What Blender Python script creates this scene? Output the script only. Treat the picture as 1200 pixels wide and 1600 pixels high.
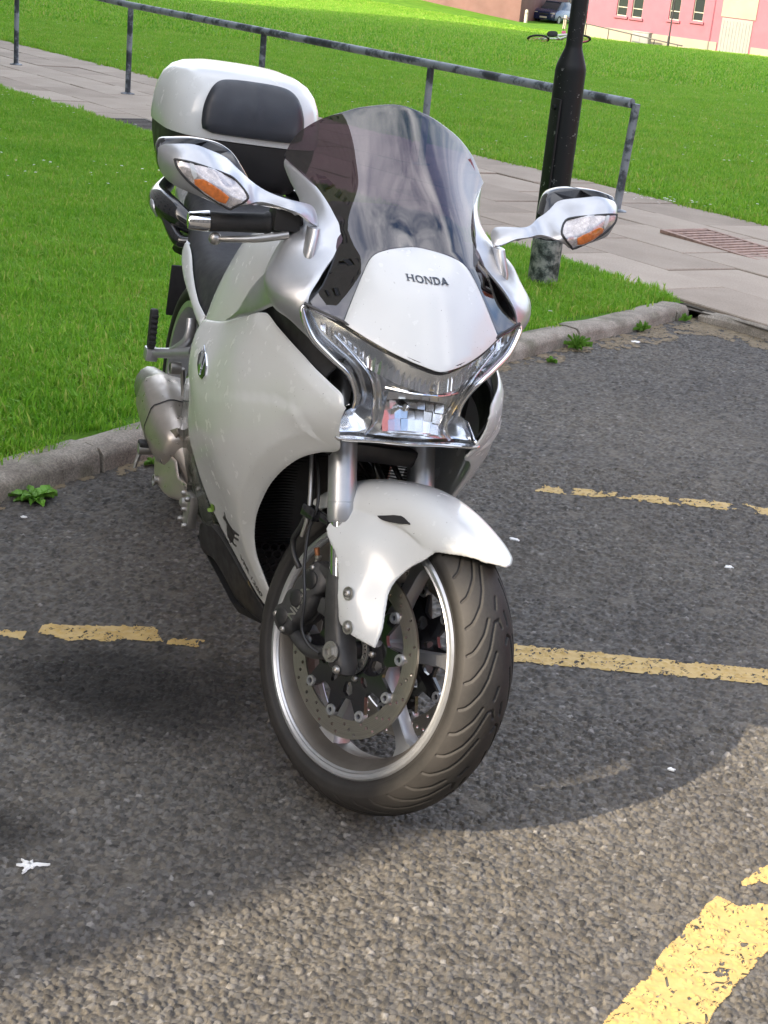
# Motorcycle parked beside a lawn: everything is built in code, no files are read.
import bpy, bmesh, math, random
import numpy as np
from mathutils import Matrix, Vector
from mathutils.geometry import delaunay_2d_cdt

scene = bpy.context.scene
for o in list(bpy.data.objects):
    bpy.data.objects.remove(o)
rad = math.radians

# ---------------------------------------------------------------- camera
CAM_H, PITCH, ROLL, F_PX = 1.5671, 0.36400, 0.10266, 2468.8
cd = bpy.data.cameras.new('camera')
cd.sensor_fit = 'VERTICAL'; cd.sensor_height = 24.0; cd.lens = 24.0 * F_PX / 1600.0
cd.clip_start = 0.05; cd.clip_end = 2000
cam = bpy.data.objects.new('camera', cd); scene.collection.objects.link(cam)
fw = Vector((0, math.cos(PITCH), -math.sin(PITCH))); up0 = Vector((0, math.sin(PITCH), math.cos(PITCH))); r0 = Vector((1, 0, 0))
rt = math.cos(ROLL) * r0 + math.sin(ROLL) * up0; up = -math.sin(ROLL) * r0 + math.cos(ROLL) * up0
mw = Matrix.Identity(4)
for i, c in enumerate((rt, up, -fw)):
    for j in range(3): mw[j][i] = c[j]
mw.translation = (0, 0, CAM_H)
cam.matrix_world = mw
scene.camera = cam
scene.render.resolution_x, scene.render.resolution_y = 768, 1024

# ---------------------------------------------------------------- sky and sun
SUN_DIR = Vector((-0.76, -0.65, 0)).normalized()          # horizontal direction towards the sun
SUN_EL = rad(32)
sun_vec = SUN_DIR * math.cos(SUN_EL) + Vector((0, 0, math.sin(SUN_EL)))
world = bpy.data.worlds.new('World'); scene.world = world; world.use_nodes = True
wn = world.node_tree.nodes; wl = world.node_tree.links
bg = wn['Background']
sky = wn.new('ShaderNodeTexSky'); sky.sky_type = 'NISHITA'; sky.sun_disc = False
sky.sun_elevation = SUN_EL; sky.sun_rotation = math.atan2(SUN_DIR.x, SUN_DIR.y)
sky.air_density = 0.85; sky.dust_density = 2.5; sky.ozone_density = 0.6
# broken cloud over the whole sky
wc = wn.new('ShaderNodeTexCoord'); wm = wn.new('ShaderNodeMapping'); wm.inputs['Scale'].default_value = (1, 1, 2.2); wl.new(wc.outputs['Generated'], wm.inputs[0])
cn = wn.new('ShaderNodeTexNoise'); cn.inputs['Scale'].default_value = 1.7; cn.inputs['Detail'].default_value = 4; cn.inputs['Roughness'].default_value = .58; cn.inputs['Distortion'].default_value = .4; wl.new(wm.outputs[0], cn.inputs['Vector'])
cr = wn.new('ShaderNodeValToRGB'); cr.color_ramp.elements[0].position = .40; cr.color_ramp.elements[1].position = .70; cr.color_ramp.elements[1].color = (.9, .9, .9, 1); wl.new(cn.outputs['Fac'], cr.inputs['Fac'])
cm = wn.new('ShaderNodeMixRGB'); wl.new(cr.outputs[0], cm.inputs[0]); wl.new(sky.outputs[0], cm.inputs[1]); cm.inputs[2].default_value = (8.0, 8.0, 8.2, 1)
wl.new(cm.outputs[0], bg.inputs['Color']); bg.inputs['Strength'].default_value = 0.15
sd = bpy.data.lights.new('sun', 'SUN'); sd.energy = 2.9; sd.angle = rad(0.5); sd.color = (1.0, 0.85, 0.65)
sun = bpy.data.objects.new('sun', sd); scene.collection.objects.link(sun)
sun.rotation_euler = sun_vec.to_track_quat('Z', 'Y').to_euler()
sun.location = (-8, 4, 14)
vs = scene.view_settings
vs.view_transform = 'Standard'; vs.look = 'None'; vs.gamma = 1.0; vs.use_curve_mapping = False
vs.exposure = 1.72
scene.render.engine = 'CYCLES'
scene.cycles.max_bounces = 8; scene.cycles.transparent_max_bounces = 16
PANELS = {"nose":{"axis":"x","ctrl":[[0.071,0.0,0.852],[-0.058,0.0,0.98],[-0.136,0.0,1.017],[-0.108,0.088,0.998],[-0.037,0.145,0.891],[-0.081,0.2,0.902],[0.026,0.08,0.868],[-0.166,0.138,1.009],[-0.35,0.0,1.235],[-0.377,0.18,1.156],[-0.364,0.197,1.122],[-0.262,0.163,1.058],[-0.238,0.0,1.125],[-0.252,0.09,1.112],[-0.108,-0.088,0.998],[-0.037,-0.145,0.891],[-0.081,-0.2,0.902],[0.026,-0.08,0.868],[-0.166,-0.138,1.009],[-0.377,-0.18,1.156],[-0.364,-0.197,1.122],[-0.262,-0.163,1.058],[-0.252,-0.09,1.112]],"out":[[-0.1359,0.0001,1.0171],[-0.1213,-0.0462,1.0132],[-0.1131,-0.0748,1.0054],[-0.1074,-0.0882,0.9974],[-0.0998,-0.0971,0.9871],[-0.0817,-0.1113,0.962],[-0.0584,-0.1296,0.9247],[-0.0384,-0.1442,0.8929],[-0.0055,-0.1133,0.8802],[0.0245,-0.081,0.8691],[0.0506,-0.0481,0.8605],[0.0632,-0.0264,0.856],[0.0713,-0.0019,0.8515]]},"screen":{"axis":"x","ctrl":[[0.071,0.0,0.852],[-0.058,0.0,0.98],[-0.136,0.0,1.017],[-0.108,0.088,0.998],[-0.037,0.145,0.891],[-0.081,0.2,0.902],[0.026,0.08,0.868],[-0.166,0.138,1.009],[-0.35,0.0,1.235],[-0.377,0.18,1.156],[-0.364,0.197,1.122],[-0.262,0.163,1.058],[-0.238,0.0,1.125],[-0.252,0.09,1.112],[-0.108,-0.088,0.998],[-0.037,-0.145,0.891],[-0.081,-0.2,0.902],[0.026,-0.08,0.868],[-0.166,-0.138,1.009],[-0.377,-0.18,1.156],[-0.364,-0.197,1.122],[-0.262,-0.163,1.058],[-0.252,-0.09,1.112]],"out":[[-0.3487,-0.0004,1.2338],[-0.3513,-0.0622,1.2218],[-0.3561,-0.0954,1.2087],[-0.3664,-0.1377,1.1867],[-0.3713,-0.1689,1.1612],[-0.3694,-0.1825,1.1437],[-0.3617,-0.1934,1.1228],[-0.3559,-0.1983,1.1127],[-0.3246,-0.1792,1.0986],[-0.2884,-0.1603,1.0822],[-0.2322,-0.1407,1.053],[-0.1987,-0.1333,1.0346],[-0.1797,-0.1333,1.0216],[-0.1548,-0.1406,0.9992],[-0.1386,-0.1557,0.9765],[-0.1185,-0.1786,0.9453],[-0.0945,-0.1978,0.9146],[-0.0856,-0.2011,0.9054],[-0.0609,-0.1738,0.8976],[-0.0384,-0.1442,0.8929],[-0.0584,-0.1296,0.9247],[-0.0817,-0.1113,0.962],[-0.0998,-0.0971,0.9871],[-0.1074,-0.0882,0.9974],[-0.1131,-0.0748,1.0054],[-0.1213,-0.0462,1.0132],[-0.1359,0.0001,1.0171]]},"lens":{"axis":"x","ctrl":[[0.071,0.0,0.852],[-0.037,0.145,0.891],[-0.081,0.2,0.902],[0.026,0.08,0.868],[0.007,0.0,0.708],[-0.008,0.126,0.706],[0.055,0.0,0.785],[0.03,0.055,0.785],[-0.049,0.151,0.832],[-0.035,0.12,0.806],[-0.036,0.104,0.777],[-0.043,0.1,0.747],[0.0,0.06,0.7],[0.03,0.0,0.735],[-0.037,-0.145,0.891],[-0.081,-0.2,0.902],[0.026,-0.08,0.868],[-0.008,-0.126,0.706],[0.03,-0.055,0.785],[-0.049,-0.151,0.832],[-0.035,-0.12,0.806],[-0.036,-0.104,0.777],[-0.043,-0.1,0.747],[0.0,-0.06,0.7]],"out":[[0.071,-0.0017,0.8514],[0.0643,-0.0269,0.8563],[0.0517,-0.0486,0.8609],[0.0249,-0.0811,0.8692],[-0.0066,-0.1129,0.8799],[-0.0367,-0.1446,0.8922],[-0.0618,-0.1736,0.8985],[-0.0826,-0.2022,0.9072],[-0.0828,-0.2038,0.8958],[-0.0685,-0.1845,0.8574],[-0.0496,-0.1507,0.8282],[-0.0355,-0.1196,0.804],[-0.0374,-0.1015,0.7702],[-0.042,-0.1003,0.7443],[-0.037,-0.1201,0.7341],[-0.0123,-0.1283,0.7104],[-0.004,-0.1291,0.7004],[-0.0004,-0.0601,0.7014],[0.0048,0.0049,0.7014]]},"silver":{"axis":"y","ctrl":[[-0.081,-0.2,0.901],[-0.166,-0.138,1.009],[-0.173,-0.179,1.005],[-0.364,-0.197,1.122],[-0.262,-0.163,1.058],[-0.165,-0.253,0.935],[-0.196,-0.232,0.97],[-0.12,-0.235,0.912],[-0.055,-0.152,0.832],[-0.045,-0.112,0.78],[-0.2009,-0.222,0.8744],[-0.3228,-0.226,0.8263],[-0.4688,-0.24,0.7732],[-0.3883,-0.235,0.8191],[-0.3039,-0.2,0.9546],[-0.256,-0.187,1.0201],[-0.1072,-0.19,0.8518],[-0.3084,-0.215,0.901]],"out":[[-0.3611,-0.1978,1.1107],[-0.3571,-0.198,1.0975],[-0.3291,-0.1882,1.0713],[-0.2875,-0.1787,1.0457],[-0.2577,-0.1857,1.0222],[-0.25,-0.2,0.985],[-0.3,-0.226,0.93],[-0.35,-0.234,0.875],[-0.3884,-0.235,0.8191],[-0.4688,-0.24,0.7732],[-0.3988,-0.2346,0.7989],[-0.3228,-0.226,0.8263],[-0.2578,-0.2167,0.8576],[-0.2,-0.222,0.873],[-0.1304,-0.2193,0.8725],[-0.107,-0.1901,0.8518],[-0.08,-0.1672,0.8351],[-0.0579,-0.144,0.8171],[-0.0459,-0.1202,0.7927],[-0.045,-0.1035,0.7618],[-0.0351,-0.1193,0.8019],[-0.0552,-0.1488,0.8267],[-0.082,-0.1801,0.854],[-0.0853,-0.2023,0.8907],[-0.0839,-0.202,0.908],[-0.0865,-0.2007,0.9186],[-0.0994,-0.1848,0.9493],[-0.127,-0.1596,0.9789],[-0.1531,-0.1412,0.9995],[-0.1746,-0.135,1.0225],[-0.1894,-0.1364,1.0362],[-0.2224,-0.1438,1.0546],[-0.2852,-0.1612,1.0827],[-0.3247,-0.1792,1.0986]]},"white":{"axis":"y","ctrl":[[-0.6362,-0.235,0.7323],[-0.5208,-0.23,0.7587],[-0.3718,-0.225,0.8083],[-0.2785,-0.215,0.8415],[-0.2127,-0.208,0.8337],[-0.1566,-0.199,0.8243],[-0.0953,-0.186,0.813],[-0.0471,-0.171,0.7999],[-0.0218,-0.156,0.7895],[0.0025,-0.142,0.7788],[0.0153,-0.138,0.7593],[-0.0126,-0.126,0.6835],[-0.0305,-0.126,0.6666],[-0.0527,-0.146,0.6563],[-0.0942,-0.17,0.6279],[-0.1574,-0.185,0.5708],[-0.2102,-0.187,0.5116],[-0.2697,-0.177,0.4261],[-0.2908,-0.16,0.3633],[-0.2839,-0.14,0.3209],[-0.2741,-0.12,0.2835],[-0.3203,-0.11,0.2347],[-0.4307,-0.155,0.2997],[-0.501,-0.195,0.3651],[-0.5466,-0.225,0.4319],[-0.5813,-0.25,0.5143],[-0.5658,-0.262,0.6021],[-0.6267,-0.25,0.7093],[-0.25,-0.25,0.68],[-0.4,-0.265,0.64],[-0.12,-0.208,0.72],[-0.055,-0.182,0.72],[-0.4,-0.225,0.47],[-0.53,-0.27,0.66],[-0.3,-0.222,0.5]],"out":[[-0.6362,-0.235,0.7323],[-0.5208,-0.23,0.7587],[-0.3718,-0.225,0.8083],[-0.2785,-0.215,0.8415],[-0.2127,-0.208,0.8337],[-0.1566,-0.199,0.8243],[-0.0953,-0.186,0.813],[-0.0471,-0.171,0.7999],[-0.0218,-0.156,0.7895],[0.0025,-0.142,0.7788],[0.0153,-0.138,0.7593],[-0.0126,-0.126,0.6835],[-0.0305,-0.126,0.6666],[-0.0527,-0.146,0.6563],[-0.0942,-0.17,0.6279],[-0.1574,-0.185,0.5708],[-0.2102,-0.187,0.5116],[-0.2697,-0.177,0.4261],[-0.2908,-0.16,0.3633],[-0.2839,-0.14,0.3209],[-0.2741,-0.12,0.2835],[-0.3203,-0.11,0.2347],[-0.4307,-0.155,0.2997],[-0.501,-0.195,0.3651],[-0.5466,-0.225,0.4319],[-0.5813,-0.25,0.5143],[-0.5658,-0.262,0.6021],[-0.6267,-0.25,0.7093]]},"mirror":{"axis":"x","ctrl":[[-0.272,-0.446,1.085],[-0.243,-0.394,1.127],[-0.25,-0.32,1.098],[-0.232,-0.278,1.07],[-0.2,-0.175,1.05],[-0.165,-0.178,1.012],[-0.225,-0.422,1.095],[-0.186,-0.302,1.061],[-0.19,-0.321,1.038],[-0.21,-0.389,1.059],[-0.178,-0.225,1.058],[-0.195,-0.35,1.08]],"out":[[-0.2686,-0.4441,1.1117],[-0.2604,-0.4346,1.1208],[-0.2449,-0.3932,1.1285],[-0.2476,-0.357,1.1217],[-0.263,-0.3235,1.11],[-0.2531,-0.3018,1.0944],[-0.2419,-0.2768,1.0772],[-0.2142,-0.2524,1.0675],[-0.1914,-0.2008,1.0611],[-0.2038,-0.174,1.0539],[-0.1928,-0.1663,1.0378],[-0.1781,-0.1681,1.0227],[-0.1746,-0.1841,1.0285],[-0.1696,-0.2099,1.0434],[-0.1788,-0.2416,1.0491],[-0.1954,-0.2763,1.0496],[-0.1838,-0.311,1.0425],[-0.1916,-0.3295,1.0344],[-0.1966,-0.3623,1.0451],[-0.2276,-0.4119,1.0563],[-0.2493,-0.4325,1.0685],[-0.2639,-0.4422,1.0888]]},"indicator":{"axis":"x","ctrl":[[-0.272,-0.446,1.085],[-0.243,-0.394,1.127],[-0.25,-0.32,1.098],[-0.232,-0.278,1.07],[-0.2,-0.175,1.05],[-0.165,-0.178,1.012],[-0.225,-0.422,1.095],[-0.186,-0.302,1.061],[-0.19,-0.321,1.038],[-0.21,-0.389,1.059],[-0.178,-0.225,1.058],[-0.195,-0.35,1.08]],"out":[[-0.2318,-0.4236,1.1031],[-0.2156,-0.3938,1.1031],[-0.2198,-0.3364,1.0908],[-0.2206,-0.3158,1.0821],[-0.1958,-0.3001,1.0655],[-0.1838,-0.3018,1.0567],[-0.1888,-0.321,1.0414],[-0.1916,-0.3334,1.0384],[-0.2085,-0.3904,1.0657],[-0.2208,-0.4173,1.0885]]},"amber":{"axis":"x","ctrl":[[-0.272,-0.446,1.085],[-0.243,-0.394,1.127],[-0.25,-0.32,1.098],[-0.232,-0.278,1.07],[-0.2,-0.175,1.05],[-0.165,-0.178,1.012],[-0.225,-0.422,1.095],[-0.186,-0.302,1.061],[-0.19,-0.321,1.038],[-0.21,-0.389,1.059],[-0.178,-0.225,1.058],[-0.195,-0.35,1.08]],"out":[[-0.2062,-0.3912,1.0769],[-0.1999,-0.3763,1.0799],[-0.19,-0.3467,1.0667],[-0.1887,-0.331,1.0568],[-0.1905,-0.3357,1.0449],[-0.1918,-0.3492,1.0475],[-0.1993,-0.3737,1.0596],[-0.2068,-0.3889,1.0684]]},"indsplit":{"axis":"x","ctrl":[[-0.272,-0.446,1.085],[-0.243,-0.394,1.127],[-0.25,-0.32,1.098],[-0.232,-0.278,1.07],[-0.2,-0.175,1.05],[-0.165,-0.178,1.012],[-0.225,-0.422,1.095],[-0.186,-0.302,1.061],[-0.19,-0.321,1.038],[-0.21,-0.389,1.059],[-0.178,-0.225,1.058],[-0.195,-0.35,1.08]],"out":[[-0.2167,-0.4002,1.1032],[-0.2148,-0.3938,1.1022],[-0.2044,-0.3869,1.0832],[-0.2062,-0.3912,1.0769],[-0.2091,-0.3977,1.0887]]},"mirrorback":{"axis":"x","ctrl":[[-0.272,-0.446,1.085],[-0.243,-0.394,1.127],[-0.25,-0.32,1.098],[-0.232,-0.278,1.07],[-0.2,-0.175,1.05],[-0.165,-0.178,1.012],[-0.225,-0.422,1.095],[-0.186,-0.302,1.061],[-0.19,-0.321,1.038],[-0.21,-0.389,1.059],[-0.178,-0.225,1.058],[-0.195,-0.35,1.08]],"out":[[-0.2676,-0.4446,1.1053],[-0.2706,-0.4426,1.1203],[-0.2676,-0.4353,1.1282],[-0.2556,-0.392,1.1367],[-0.2722,-0.3427,1.1325],[-0.2819,-0.3099,1.1184],[-0.2633,-0.293,1.0981],[-0.2435,-0.2826,1.0807],[-0.1991,-0.3113,1.0702],[-0.1903,-0.3508,1.0564],[-0.2183,-0.4004,1.0562],[-0.2521,-0.4347,1.0732]]},"wing":{"axis":"y","ctrl":[[0.078,-0.085,0.495],[0.064,-0.1,0.442],[0.095,-0.12,0.348],[0.012,-0.13,0.348],[-0.038,-0.13,0.431],[-0.1,-0.13,0.483],[0.006,-0.135,0.413],[0.032,-0.135,0.36],[-0.086,-0.1,0.536],[0.011,-0.08,0.548],[0.094,-0.075,0.55],[0.125,-0.072,0.546],[-0.03,-0.117,0.5]],"out":[[-0.1061,-0.1284,0.4877],[-0.1083,-0.1242,0.497],[-0.1024,-0.1109,0.5205],[-0.0849,-0.1005,0.535],[-0.0357,-0.092,0.5443],[0.0098,-0.0794,0.5499],[0.0577,-0.0758,0.5502],[0.0877,-0.0752,0.5502],[0.1133,-0.074,0.5435],[0.0992,-0.0788,0.5212],[0.0779,-0.085,0.4955],[0.066,-0.0929,0.4676],[0.0651,-0.0995,0.4424],[0.0792,-0.1078,0.412],[0.0928,-0.114,0.3815],[0.0958,-0.1199,0.3472],[0.0541,-0.1307,0.3487],[0.0224,-0.1322,0.3505],[0.0024,-0.1314,0.3558],[-0.0081,-0.1355,0.3819],[-0.0389,-0.1302,0.4301],[-0.0601,-0.1306,0.4578],[-0.0847,-0.1316,0.4718]]},"slot":{"axis":"y","ctrl":[[-0.067,-0.075,0.56],[0.03,-0.075,0.565],[-0.06,-0.085,0.54],[0.03,-0.085,0.54]],"out":[[-0.06,-0.0747,0.5612],[-0.0193,-0.0718,0.57],[0.0214,-0.0732,0.5688],[0.043,-0.0752,0.5646],[0.0117,-0.0796,0.5532],[-0.0261,-0.0823,0.5466]]},"bellyside":{"axis":"y","ctrl":[[-0.6736,-0.175,0.2707],[-0.679,-0.172,0.2461],[-0.6781,-0.165,0.2135],[-0.6642,-0.158,0.203],[-0.6098,-0.15,0.213],[-0.5518,-0.137,0.197],[-0.5001,-0.122,0.1732],[-0.4437,-0.112,0.173],[-0.3596,-0.096,0.1811],[-0.3514,-0.1,0.212],[-0.399,-0.125,0.2436],[-0.4978,-0.15,0.2799],[-0.5517,-0.165,0.2988],[-0.6112,-0.175,0.296]],"out":[[-0.6736,-0.175,0.2707],[-0.679,-0.172,0.2461],[-0.6781,-0.165,0.2135],[-0.6642,-0.158,0.203],[-0.6098,-0.15,0.213],[-0.5518,-0.137,0.197],[-0.5001,-0.122,0.1732],[-0.4437,-0.112,0.173],[-0.3596,-0.096,0.1811],[-0.3514,-0.1,0.212],[-0.399,-0.125,0.2436],[-0.4978,-0.15,0.2799],[-0.5517,-0.165,0.2988],[-0.6112,-0.175,0.296]]},"bellyledge":{"axis":"y","ctrl":[[-0.6053,-0.177,0.3012],[-0.5359,-0.172,0.3237],[-0.4868,-0.155,0.2973],[-0.3889,-0.13,0.2608],[-0.3425,-0.105,0.2302],[-0.3452,-0.102,0.2149],[-0.3919,-0.127,0.2454],[-0.4896,-0.152,0.2805],[-0.5425,-0.167,0.2982]],"out":[[-0.6053,-0.177,0.3012],[-0.5359,-0.172,0.3237],[-0.4868,-0.155,0.2973],[-0.3889,-0.13,0.2608],[-0.3425,-0.105,0.2302],[-0.3452,-0.102,0.2149],[-0.3919,-0.127,0.2454],[-0.4896,-0.152,0.2805],[-0.5425,-0.167,0.2982]]},"heelcover":{"axis":"y","ctrl":[[-0.8055,-0.25,0.432],[-0.7541,-0.235,0.4579],[-0.7506,-0.23,0.4463],[-0.7824,-0.232,0.4115],[-0.7736,-0.235,0.3877],[-0.7432,-0.228,0.3857],[-0.7121,-0.225,0.3574],[-0.6784,-0.215,0.3574],[-0.68,-0.212,0.326],[-0.704,-0.222,0.3102],[-0.7477,-0.238,0.303],[-0.795,-0.25,0.3114],[-0.8247,-0.255,0.3273],[-0.8279,-0.256,0.3639],[-0.8167,-0.253,0.4041]],"out":[[-0.8055,-0.25,0.432],[-0.7541,-0.235,0.4579],[-0.7506,-0.23,0.4463],[-0.7824,-0.232,0.4115],[-0.7736,-0.235,0.3877],[-0.7432,-0.228,0.3857],[-0.7121,-0.225,0.3574],[-0.6784,-0.215,0.3574],[-0.68,-0.212,0.326],[-0.704,-0.222,0.3102],[-0.7477,-0.238,0.303],[-0.795,-0.25,0.3114],[-0.8247,-0.255,0.3273],[-0.8279,-0.256,0.3639],[-0.8167,-0.253,0.4041]]},"tailstrip":{"axis":"y","ctrl":[[-1.0422,-0.2,0.809],[-1.0403,-0.206,0.7839],[-1.0154,-0.21,0.7643],[-0.9509,-0.214,0.7385],[-0.8217,-0.22,0.7105],[-0.7059,-0.226,0.6964],[-0.7131,-0.218,0.72],[-0.8251,-0.212,0.7302],[-0.9202,-0.206,0.7612],[-0.9913,-0.2,0.7957]],"out":[[-1.0422,-0.2,0.809],[-1.0403,-0.206,0.7839],[-1.0154,-0.21,0.7643],[-0.9509,-0.214,0.7385],[-0.8217,-0.22,0.7105],[-0.7059,-0.226,0.6964],[-0.7131,-0.218,0.72],[-0.8251,-0.212,0.7302],[-0.9202,-0.206,0.7612],[-0.9913,-0.2,0.7957]]},"enginecase":{"axis":"y","ctrl":[[-0.7831,-0.215,0.6107],[-0.81,-0.215,0.5448],[-0.8206,-0.212,0.4829],[-0.8962,-0.2,0.3828],[-0.8728,-0.195,0.3299],[-0.7811,-0.195,0.3105],[-0.6943,-0.19,0.2992],[-0.6169,-0.18,0.2905],[-0.5584,-0.17,0.306],[-0.5536,-0.185,0.3476],[-0.5907,-0.21,0.4107],[-0.6258,-0.232,0.489],[-0.6267,-0.24,0.5721],[-0.6506,-0.235,0.6342]],"out":[[-0.7831,-0.215,0.6107],[-0.81,-0.215,0.5448],[-0.8206,-0.212,0.4829],[-0.8962,-0.2,0.3828],[-0.8728,-0.195,0.3299],[-0.7811,-0.195,0.3105],[-0.6943,-0.19,0.2992],[-0.6169,-0.18,0.2905],[-0.5584,-0.17,0.306],[-0.5536,-0.185,0.3476],[-0.5907,-0.21,0.4107],[-0.6258,-0.232,0.489],[-0.6267,-0.24,0.5721],[-0.6506,-0.235,0.6342]]},"goat":{"axis":"y","ctrl":[[-0.6362,-0.235,0.7323],[-0.5208,-0.23,0.7587],[-0.3718,-0.225,0.8083],[-0.2785,-0.215,0.8415],[-0.2127,-0.208,0.8337],[-0.1566,-0.199,0.8243],[-0.0953,-0.186,0.813],[-0.0471,-0.171,0.7999],[-0.0218,-0.156,0.7895],[0.0025,-0.142,0.7788],[0.0153,-0.138,0.7593],[-0.0126,-0.126,0.6835],[-0.0305,-0.126,0.6666],[-0.0527,-0.146,0.6563],[-0.0942,-0.17,0.6279],[-0.1574,-0.185,0.5708],[-0.2102,-0.187,0.5116],[-0.2697,-0.177,0.4261],[-0.2908,-0.16,0.3633],[-0.2839,-0.14,0.3209],[-0.2741,-0.12,0.2835],[-0.3203,-0.11,0.2347],[-0.4307,-0.155,0.2997],[-0.501,-0.195,0.3651],[-0.5466,-0.225,0.4319],[-0.5813,-0.25,0.5143],[-0.5658,-0.262,0.6021],[-0.6267,-0.25,0.7093],[-0.25,-0.25,0.68],[-0.4,-0.265,0.64],[-0.12,-0.208,0.72],[-0.055,-0.182,0.72],[-0.4,-0.225,0.47],[-0.53,-0.27,0.66],[-0.3,-0.222,0.5]],"out":[[-0.4308,-0.1909,0.3797],[-0.406,-0.1944,0.3951],[-0.4011,-0.1975,0.4037],[-0.3979,-0.1947,0.3983],[-0.401,-0.1918,0.3906],[-0.3903,-0.1869,0.3828],[-0.3736,-0.1822,0.3775],[-0.3559,-0.181,0.3807],[-0.3302,-0.1779,0.3842],[-0.3357,-0.1766,0.3786],[-0.366,-0.1782,0.3709],[-0.3769,-0.1757,0.362],[-0.3475,-0.1736,0.3671],[-0.3571,-0.1718,0.3597],[-0.3895,-0.1729,0.3521],[-0.4069,-0.1693,0.3394],[-0.4053,-0.1671,0.3349],[-0.3823,-0.1666,0.3404],[-0.3947,-0.1644,0.3322],[-0.4177,-0.165,0.3267],[-0.4171,-0.1681,0.3337],[-0.4388,-0.1659,0.3216],[-0.4365,-0.1689,0.3292],[-0.4419,-0.1725,0.3352],[-0.4315,-0.1785,0.3518],[-0.4142,-0.1848,0.3711],[-0.4136,-0.1885,0.3795],[-0.4255,-0.1887,0.3764]]},"badge":{"axis":"y","ctrl":[[-0.6362,-0.235,0.7323],[-0.5208,-0.23,0.7587],[-0.3718,-0.225,0.8083],[-0.2785,-0.215,0.8415],[-0.2127,-0.208,0.8337],[-0.1566,-0.199,0.8243],[-0.0953,-0.186,0.813],[-0.0471,-0.171,0.7999],[-0.0218,-0.156,0.7895],[0.0025,-0.142,0.7788],[0.0153,-0.138,0.7593],[-0.0126,-0.126,0.6835],[-0.0305,-0.126,0.6666],[-0.0527,-0.146,0.6563],[-0.0942,-0.17,0.6279],[-0.1574,-0.185,0.5708],[-0.2102,-0.187,0.5116],[-0.2697,-0.177,0.4261],[-0.2908,-0.16,0.3633],[-0.2839,-0.14,0.3209],[-0.2741,-0.12,0.2835],[-0.3203,-0.11,0.2347],[-0.4307,-0.155,0.2997],[-0.501,-0.195,0.3651],[-0.5466,-0.225,0.4319],[-0.5813,-0.25,0.5143],[-0.5658,-0.262,0.6021],[-0.6267,-0.25,0.7093],[-0.25,-0.25,0.68],[-0.4,-0.265,0.64],[-0.12,-0.208,0.72],[-0.055,-0.182,0.72],[-0.4,-0.225,0.47],[-0.53,-0.27,0.66],[-0.3,-0.222,0.5]],"out":[[-0.5134,-0.2575,0.7009],[-0.4841,-0.2573,0.7003],[-0.4506,-0.2605,0.6879],[-0.4361,-0.2638,0.6701],[-0.4471,-0.266,0.6575],[-0.472,-0.2672,0.6588],[-0.4979,-0.2662,0.6733],[-0.5172,-0.2617,0.6903]]},"leaf":{"axis":"y","ctrl":[[-0.6362,-0.235,0.7323],[-0.5208,-0.23,0.7587],[-0.3718,-0.225,0.8083],[-0.2785,-0.215,0.8415],[-0.2127,-0.208,0.8337],[-0.1566,-0.199,0.8243],[-0.0953,-0.186,0.813],[-0.0471,-0.171,0.7999],[-0.0218,-0.156,0.7895],[0.0025,-0.142,0.7788],[0.0153,-0.138,0.7593],[-0.0126,-0.126,0.6835],[-0.0305,-0.126,0.6666],[-0.0527,-0.146,0.6563],[-0.0942,-0.17,0.6279],[-0.1574,-0.185,0.5708],[-0.2102,-0.187,0.5116],[-0.2697,-0.177,0.4261],[-0.2908,-0.16,0.3633],[-0.2839,-0.14,0.3209],[-0.2741,-0.12,0.2835],[-0.3203,-0.11,0.2347],[-0.4307,-0.155,0.2997],[-0.501,-0.195,0.3651],[-0.5466,-0.225,0.4319],[-0.5813,-0.25,0.5143],[-0.5658,-0.262,0.6021],[-0.6267,-0.25,0.7093],[-0.25,-0.25,0.68],[-0.4,-0.265,0.64],[-0.12,-0.208,0.72],[-0.055,-0.182,0.72],[-0.4,-0.225,0.47],[-0.53,-0.27,0.66],[-0.3,-0.222,0.5]],"out":[[-0.4944,-0.2018,0.3843],[-0.4711,-0.2012,0.3907],[-0.4778,-0.1965,0.3771],[-0.5024,-0.1944,0.3632],[-0.5056,-0.1972,0.3689]]}}
# ---------------------------------------------------------------- helpers
COL = scene.collection
def link(name, me, parent=None, mw=None):
    o = bpy.data.objects.new(name, me); COL.objects.link(o)
    if parent is not None: o.parent = parent
    if mw is not None: o.matrix_local = mw
    return o
def tag(o, label=None, cat=None, group=None, kind=None):
    if label: o['label'] = label
    if cat: o['category'] = cat
    if group: o['group'] = group
    if kind: o['kind'] = kind
    return o
def empty(name, loc, rz=0):
    o = bpy.data.objects.new(name, None); COL.objects.link(o); o.location = loc; o.rotation_euler = (0, 0, rz); o.empty_display_size = .1
    return o
def to_mesh(name, V, F, mat, sharp=40):
    me = bpy.data.meshes.new(name)
    me.from_pydata([tuple(map(float, v)) for v in V], [], [tuple(int(i) for i in f) for f in F])
    me.validate(); me.update()
    if mat is not None: me.materials.append(mat)
    if sharp:
        me.shade_smooth(); me.set_sharp_from_angle(angle=rad(sharp))
    return me
def fast_mesh(name, V, Q, mat, smooth=False):
    """big meshes: V (n,3), Q (m,k) arrays"""
    me = bpy.data.meshes.new(name); V = np.asarray(V, np.float32); Q = np.asarray(Q, np.int32)
    m, k = Q.shape
    me.vertices.add(len(V)); me.vertices.foreach_set('co', V.ravel())
    me.loops.add(m * k); me.loops.foreach_set('vertex_index', Q.ravel())
    me.polygons.add(m); me.polygons.foreach_set('loop_start', np.arange(0, m * k, k, dtype=np.int32))
    me.update(calc_edges=True); me.validate()
    if mat is not None: me.materials.append(mat)
    if smooth: me.shade_smooth()
    return me
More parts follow.
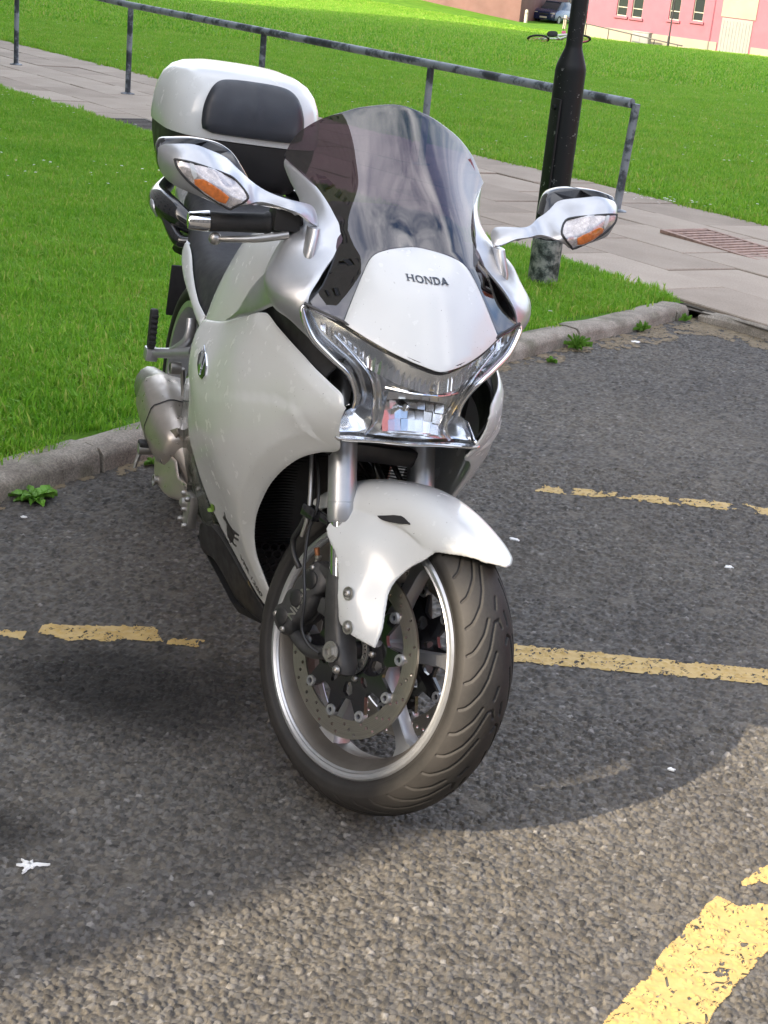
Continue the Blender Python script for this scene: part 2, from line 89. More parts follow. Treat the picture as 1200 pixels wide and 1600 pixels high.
class MB:
    """collects simple solids into one mesh"""
    def __init__(s): s.V = []; s.F = []
    def add(s, V, F, M=None):
        n = len(s.V)
        if M is not None: V = [tuple(M @ Vector(v)) for v in V]
        s.V += [tuple(v) for v in V]; s.F += [tuple(i + n for i in f) for f in F]; return s
    def box(s, c, d, M=None, bevel=0.0):
        x, y, z = [a / 2 for a in d]
        b = min(bevel, x * .98, y * .98, z * .98)
        if b <= 0:
            V = [(c[0] + i * x, c[1] + j * y, c[2] + k * z) for i in (-1, 1) for j in (-1, 1) for k in (-1, 1)]
            F = [(0, 1, 3, 2), (4, 6, 7, 5), (0, 4, 5, 1), (2, 3, 7, 6), (0, 2, 6, 4), (1, 5, 7, 3)]
            return s.add(V, F, M)
        bm = bmesh.new(); bmesh.ops.create_cube(bm, size=1)
        for v in bm.verts: v.co = Vector((v.co.x * 2 * x, v.co.y * 2 * y, v.co.z * 2 * z))
        bmesh.ops.bevel(bm, geom=bm.edges[:], offset=b, segments=2, affect='EDGES', profile=.6)
        bm.verts.index_update()
        V = [tuple(v.co + Vector(c)) for v in bm.verts]; F = [tuple(v.index for v in f.verts) for f in bm.faces]; bm.free()
        return s.add(V, F, M)
    def rings(s, R, close=True, cap=True, M=None):
        """R: list of rings (lists of points)"""
        n = len(R[0]); V = [p for r in R for p in r]; F = []
        for i in range(len(R) - 1):
            for j in range(n if close else n - 1):
                k = (j + 1) % n
                F.append((i * n + j, i * n + k, (i + 1) * n + k, (i + 1) * n + j))
        if cap and close:
            F.append(tuple(range(n - 1, -1, -1))); F.append(tuple(range((len(R) - 1) * n, len(R) * n)))
        return s.add(V, F, M)
    def tube(s, P, r, n=10, M=None, sub=6, flat=1.0, cap=True):
        P = crom([Vector(p) for p in P], sub) if sub > 1 and len(P) > 2 else [Vector(p) for p in P]
        m = len(P); rr = r if isinstance(r, (list, tuple)) else [r] * m
        if len(rr) != m: rr = list(np.interp(np.linspace(0, 1, m), np.linspace(0, 1, len(rr)), rr))
        R = []; up = None
        for i in range(m):
            t = (P[min(i + 1, m - 1)] - P[max(i - 1, 0)]).normalized()
            if up is None:
                up = Vector((0, 0, 1)) if abs(t.z) < .9 else Vector((1, 0, 0))
            a = t.cross(up).normalized(); b = a.cross(t).normalized(); up = b
            R.append([tuple(P[i] + (a * math.cos(q) + b * math.sin(q) * flat) * rr[i]) for q in [2 * math.pi * k / n for k in range(n)]])
        return s.rings(R, True, cap, M)
    def lathe(s, prof, n=32, axis='y', c=(0, 0, 0), M=None, closed=False, a0=0, a1=2 * math.pi):
        """prof: list of (h along axis, radius)"""
        full = abs(a1 - a0 - 2 * math.pi) < 1e-6
        k = n if full else n + 1
        R = []
        for h, r in prof:
            ring = []
            for j in range(k):
                q = a0 + (a1 - a0) * j / n
                x, y = r * math.cos(q), r * math.sin(q)
                p = {'y': (x, h, y), 'x': (h, x, y), 'z': (x, y, h)}[axis]
                ring.append((p[0] + c[0], p[1] + c[1], p[2] + c[2]))
            R.append(ring)
        if closed: R.append(R[0])
        V = [p for r in R for p in r]; F = []
        for i in range(len(R) - 1):
            for j in range(k if full else k - 1):
                q = (j + 1) % k
                F.append((i * k + j, i * k + q, (i + 1) * k + q, (i + 1) * k + j))
        return s.add(V, F, M)
    def cyl(s, a, b, r, n=16, r2=None):
        return s.tube([a, b], [r, r if r2 is None else r2], n, sub=1)
    def build(s, name, mat, parent=None, mw=None, sharp=40):
        return link(name, to_mesh(name, s.V, s.F, mat, sharp), parent, mw)
def crom(P, sub, closed=False):
    out = []; n = len(P)
    rng = range(n) if closed else range(n - 1)
    for i in rng:
        if closed: p0, p1, p2, p3 = P[(i - 1) % n], P[i], P[(i + 1) % n], P[(i + 2) % n]
        else: p0, p1, p2, p3 = P[max(i - 1, 0)], P[i], P[i + 1], P[min(i + 2, n - 1)]
        for k in range(sub):
            t = k / sub
            out.append(.5 * ((2 * p1) + (p2 - p0) * t + (2 * p0 - 5 * p1 + 4 * p2 - p3) * t * t + (3 * p1 - p0 - 3 * p2 + p3) * t ** 3))
    if not closed: out.append(P[-1])
    return out
AXES = {'y': (0, 2, 1), 'x': (1, 2, 0), 'z': (0, 1, 2)}
class TPS:
    """smooth surface through scattered points: height along one axis over the other two"""
    def __init__(s, axis, ctrl, smooth=3e-5):
        a, b, c = AXES[axis]; P = np.array(ctrl, float); s.axis = axis
        X = P[:, [a, b]]; n = len(P)
        A = np.zeros((n + 3, n + 3)); Q = np.hstack([np.ones((n, 1)), X])
        A[:n, :n] = s.k(X, X) + smooth * np.eye(n); A[:n, n:] = Q; A[n:, :n] = Q.T
        s.co = np.linalg.solve(A, np.concatenate([P[:, c], np.zeros(3)])); s.X = X
    @staticmethod
    def k(A, B):
        d = ((A[:, None] - B[None]) ** 2).sum(-1); return .5 * d * np.log(d + 1e-12)
    def __call__(s, uv):
        uv = np.atleast_2d(uv).astype(float); n = len(s.X)
        return s.k(uv, s.X) @ s.co[:n] + s.co[n] + uv @ s.co[n + 1:]
def in_poly(P, poly):
    x, y = P[:, 0], P[:, 1]; inside = np.zeros(len(P), bool)
    n = len(poly)
    for i in range(n):
        x1, y1 = poly[i]; x2, y2 = poly[(i + 1) % n]
        c = ((y1 > y) != (y2 > y)) & (x < (x2 - x1) * (y - y1) / (y2 - y1 + 1e-15) + x1)
        inside ^= c
    return inside
def seg_dist(P, poly, closed=True):
    d = np.full(len(P), 9.0); n = len(poly)
    for i in range(n if closed else n - 1):
        a = poly[i]; b = poly[(i + 1) % n]; ab = b - a; L = ab @ ab + 1e-18
        t = np.clip(((P - a) @ ab) / L, 0, 1)
        d = np.minimum(d, np.hypot(*(P - a - t[:, None] * ab).T))
    return d
def smooth_outline(P, step, corner=38):
    """Catmull-Rom through the points, keeping sharp corners, resampled"""
    P = np.array(P, float); n = len(P); out = []
    cor = []
    for i in range(n):
        a = P[i] - P[i - 1]; b = P[(i + 1) % n] - P[i]
        ca = (a @ b) / (np.linalg.norm(a) * np.linalg.norm(b) + 1e-12)
        cor.append(math.degrees(math.acos(max(-1, min(1, ca)))) > corner)
    for i in range(n):
        p1, p2 = P[i], P[(i + 1) % n]
        p0 = 2 * p1 - p2 if cor[i] else P[i - 1]
        p3 = 2 * p2 - p1 if cor[(i + 1) % n] else P[(i + 2) % n]
        L = np.linalg.norm(p2 - p1); m = max(1, int(round(L / step)))
        # limit tangents for uneven spacing
        t1 = (p2 - p0) * .5; t2 = (p3 - p1) * .5
        for t, in ((t1,), (t2,)):
            l = np.linalg.norm(t)
            if l > L * 1.1: t *= L * 1.1 / l
        for k in range(m):
            t = k / m
            out.append((2 * t**3 - 3 * t**2 + 1) * p1 + (t**3 - 2 * t**2 + t) * t1 + (-2 * t**3 + 3 * t**2) * p2 + (t**3 - t**2) * t2)
    return np.array(out)
def tri2d(pts, loops):
    """constrained triangulation, keeps faces inside loops[0] and outside the other loops"""
    V = []; E = []
    for L in loops:
        b = len(V); n = len(L); V += [Vector((float(p[0]), float(p[1]))) for p in L]
        E += [(b + i, b + (i + 1) % n) for i in range(n)]
    V += [Vector((float(p[0]), float(p[1]))) for p in pts]
    r = delaunay_2d_cdt(V, E, [], 0, 1e-7)
    P = np.array([(v.x, v.y) for v in r[0]]); T = np.array([f for f in r[2] if len(f) == 3])
    c = P[T].mean(1); keep = in_poly(c, loops[0])
    for L in loops[1:]: keep &= ~in_poly(c, L)
    return P, T[keep]
def hexgrid(lo, hi, h):
    xs = np.arange(lo[0], hi[0] + h, h); ys = np.arange(lo[1], hi[1] + h, h * .866)
    G = np.array([(x + (h / 2 if j % 2 else 0), y) for j, y in enumerate(ys) for x in xs])
    return G
def panel(name, key, mat, parent, tsm=3e-5, thick=.003, out=1, h=.014, rnd=.004, off=0.0, mirror=False, sym=False, mw=None, corner=38, lips=(), lipz=None, data=None, disp=None, holes=(), edge=None):
    """sheet with thickness on a smooth surface; out=+1/-1 is the outward sign along the height axis.
    sym: the outline is one half and is mirrored at y=0; mirror: build the copy for the other side"""
    d = data or PANELS[key]; ax = d['axis']; a, b, c = AXES[ax]
    S = TPS(ax, d['ctrl'], tsm); O = np.array(d['out'])[:, [a, b]]
    if sym:
        O[np.abs(O[:, 0]) < .008, 0] = 0
        R = O[::-1].copy(); R[:, 0] *= -1
        R = R[[i for i in range(len(R)) if abs(R[i, 0]) > 1e-9]]
        O = np.vstack([O, R])
    L = smooth_outline(O, edge or h * .6, corner)
    G = hexgrid(L.min(0), L.max(0), h)
    G = G[in_poly(G, L)]
    hl = [np.array(q) for q in holes]
    for q in hl: G = G[~in_poly(G, q)]
    dist = seg_dist(G, L); G = G[dist > max(h * .55, rnd * 1.3)]
    extra = []
    for (i0, i1, width, depth) in lips:   # points along the chamfer line keep it crisp
        LP = O[i0:i1 + 1]; LP = np.array(crom([Vector((p[0], p[1], 0)) for p in LP], 6))[:, :2]
        t = np.gradient(LP, axis=0); t /= np.linalg.norm(t, axis=1)[:, None] + 1e-12
        for sg in (-1, 1):
            for q in (.9, 1.12):
                e = LP + np.stack([-t[:, 1], t[:, 0]], 1) * sg * width * q; e = e[in_poly(e, L)]; e = e[seg_dist(e, LP, False) > width * q * .93]; extra.append(e)
    if rnd > 0:
        ccw = np.sum(L[:, 0] * np.roll(L[:, 1], -1) - np.roll(L[:, 0], -1) * L[:, 1]) > 0
        t = np.roll(L, -1, 0) - np.roll(L, 1, 0); t /= np.linalg.norm(t, axis=1)[:, None] + 1e-12
        nn = np.stack([-t[:, 1], t[:, 0]], 1) * (1 if ccw else -1)
        for q in (.25, .95):
            e = L + nn * rnd * q; e = e[in_poly(e, L)]; e = e[seg_dist(e, L) > rnd * q * .9]; extra.append(e)
    pts = np.vstack([G] + extra)
    P, T = tri2d(pts, [L] + hl)
    w = S(P) + out * off
    dd = seg_dist(P, L)
    if rnd > 0:
        q = np.clip(1 - dd / rnd, 0, 1); w -= out * rnd * .8 * (1 - np.sqrt(1 - q * q))
    if lips:   # bevelled border: flat chamfer along part of the outline, dying out into the panel
        add = np.zeros(len(P)); dm = np.full(len(P), 9.0)
        for (i0, i1, width, depth) in lips:
            LP = O[i0:i1 + 1] if i1 >= i0 else np.vstack([O[i0:], O[:i1 + 1]])
            LP = np.array(crom([Vector((p[0], p[1], 0)) for p in LP], 6))[:, :2]
            sd_ = seg_dist(P, LP, False); f = np.minimum(sd_ / width, 1) * np.exp(-np.maximum(0, sd_ - width) / .09) * depth
            add = np.where(sd_ < dm, f, add); dm = np.minimum(dm, sd_)
        if lipz: add *= np.interp(P[:, 1], lipz[0], lipz[1])
        w += out * add
    if disp is not None: w += disp(P)
    V = np.zeros((len(P), 3)); V[:, a] = P[:, 0]; V[:, b] = P[:, 1]; V[:, c] = w
    # orient
    n = np.cross(V[T[:, 1]] - V[T[:, 0]], V[T[:, 2]] - V[T[:, 0]])
    if np.sum(n[:, c]) * out < 0: T = T[:, ::-1]
    # normals for thickness
    vn = np.zeros_like(V); n = np.cross(V[T[:, 1]] - V[T[:, 0]], V[T[:, 2]] - V[T[:, 0]])
    for k in range(3): np.add.at(vn, T[:, k], n)
    vn /= np.linalg.norm(vn, axis=1)[:, None] + 1e-12
    W = V - vn * thick; m = len(V)
    ed = {}
    for t in T:
        for i in range(3):
            e = (int(t[i]), int(t[(i + 1) % 3])); ed[e] = 1
    rim = [(e[1], e[0], e[0] + m, e[1] + m) for e in ed if (e[1], e[0]) not in ed]
    VV = np.vstack([V, W]); FF = [tuple(t) for t in T] + [tuple(t[::-1] + m) for t in T] + rim
    objs = [link(name, to_mesh(name, VV, FF, mat, 42), parent, mw)]
    if mirror:
        V2 = VV * [1, -1, 1]; objs.append(link(name, to_mesh(name, V2, [f[::-1] for f in FF], mat, 42), parent, mw))
    return objs
def surf(key, off=0, out=1):
    d = PANELS[key]; S = TPS(d['axis'], d['ctrl']); return S
def superring(cx, cy, z, ax, ay, p=3.0, n=48, axis='z'):
    R = []
    for k in range(n):
        q = 2 * math.pi * k / n; c, s = math.cos(q), math.sin(q)
        x = ax * math.copysign(abs(c) ** (2 / p), c); y = ay * math.copysign(abs(s) ** (2 / p), s)
        R.append((cx + x, cy + y, z))
    return R
def text_mesh(body, size, extrude=.0004, shear=0.0, spacing=1.0):
    cu = bpy.data.curves.new('t', 'FONT'); cu.body = body; cu.size = size; cu.extrude = extrude; cu.align_x = 'CENTER'; cu.align_y = 'CENTER'; cu.shear = shear; cu.space_character = spacing
    cu.resolution_u = 3; cu.offset = size * .012
    o = bpy.data.objects.new('t', cu); COL.objects.link(o)
    dg = bpy.context.evaluated_depsgraph_get(); me = o.evaluated_get(dg).to_mesh()
    V = [tuple(v.co) for v in me.vertices]; F = [tuple(p.vertices) for p in me.polygons]
    o.evaluated_get(dg).to_mesh_clear(); bpy.data.objects.remove(o); bpy.data.curves.remove(cu)
    return V, F

# ---------------------------------------------------------------- materials
def new_mat(name):
    m = bpy.data.materials.new(name); m.use_nodes = True
    nt = m.node_tree; return m, nt, nt.nodes['Principled BSDF'], nt.nodes['Material Output']
def setp(b, **k):
    al = dict(color='Base Color', rough='Roughness', metal='Metallic', coat='Coat Weight', coatr='Coat Roughness', spec='Specular IOR Level', trans='Transmission Weight', ior='IOR', sheen='Sheen Weight', sub='Subsurface Weight')
    for q, v in k.items():
        b.inputs[al[q]].default_value = (*v, 1) if q == 'color' else v
def noise(nt, scale, detail=4, rough=.55, coord='Object', vec=None):
    n = nt.nodes.new('ShaderNodeTexNoise'); n.inputs['Scale'].default_value = scale; n.inputs['Detail'].default_value = detail; n.inputs['Roughness'].default_value = rough
    if vec is None:
        t = nt.nodes.new('ShaderNodeTexCoord'); nt.links.new(t.outputs[coord], n.inputs['Vector'])
    else: nt.links.new(vec, n.inputs['Vector'])
    return n
def ramp(nt, src, stops):
    r = nt.nodes.new('ShaderNodeValToRGB'); e = r.color_ramp.elements
    while len(e) < len(stops): e.new(.5)
    for i, (p, c) in enumerate(stops):
        e[i].position = p; e[i].color = (*c, 1) if len(c) == 3 else c
    nt.links.new(src, r.inputs['Fac']); return r
def bump(nt, src, strength=.3, dist=.01, normal=None):
    b = nt.nodes.new('ShaderNodeBump'); b.inputs['Strength'].default_value = strength; b.inputs['Distance'].default_value = dist
    nt.links.new(src, b.inputs['Height'])
    if normal: nt.links.new(normal, b.inputs['Normal'])
    return b
def simple(name, color, rough=.5, metal=0, coat=0, var=.08, vscale=12, rvar=.12, bumps=0, bscale=200, spec=.5):
    """plain paint or plastic with slight unevenness and grime"""
    m, nt, b, o = new_mat(name); setp(b, color=color, rough=rough, metal=metal, coat=coat, coatr=.06, spec=spec)
    n = noise(nt, vscale, 5)
    r = ramp(nt, n.outputs['Fac'], [(.3, tuple(c * (1 - var) for c in color)), (.7, tuple(min(1, c * (1 + var)) for c in color))])
    nt.links.new(r.outputs[0], b.inputs['Base Color'])
    mr = nt.nodes.new('ShaderNodeMapRange'); n2 = noise(nt, vscale * 2.7, 6)
    nt.links.new(n2.outputs['Fac'], mr.inputs['Value']); mr.inputs['From Min'].default_value = .3; mr.inputs['From Max'].default_value = .7
    mr.inputs['To Min'].default_value = max(.02, rough - rvar); mr.inputs['To Max'].default_value = min(1, rough + rvar)
    nt.links.new(mr.outputs[0], b.inputs['Roughness'])
    if bumps:
        n3 = noise(nt, bscale, 3); bb = bump(nt, n3.outputs['Fac'], bumps, .001); nt.links.new(bb.outputs[0], b.inputs['Normal'])
    return m
def clear_glass(name, tint, ior=1.5, rough=0.0, wave=0):
    """thin clear plastic: tinted see-through plus surface reflection"""
    m, nt, b, o = new_mat(name); nt.nodes.remove(b)
    t = nt.nodes.new('ShaderNodeBsdfTransparent'); t.inputs[0].default_value = (*tint, 1)
    g = nt.nodes.new('ShaderNodeBsdfGlossy'); g.inputs['Roughness'].default_value = rough
    f = nt.nodes.new('ShaderNodeFresnel'); ge = nt.nodes.new('ShaderNodeNewGeometry'); ir = nt.nodes.new('ShaderNodeMapRange'); ir.inputs['To Min'].default_value = ior; ir.inputs['To Max'].default_value = 1 / ior
    nt.links.new(ge.outputs['Backfacing'], ir.inputs['Value']); nt.links.new(ir.outputs[0], f.inputs['IOR'])   # thin sheet: no total reflection at its inner face
    if wave:
        n = noise(nt, 4.5, 1, .4); n.inputs['Distortion'].default_value = .8; bb = bump(nt, n.outputs['Fac'], wave, .02); nt.links.new(bb.outputs[0], g.inputs['Normal'])
    x = nt.nodes.new('ShaderNodeMixShader')
    nt.links.new(f.outputs[0], x.inputs[0]); nt.links.new(t.outputs[0], x.inputs[1]); nt.links.new(g.outputs[0], x.inputs[2]); nt.links.new(x.outputs[0], o.inputs['Surface'])
    return m
M_ = {}
M_['white'] = simple('pearl_white_paint', (.565, .58, .575), .24, 0, .35, var=.02, rvar=.05)
_m = M_['white']; _nt = _m.node_tree; _b = _nt.nodes['Principled BSDF']
_n = noise(_nt, 240, 2, .5); _r = ramp(_nt, _n.outputs['Fac'], [(.735, (1, 1, 1)), (.765, (.28, .26, .24))]); _src = _b.inputs['Base Color'].links[0].from_socket
_x = _nt.nodes.new('ShaderNodeMixRGB'); _x.blend_type = 'MULTIPLY'; _x.inputs[0].default_value = .8; _nt.links.new(_src, _x.inputs[1]); _nt.links.new(_r.outputs[0], _x.inputs[2]); _nt.links.new(_x.outputs[0], _b.inputs['Base Color'])   # stone chips and road specks
M_['silver'] = simple('silver_paint', (.47, .48, .50), .36, .75, .3, var=.05, vscale=30, rvar=.05)
M_['alu'] = simple('cast_aluminium', (.42, .41, .39), .42, .9, 0, var=.12, vscale=25)
M_['chrome'] = simple('chrome', (.80, .81, .83), .06, 1.0, 0, var=.03, rvar=.03)
M_['bronze'] = simple('titanium_grey_cover', (.44, .40, .36), .36, .75, .1, var=.10, vscale=14)
M_['black_gloss'] = simple('black_gloss_plastic', (.012, .012, .014), .12, 0, .5, var=.1, rvar=.05)
M_['black'] = simple('black_plastic', (.018, .018, .019), .48, 0, 0, var=.25, rvar=.12)
M_['matt'] = simple('matt_black', (.012, .012, .013), .7, 0, 0, var=.3)
M_['darkgrey'] = simple('dark_grey_casting', (.055, .055, .056), .5, .35, 0, var=.25, vscale=30, bumps=.25, bscale=300)
M_['olive'] = simple('dark_green_grey_cover', (.04, .05, .036), .22, .2, .5, var=.15)
M_['seat'] = simple('seat_vinyl', (.022, .023, .026), .52, 0, 0, var=.15, bumps=.35, bscale=420)
M_['pad'] = simple('backrest_pad', (.020, .023, .030), .42, 0, 0, var=.1, bumps=.2, bscale=350)
M_['grip'] = simple('grip_rubber', (.02, .02, .021), .62, 0, 0, var=.2, bumps=.5, bscale=500)
M_['amber'] = simple('amber_plastic', (.62, .17, .03), .15, 0, .5, var=.25, vscale=120)
M_['pinkrefl'] = simple('reflector_clear', (.58, .53, .51), .20, .35, .3, var=.22, vscale=140)
M_['reflector'] = simple('bright_reflector', (.86, .87, .89), .22, .6, 0, var=.03, rvar=.05)
M_['mirror_chrome'] = simple('polished_reflector', (.88, .89, .91), .16, .95, 0, var=.03, rvar=.04)
M_['wheel_dirty'] = simple('dusty_wheel_paint', (.17, .158, .142), .45, .6, 0, var=.25, vscale=9)
M_['copper'] = simple('copper', (.55, .24, .12), .4, .9)
M_['screen'] = clear_glass('tinted_screen', (.38, .30, .34), 2.1, wave=.07)
M_['lens'] = clear_glass('clear_lens', (.93, .94, .95), 1.42)
M_['decal'] = simple('black_vinyl', (.012, .012, .012), .45)
M_['navy'] = simple('navy_lettering', (.03, .04, .06), .35)
M_['leaf'] = simple('leaf_green', (.16, .30, .03), .5, var=.3, vscale=60)
# steel brake rotor: worn rings round the axle
m, nt, b, o = new_mat('brake_steel'); setp(b, metal=1.0, rough=.38, color=(.33, .30, .25))
tc = nt.nodes.new('ShaderNodeTexCoord'); sx = nt.nodes.new('ShaderNodeSeparateXYZ'); nt.links.new(tc.outputs['Object'], sx.inputs[0])
hy = nt.nodes.new('ShaderNodeMath'); hy.operation = 'SUBTRACT'; nt.links.new(sx.outputs[2], hy.inputs[0]); hy.inputs[1].default_value = .3
cx = nt.nodes.new('ShaderNodeCombineXYZ'); nt.links.new(sx.outputs[0], cx.inputs[0]); nt.links.new(hy.outputs[0], cx.inputs[1])
ln = nt.nodes.new('ShaderNodeVectorMath'); ln.operation = 'LENGTH'; nt.links.new(cx.outputs[0], ln.inputs[0])
c2 = nt.nodes.new('ShaderNodeCombineXYZ'); nt.links.new(ln.outputs['Value'], c2.inputs[0])
n = noise(nt, 900, 2, vec=c2.outputs[0]); r = ramp(nt, n.outputs['Fac'], [(.3, (.27, .25, .22)), (.7, (.60, .57, .52))]); nt.links.new(r.outputs[0], b.inputs['Base Color'])
bb = bump(nt, n.outputs['Fac'], .25, .0005); nt.links.new(bb.outputs[0], b.inputs['Normal'])
M_['rotor'] = m
# tyre: black rubber with brown road dust towards the shoulders
m, nt, b, o = new_mat('tyre_rubber'); setp(b, rough=.62, spec=.35)
n = noise(nt, 14, 6); r = ramp(nt, n.outputs['Fac'], [(.3, (.0135, .0135, .0135)), (.72, (.027, .0258, .025))])
n2 = noise(nt, 160, 4); mx = nt.nodes.new('ShaderNodeMixRGB'); mx.blend_type = 'MULTIPLY'; mx.inputs[0].default_value = .5
r2 = ramp(nt, n2.outputs['Fac'], [(.35, (.6, .6, .6)), (.65, (1.15, 1.12, 1.08))])
nt.links.new(r.outputs[0], mx.inputs[1]); nt.links.new(r2.outputs[0], mx.inputs[2])
at = nt.nodes.new('ShaderNodeAttribute'); at.attribute_name = 'dust'
m2 = nt.nodes.new('ShaderNodeMixRGB'); m2.inputs[2].default_value = (.046, .042, .039, 1); nt.links.new(mx.outputs[0], m2.inputs[1])
mm = nt.nodes.new('ShaderNodeMath'); mm.operation = 'MULTIPLY'; nt.links.new(at.outputs['Fac'], mm.inputs[0]); nt.links.new(n.outputs['Fac'], mm.inputs[1])
nt.links.new(mm.outputs[0], m2.inputs[0]); nt.links.new(m2.outputs[0], b.inputs['Base Color'])
bb = bump(nt, n2.outputs['Fac'], .2, .0006); nt.links.new(bb.outputs[0], b.inputs['Normal'])
M_['tyre'] = m

def add_letters(word, h, gap=.16):
    """wide slab-serif capitals built from strokes, centred; returns verts, faces (x right, y up, z thickness)"""
    V = []; F = []; x = 0; t = .0003; lift = [0]
    def stroke(P):
        b = len(V); z = .0006 + lift[0]; lift[0] += .00003
        n = len(P); V.extend([(p[0], p[1], 0) for p in P] + [(p[0], p[1], z) for p in P])
        a = sum(P[i][0] * P[(i + 1) % n][1] - P[(i + 1) % n][0] * P[i][1] for i in range(n))
        f = list(range(n)) if a > 0 else list(range(n - 1, -1, -1))
        F.append(tuple(b + n + i for i in f)); F.extend((b + i, b + (i + 1) % n, b + n + (i + 1) % n, b + n + i) for i in range(n))
    R = lambda x0, x1, y0, y1: stroke([(x0, y0), (x1, y0), (x1, y1), (x0, y1)])
    H = h; s = .24 * H; sf = .10 * H; e = .10 * H
    def ring(cx, w, half=False):
        n = 28; a0, a1 = (0, 2 * math.pi) if not half else (-math.pi / 2, math.pi / 2)
        for i in range(n):
            q0, q1 = a0 + (a1 - a0) * i / n, a0 + (a1 - a0) * (i + 1) / n
            O = lambda q: (cx + w * math.copysign(abs(math.cos(q)) ** .8, math.cos(q)), H / 2 + H / 2 * math.copysign(abs(math.sin(q)) ** .8, math.sin(q)))
            I = lambda q: (cx + (w - s) * math.copysign(abs(math.cos(q)) ** .8, math.cos(q)), H / 2 + (H / 2 - sf * 1.15) * math.copysign(abs(math.sin(q)) ** .8, math.sin(q)))
            stroke([I(q0), O(q0), O(q1), I(q1)])
    for ch in word:
        if ch == 'H':
            w = 1.35 * H
            for a in (x + e, x + w - e - s): R(a, a + s, 0, H); R(a - e, a + s + e, 0, sf); R(a - e, a + s + e, H - sf, H)
            R(x + e + s, x + w - e - s, H * .44, H * .57)
        elif ch == 'O': w = 1.30 * H; ring(x + w / 2, w / 2)
        elif ch == 'N':
            w = 1.40 * H
            R(x + e, x + e + s * .6, 0, H); R(x + w - e - s * .6, x + w - e, 0, H); stroke([(x + e, H), (x + e + s * 1.15, H), (x + w - e, 0), (x + w - e - s * 1.0, 0)])
            R(x, x + 2 * e + s * .6, 0, sf); R(x, x + e + s * .6, H - sf, H); R(x + w - 2 * e - s * .6, x + w, H - sf, H)
        elif ch == 'D':
            w = 1.28 * H; R(x + e, x + e + s, 0, H); R(x, x + w * .52, 0, sf * 1.15); R(x, x + w * .52, H - sf * 1.15, H); ring(x + w * .5, w * .5, True)
        elif ch == 'A':
            w = 1.40 * H
            stroke([(x + e, 0), (x + e + sf, 0), (x + w * .56, H), (x + w * .42, H)]); stroke([(x + w - e - s, 0), (x + w - e, 0), (x + w * .58, H), (x + w * .42, H)])
            R(x, x + e * 2 + sf * 1.6, 0, sf); R(x + w - e * 2 - s, x + w, 0, sf); R(x + w * .27, x + w * .72, H * .26, H * .37)
        x += w + gap * H
    x -= gap * H
    return [(a - x / 2, b - H / 2, c) for a, b, c in V], F
# ---------------------------------------------------------------- the setting
rng = np.random.default_rng(7)
def zg(x, y):
    return -.041 * np.clip(np.asarray(y, float) - 5, 0, 45) - .058 * np.clip(np.asarray(y, float) - 50, 0, 50)
def z1(x, y): return float(zg(x, y))
def hash2(i, j, k):
    h = (i.astype(np.int64) * 374761393 + j.astype(np.int64) * 668265263 + k * 2147483647 * 31) & 0xffffffff
    h = ((h ^ (h >> 13)) * 1274126177) & 0xffffffff; h = h ^ (h >> 16)
    h = (h * 2246822519) & 0xffffffff; h ^= h >> 15
    return (h & 0xffffff) / float(0x1000000)
def voronoi(X, Y, c, seed):
    gi = np.floor(X / c).astype(np.int64); gj = np.floor(Y / c).astype(np.int64)
    f1 = np.full(X.shape, 9.0); f2 = np.full(X.shape, 9.0); bi = gi.copy(); bj = gj.copy()
    for a in (-1, 0, 1):
        for b in (-1, 0, 1):
            i, j = gi + a, gj + b
            d = np.hypot((i + .1 + .8 * hash2(i, j, seed)) * c - X, (j + .1 + .8 * hash2(i, j, seed + 1)) * c - Y)
            n = d < f1; f2 = np.where(n, f1, np.minimum(f2, d)); f1 = np.where(n, d, f1); bi = np.where(n, i, bi); bj = np.where(n, j, bj)
    return f1, f2, bi, bj
def vnoise(X, Y, c, seed):
    gi = np.floor(X / c).astype(np.int64); gj = np.floor(Y / c).astype(np.int64); fx = X / c - gi; fy = Y / c - gj
    fx = fx * fx * (3 - 2 * fx); fy = fy * fy * (3 - 2 * fy)
    h = lambda a, b: hash2(gi + a, gj + b, seed)
    return (h(0, 0) * (1 - fx) + h(1, 0) * fx) * (1 - fy) + (h(0, 1) * (1 - fx) + h(1, 1) * fx) * fy
def fbm(X, Y, c, seed, o=4):
    s = 0; a = .5
    for k in range(o): s = s + a * vnoise(X, Y, c / 2 ** k, seed + 7 * k); a *= .5
    return s / (1 - .5 ** o)

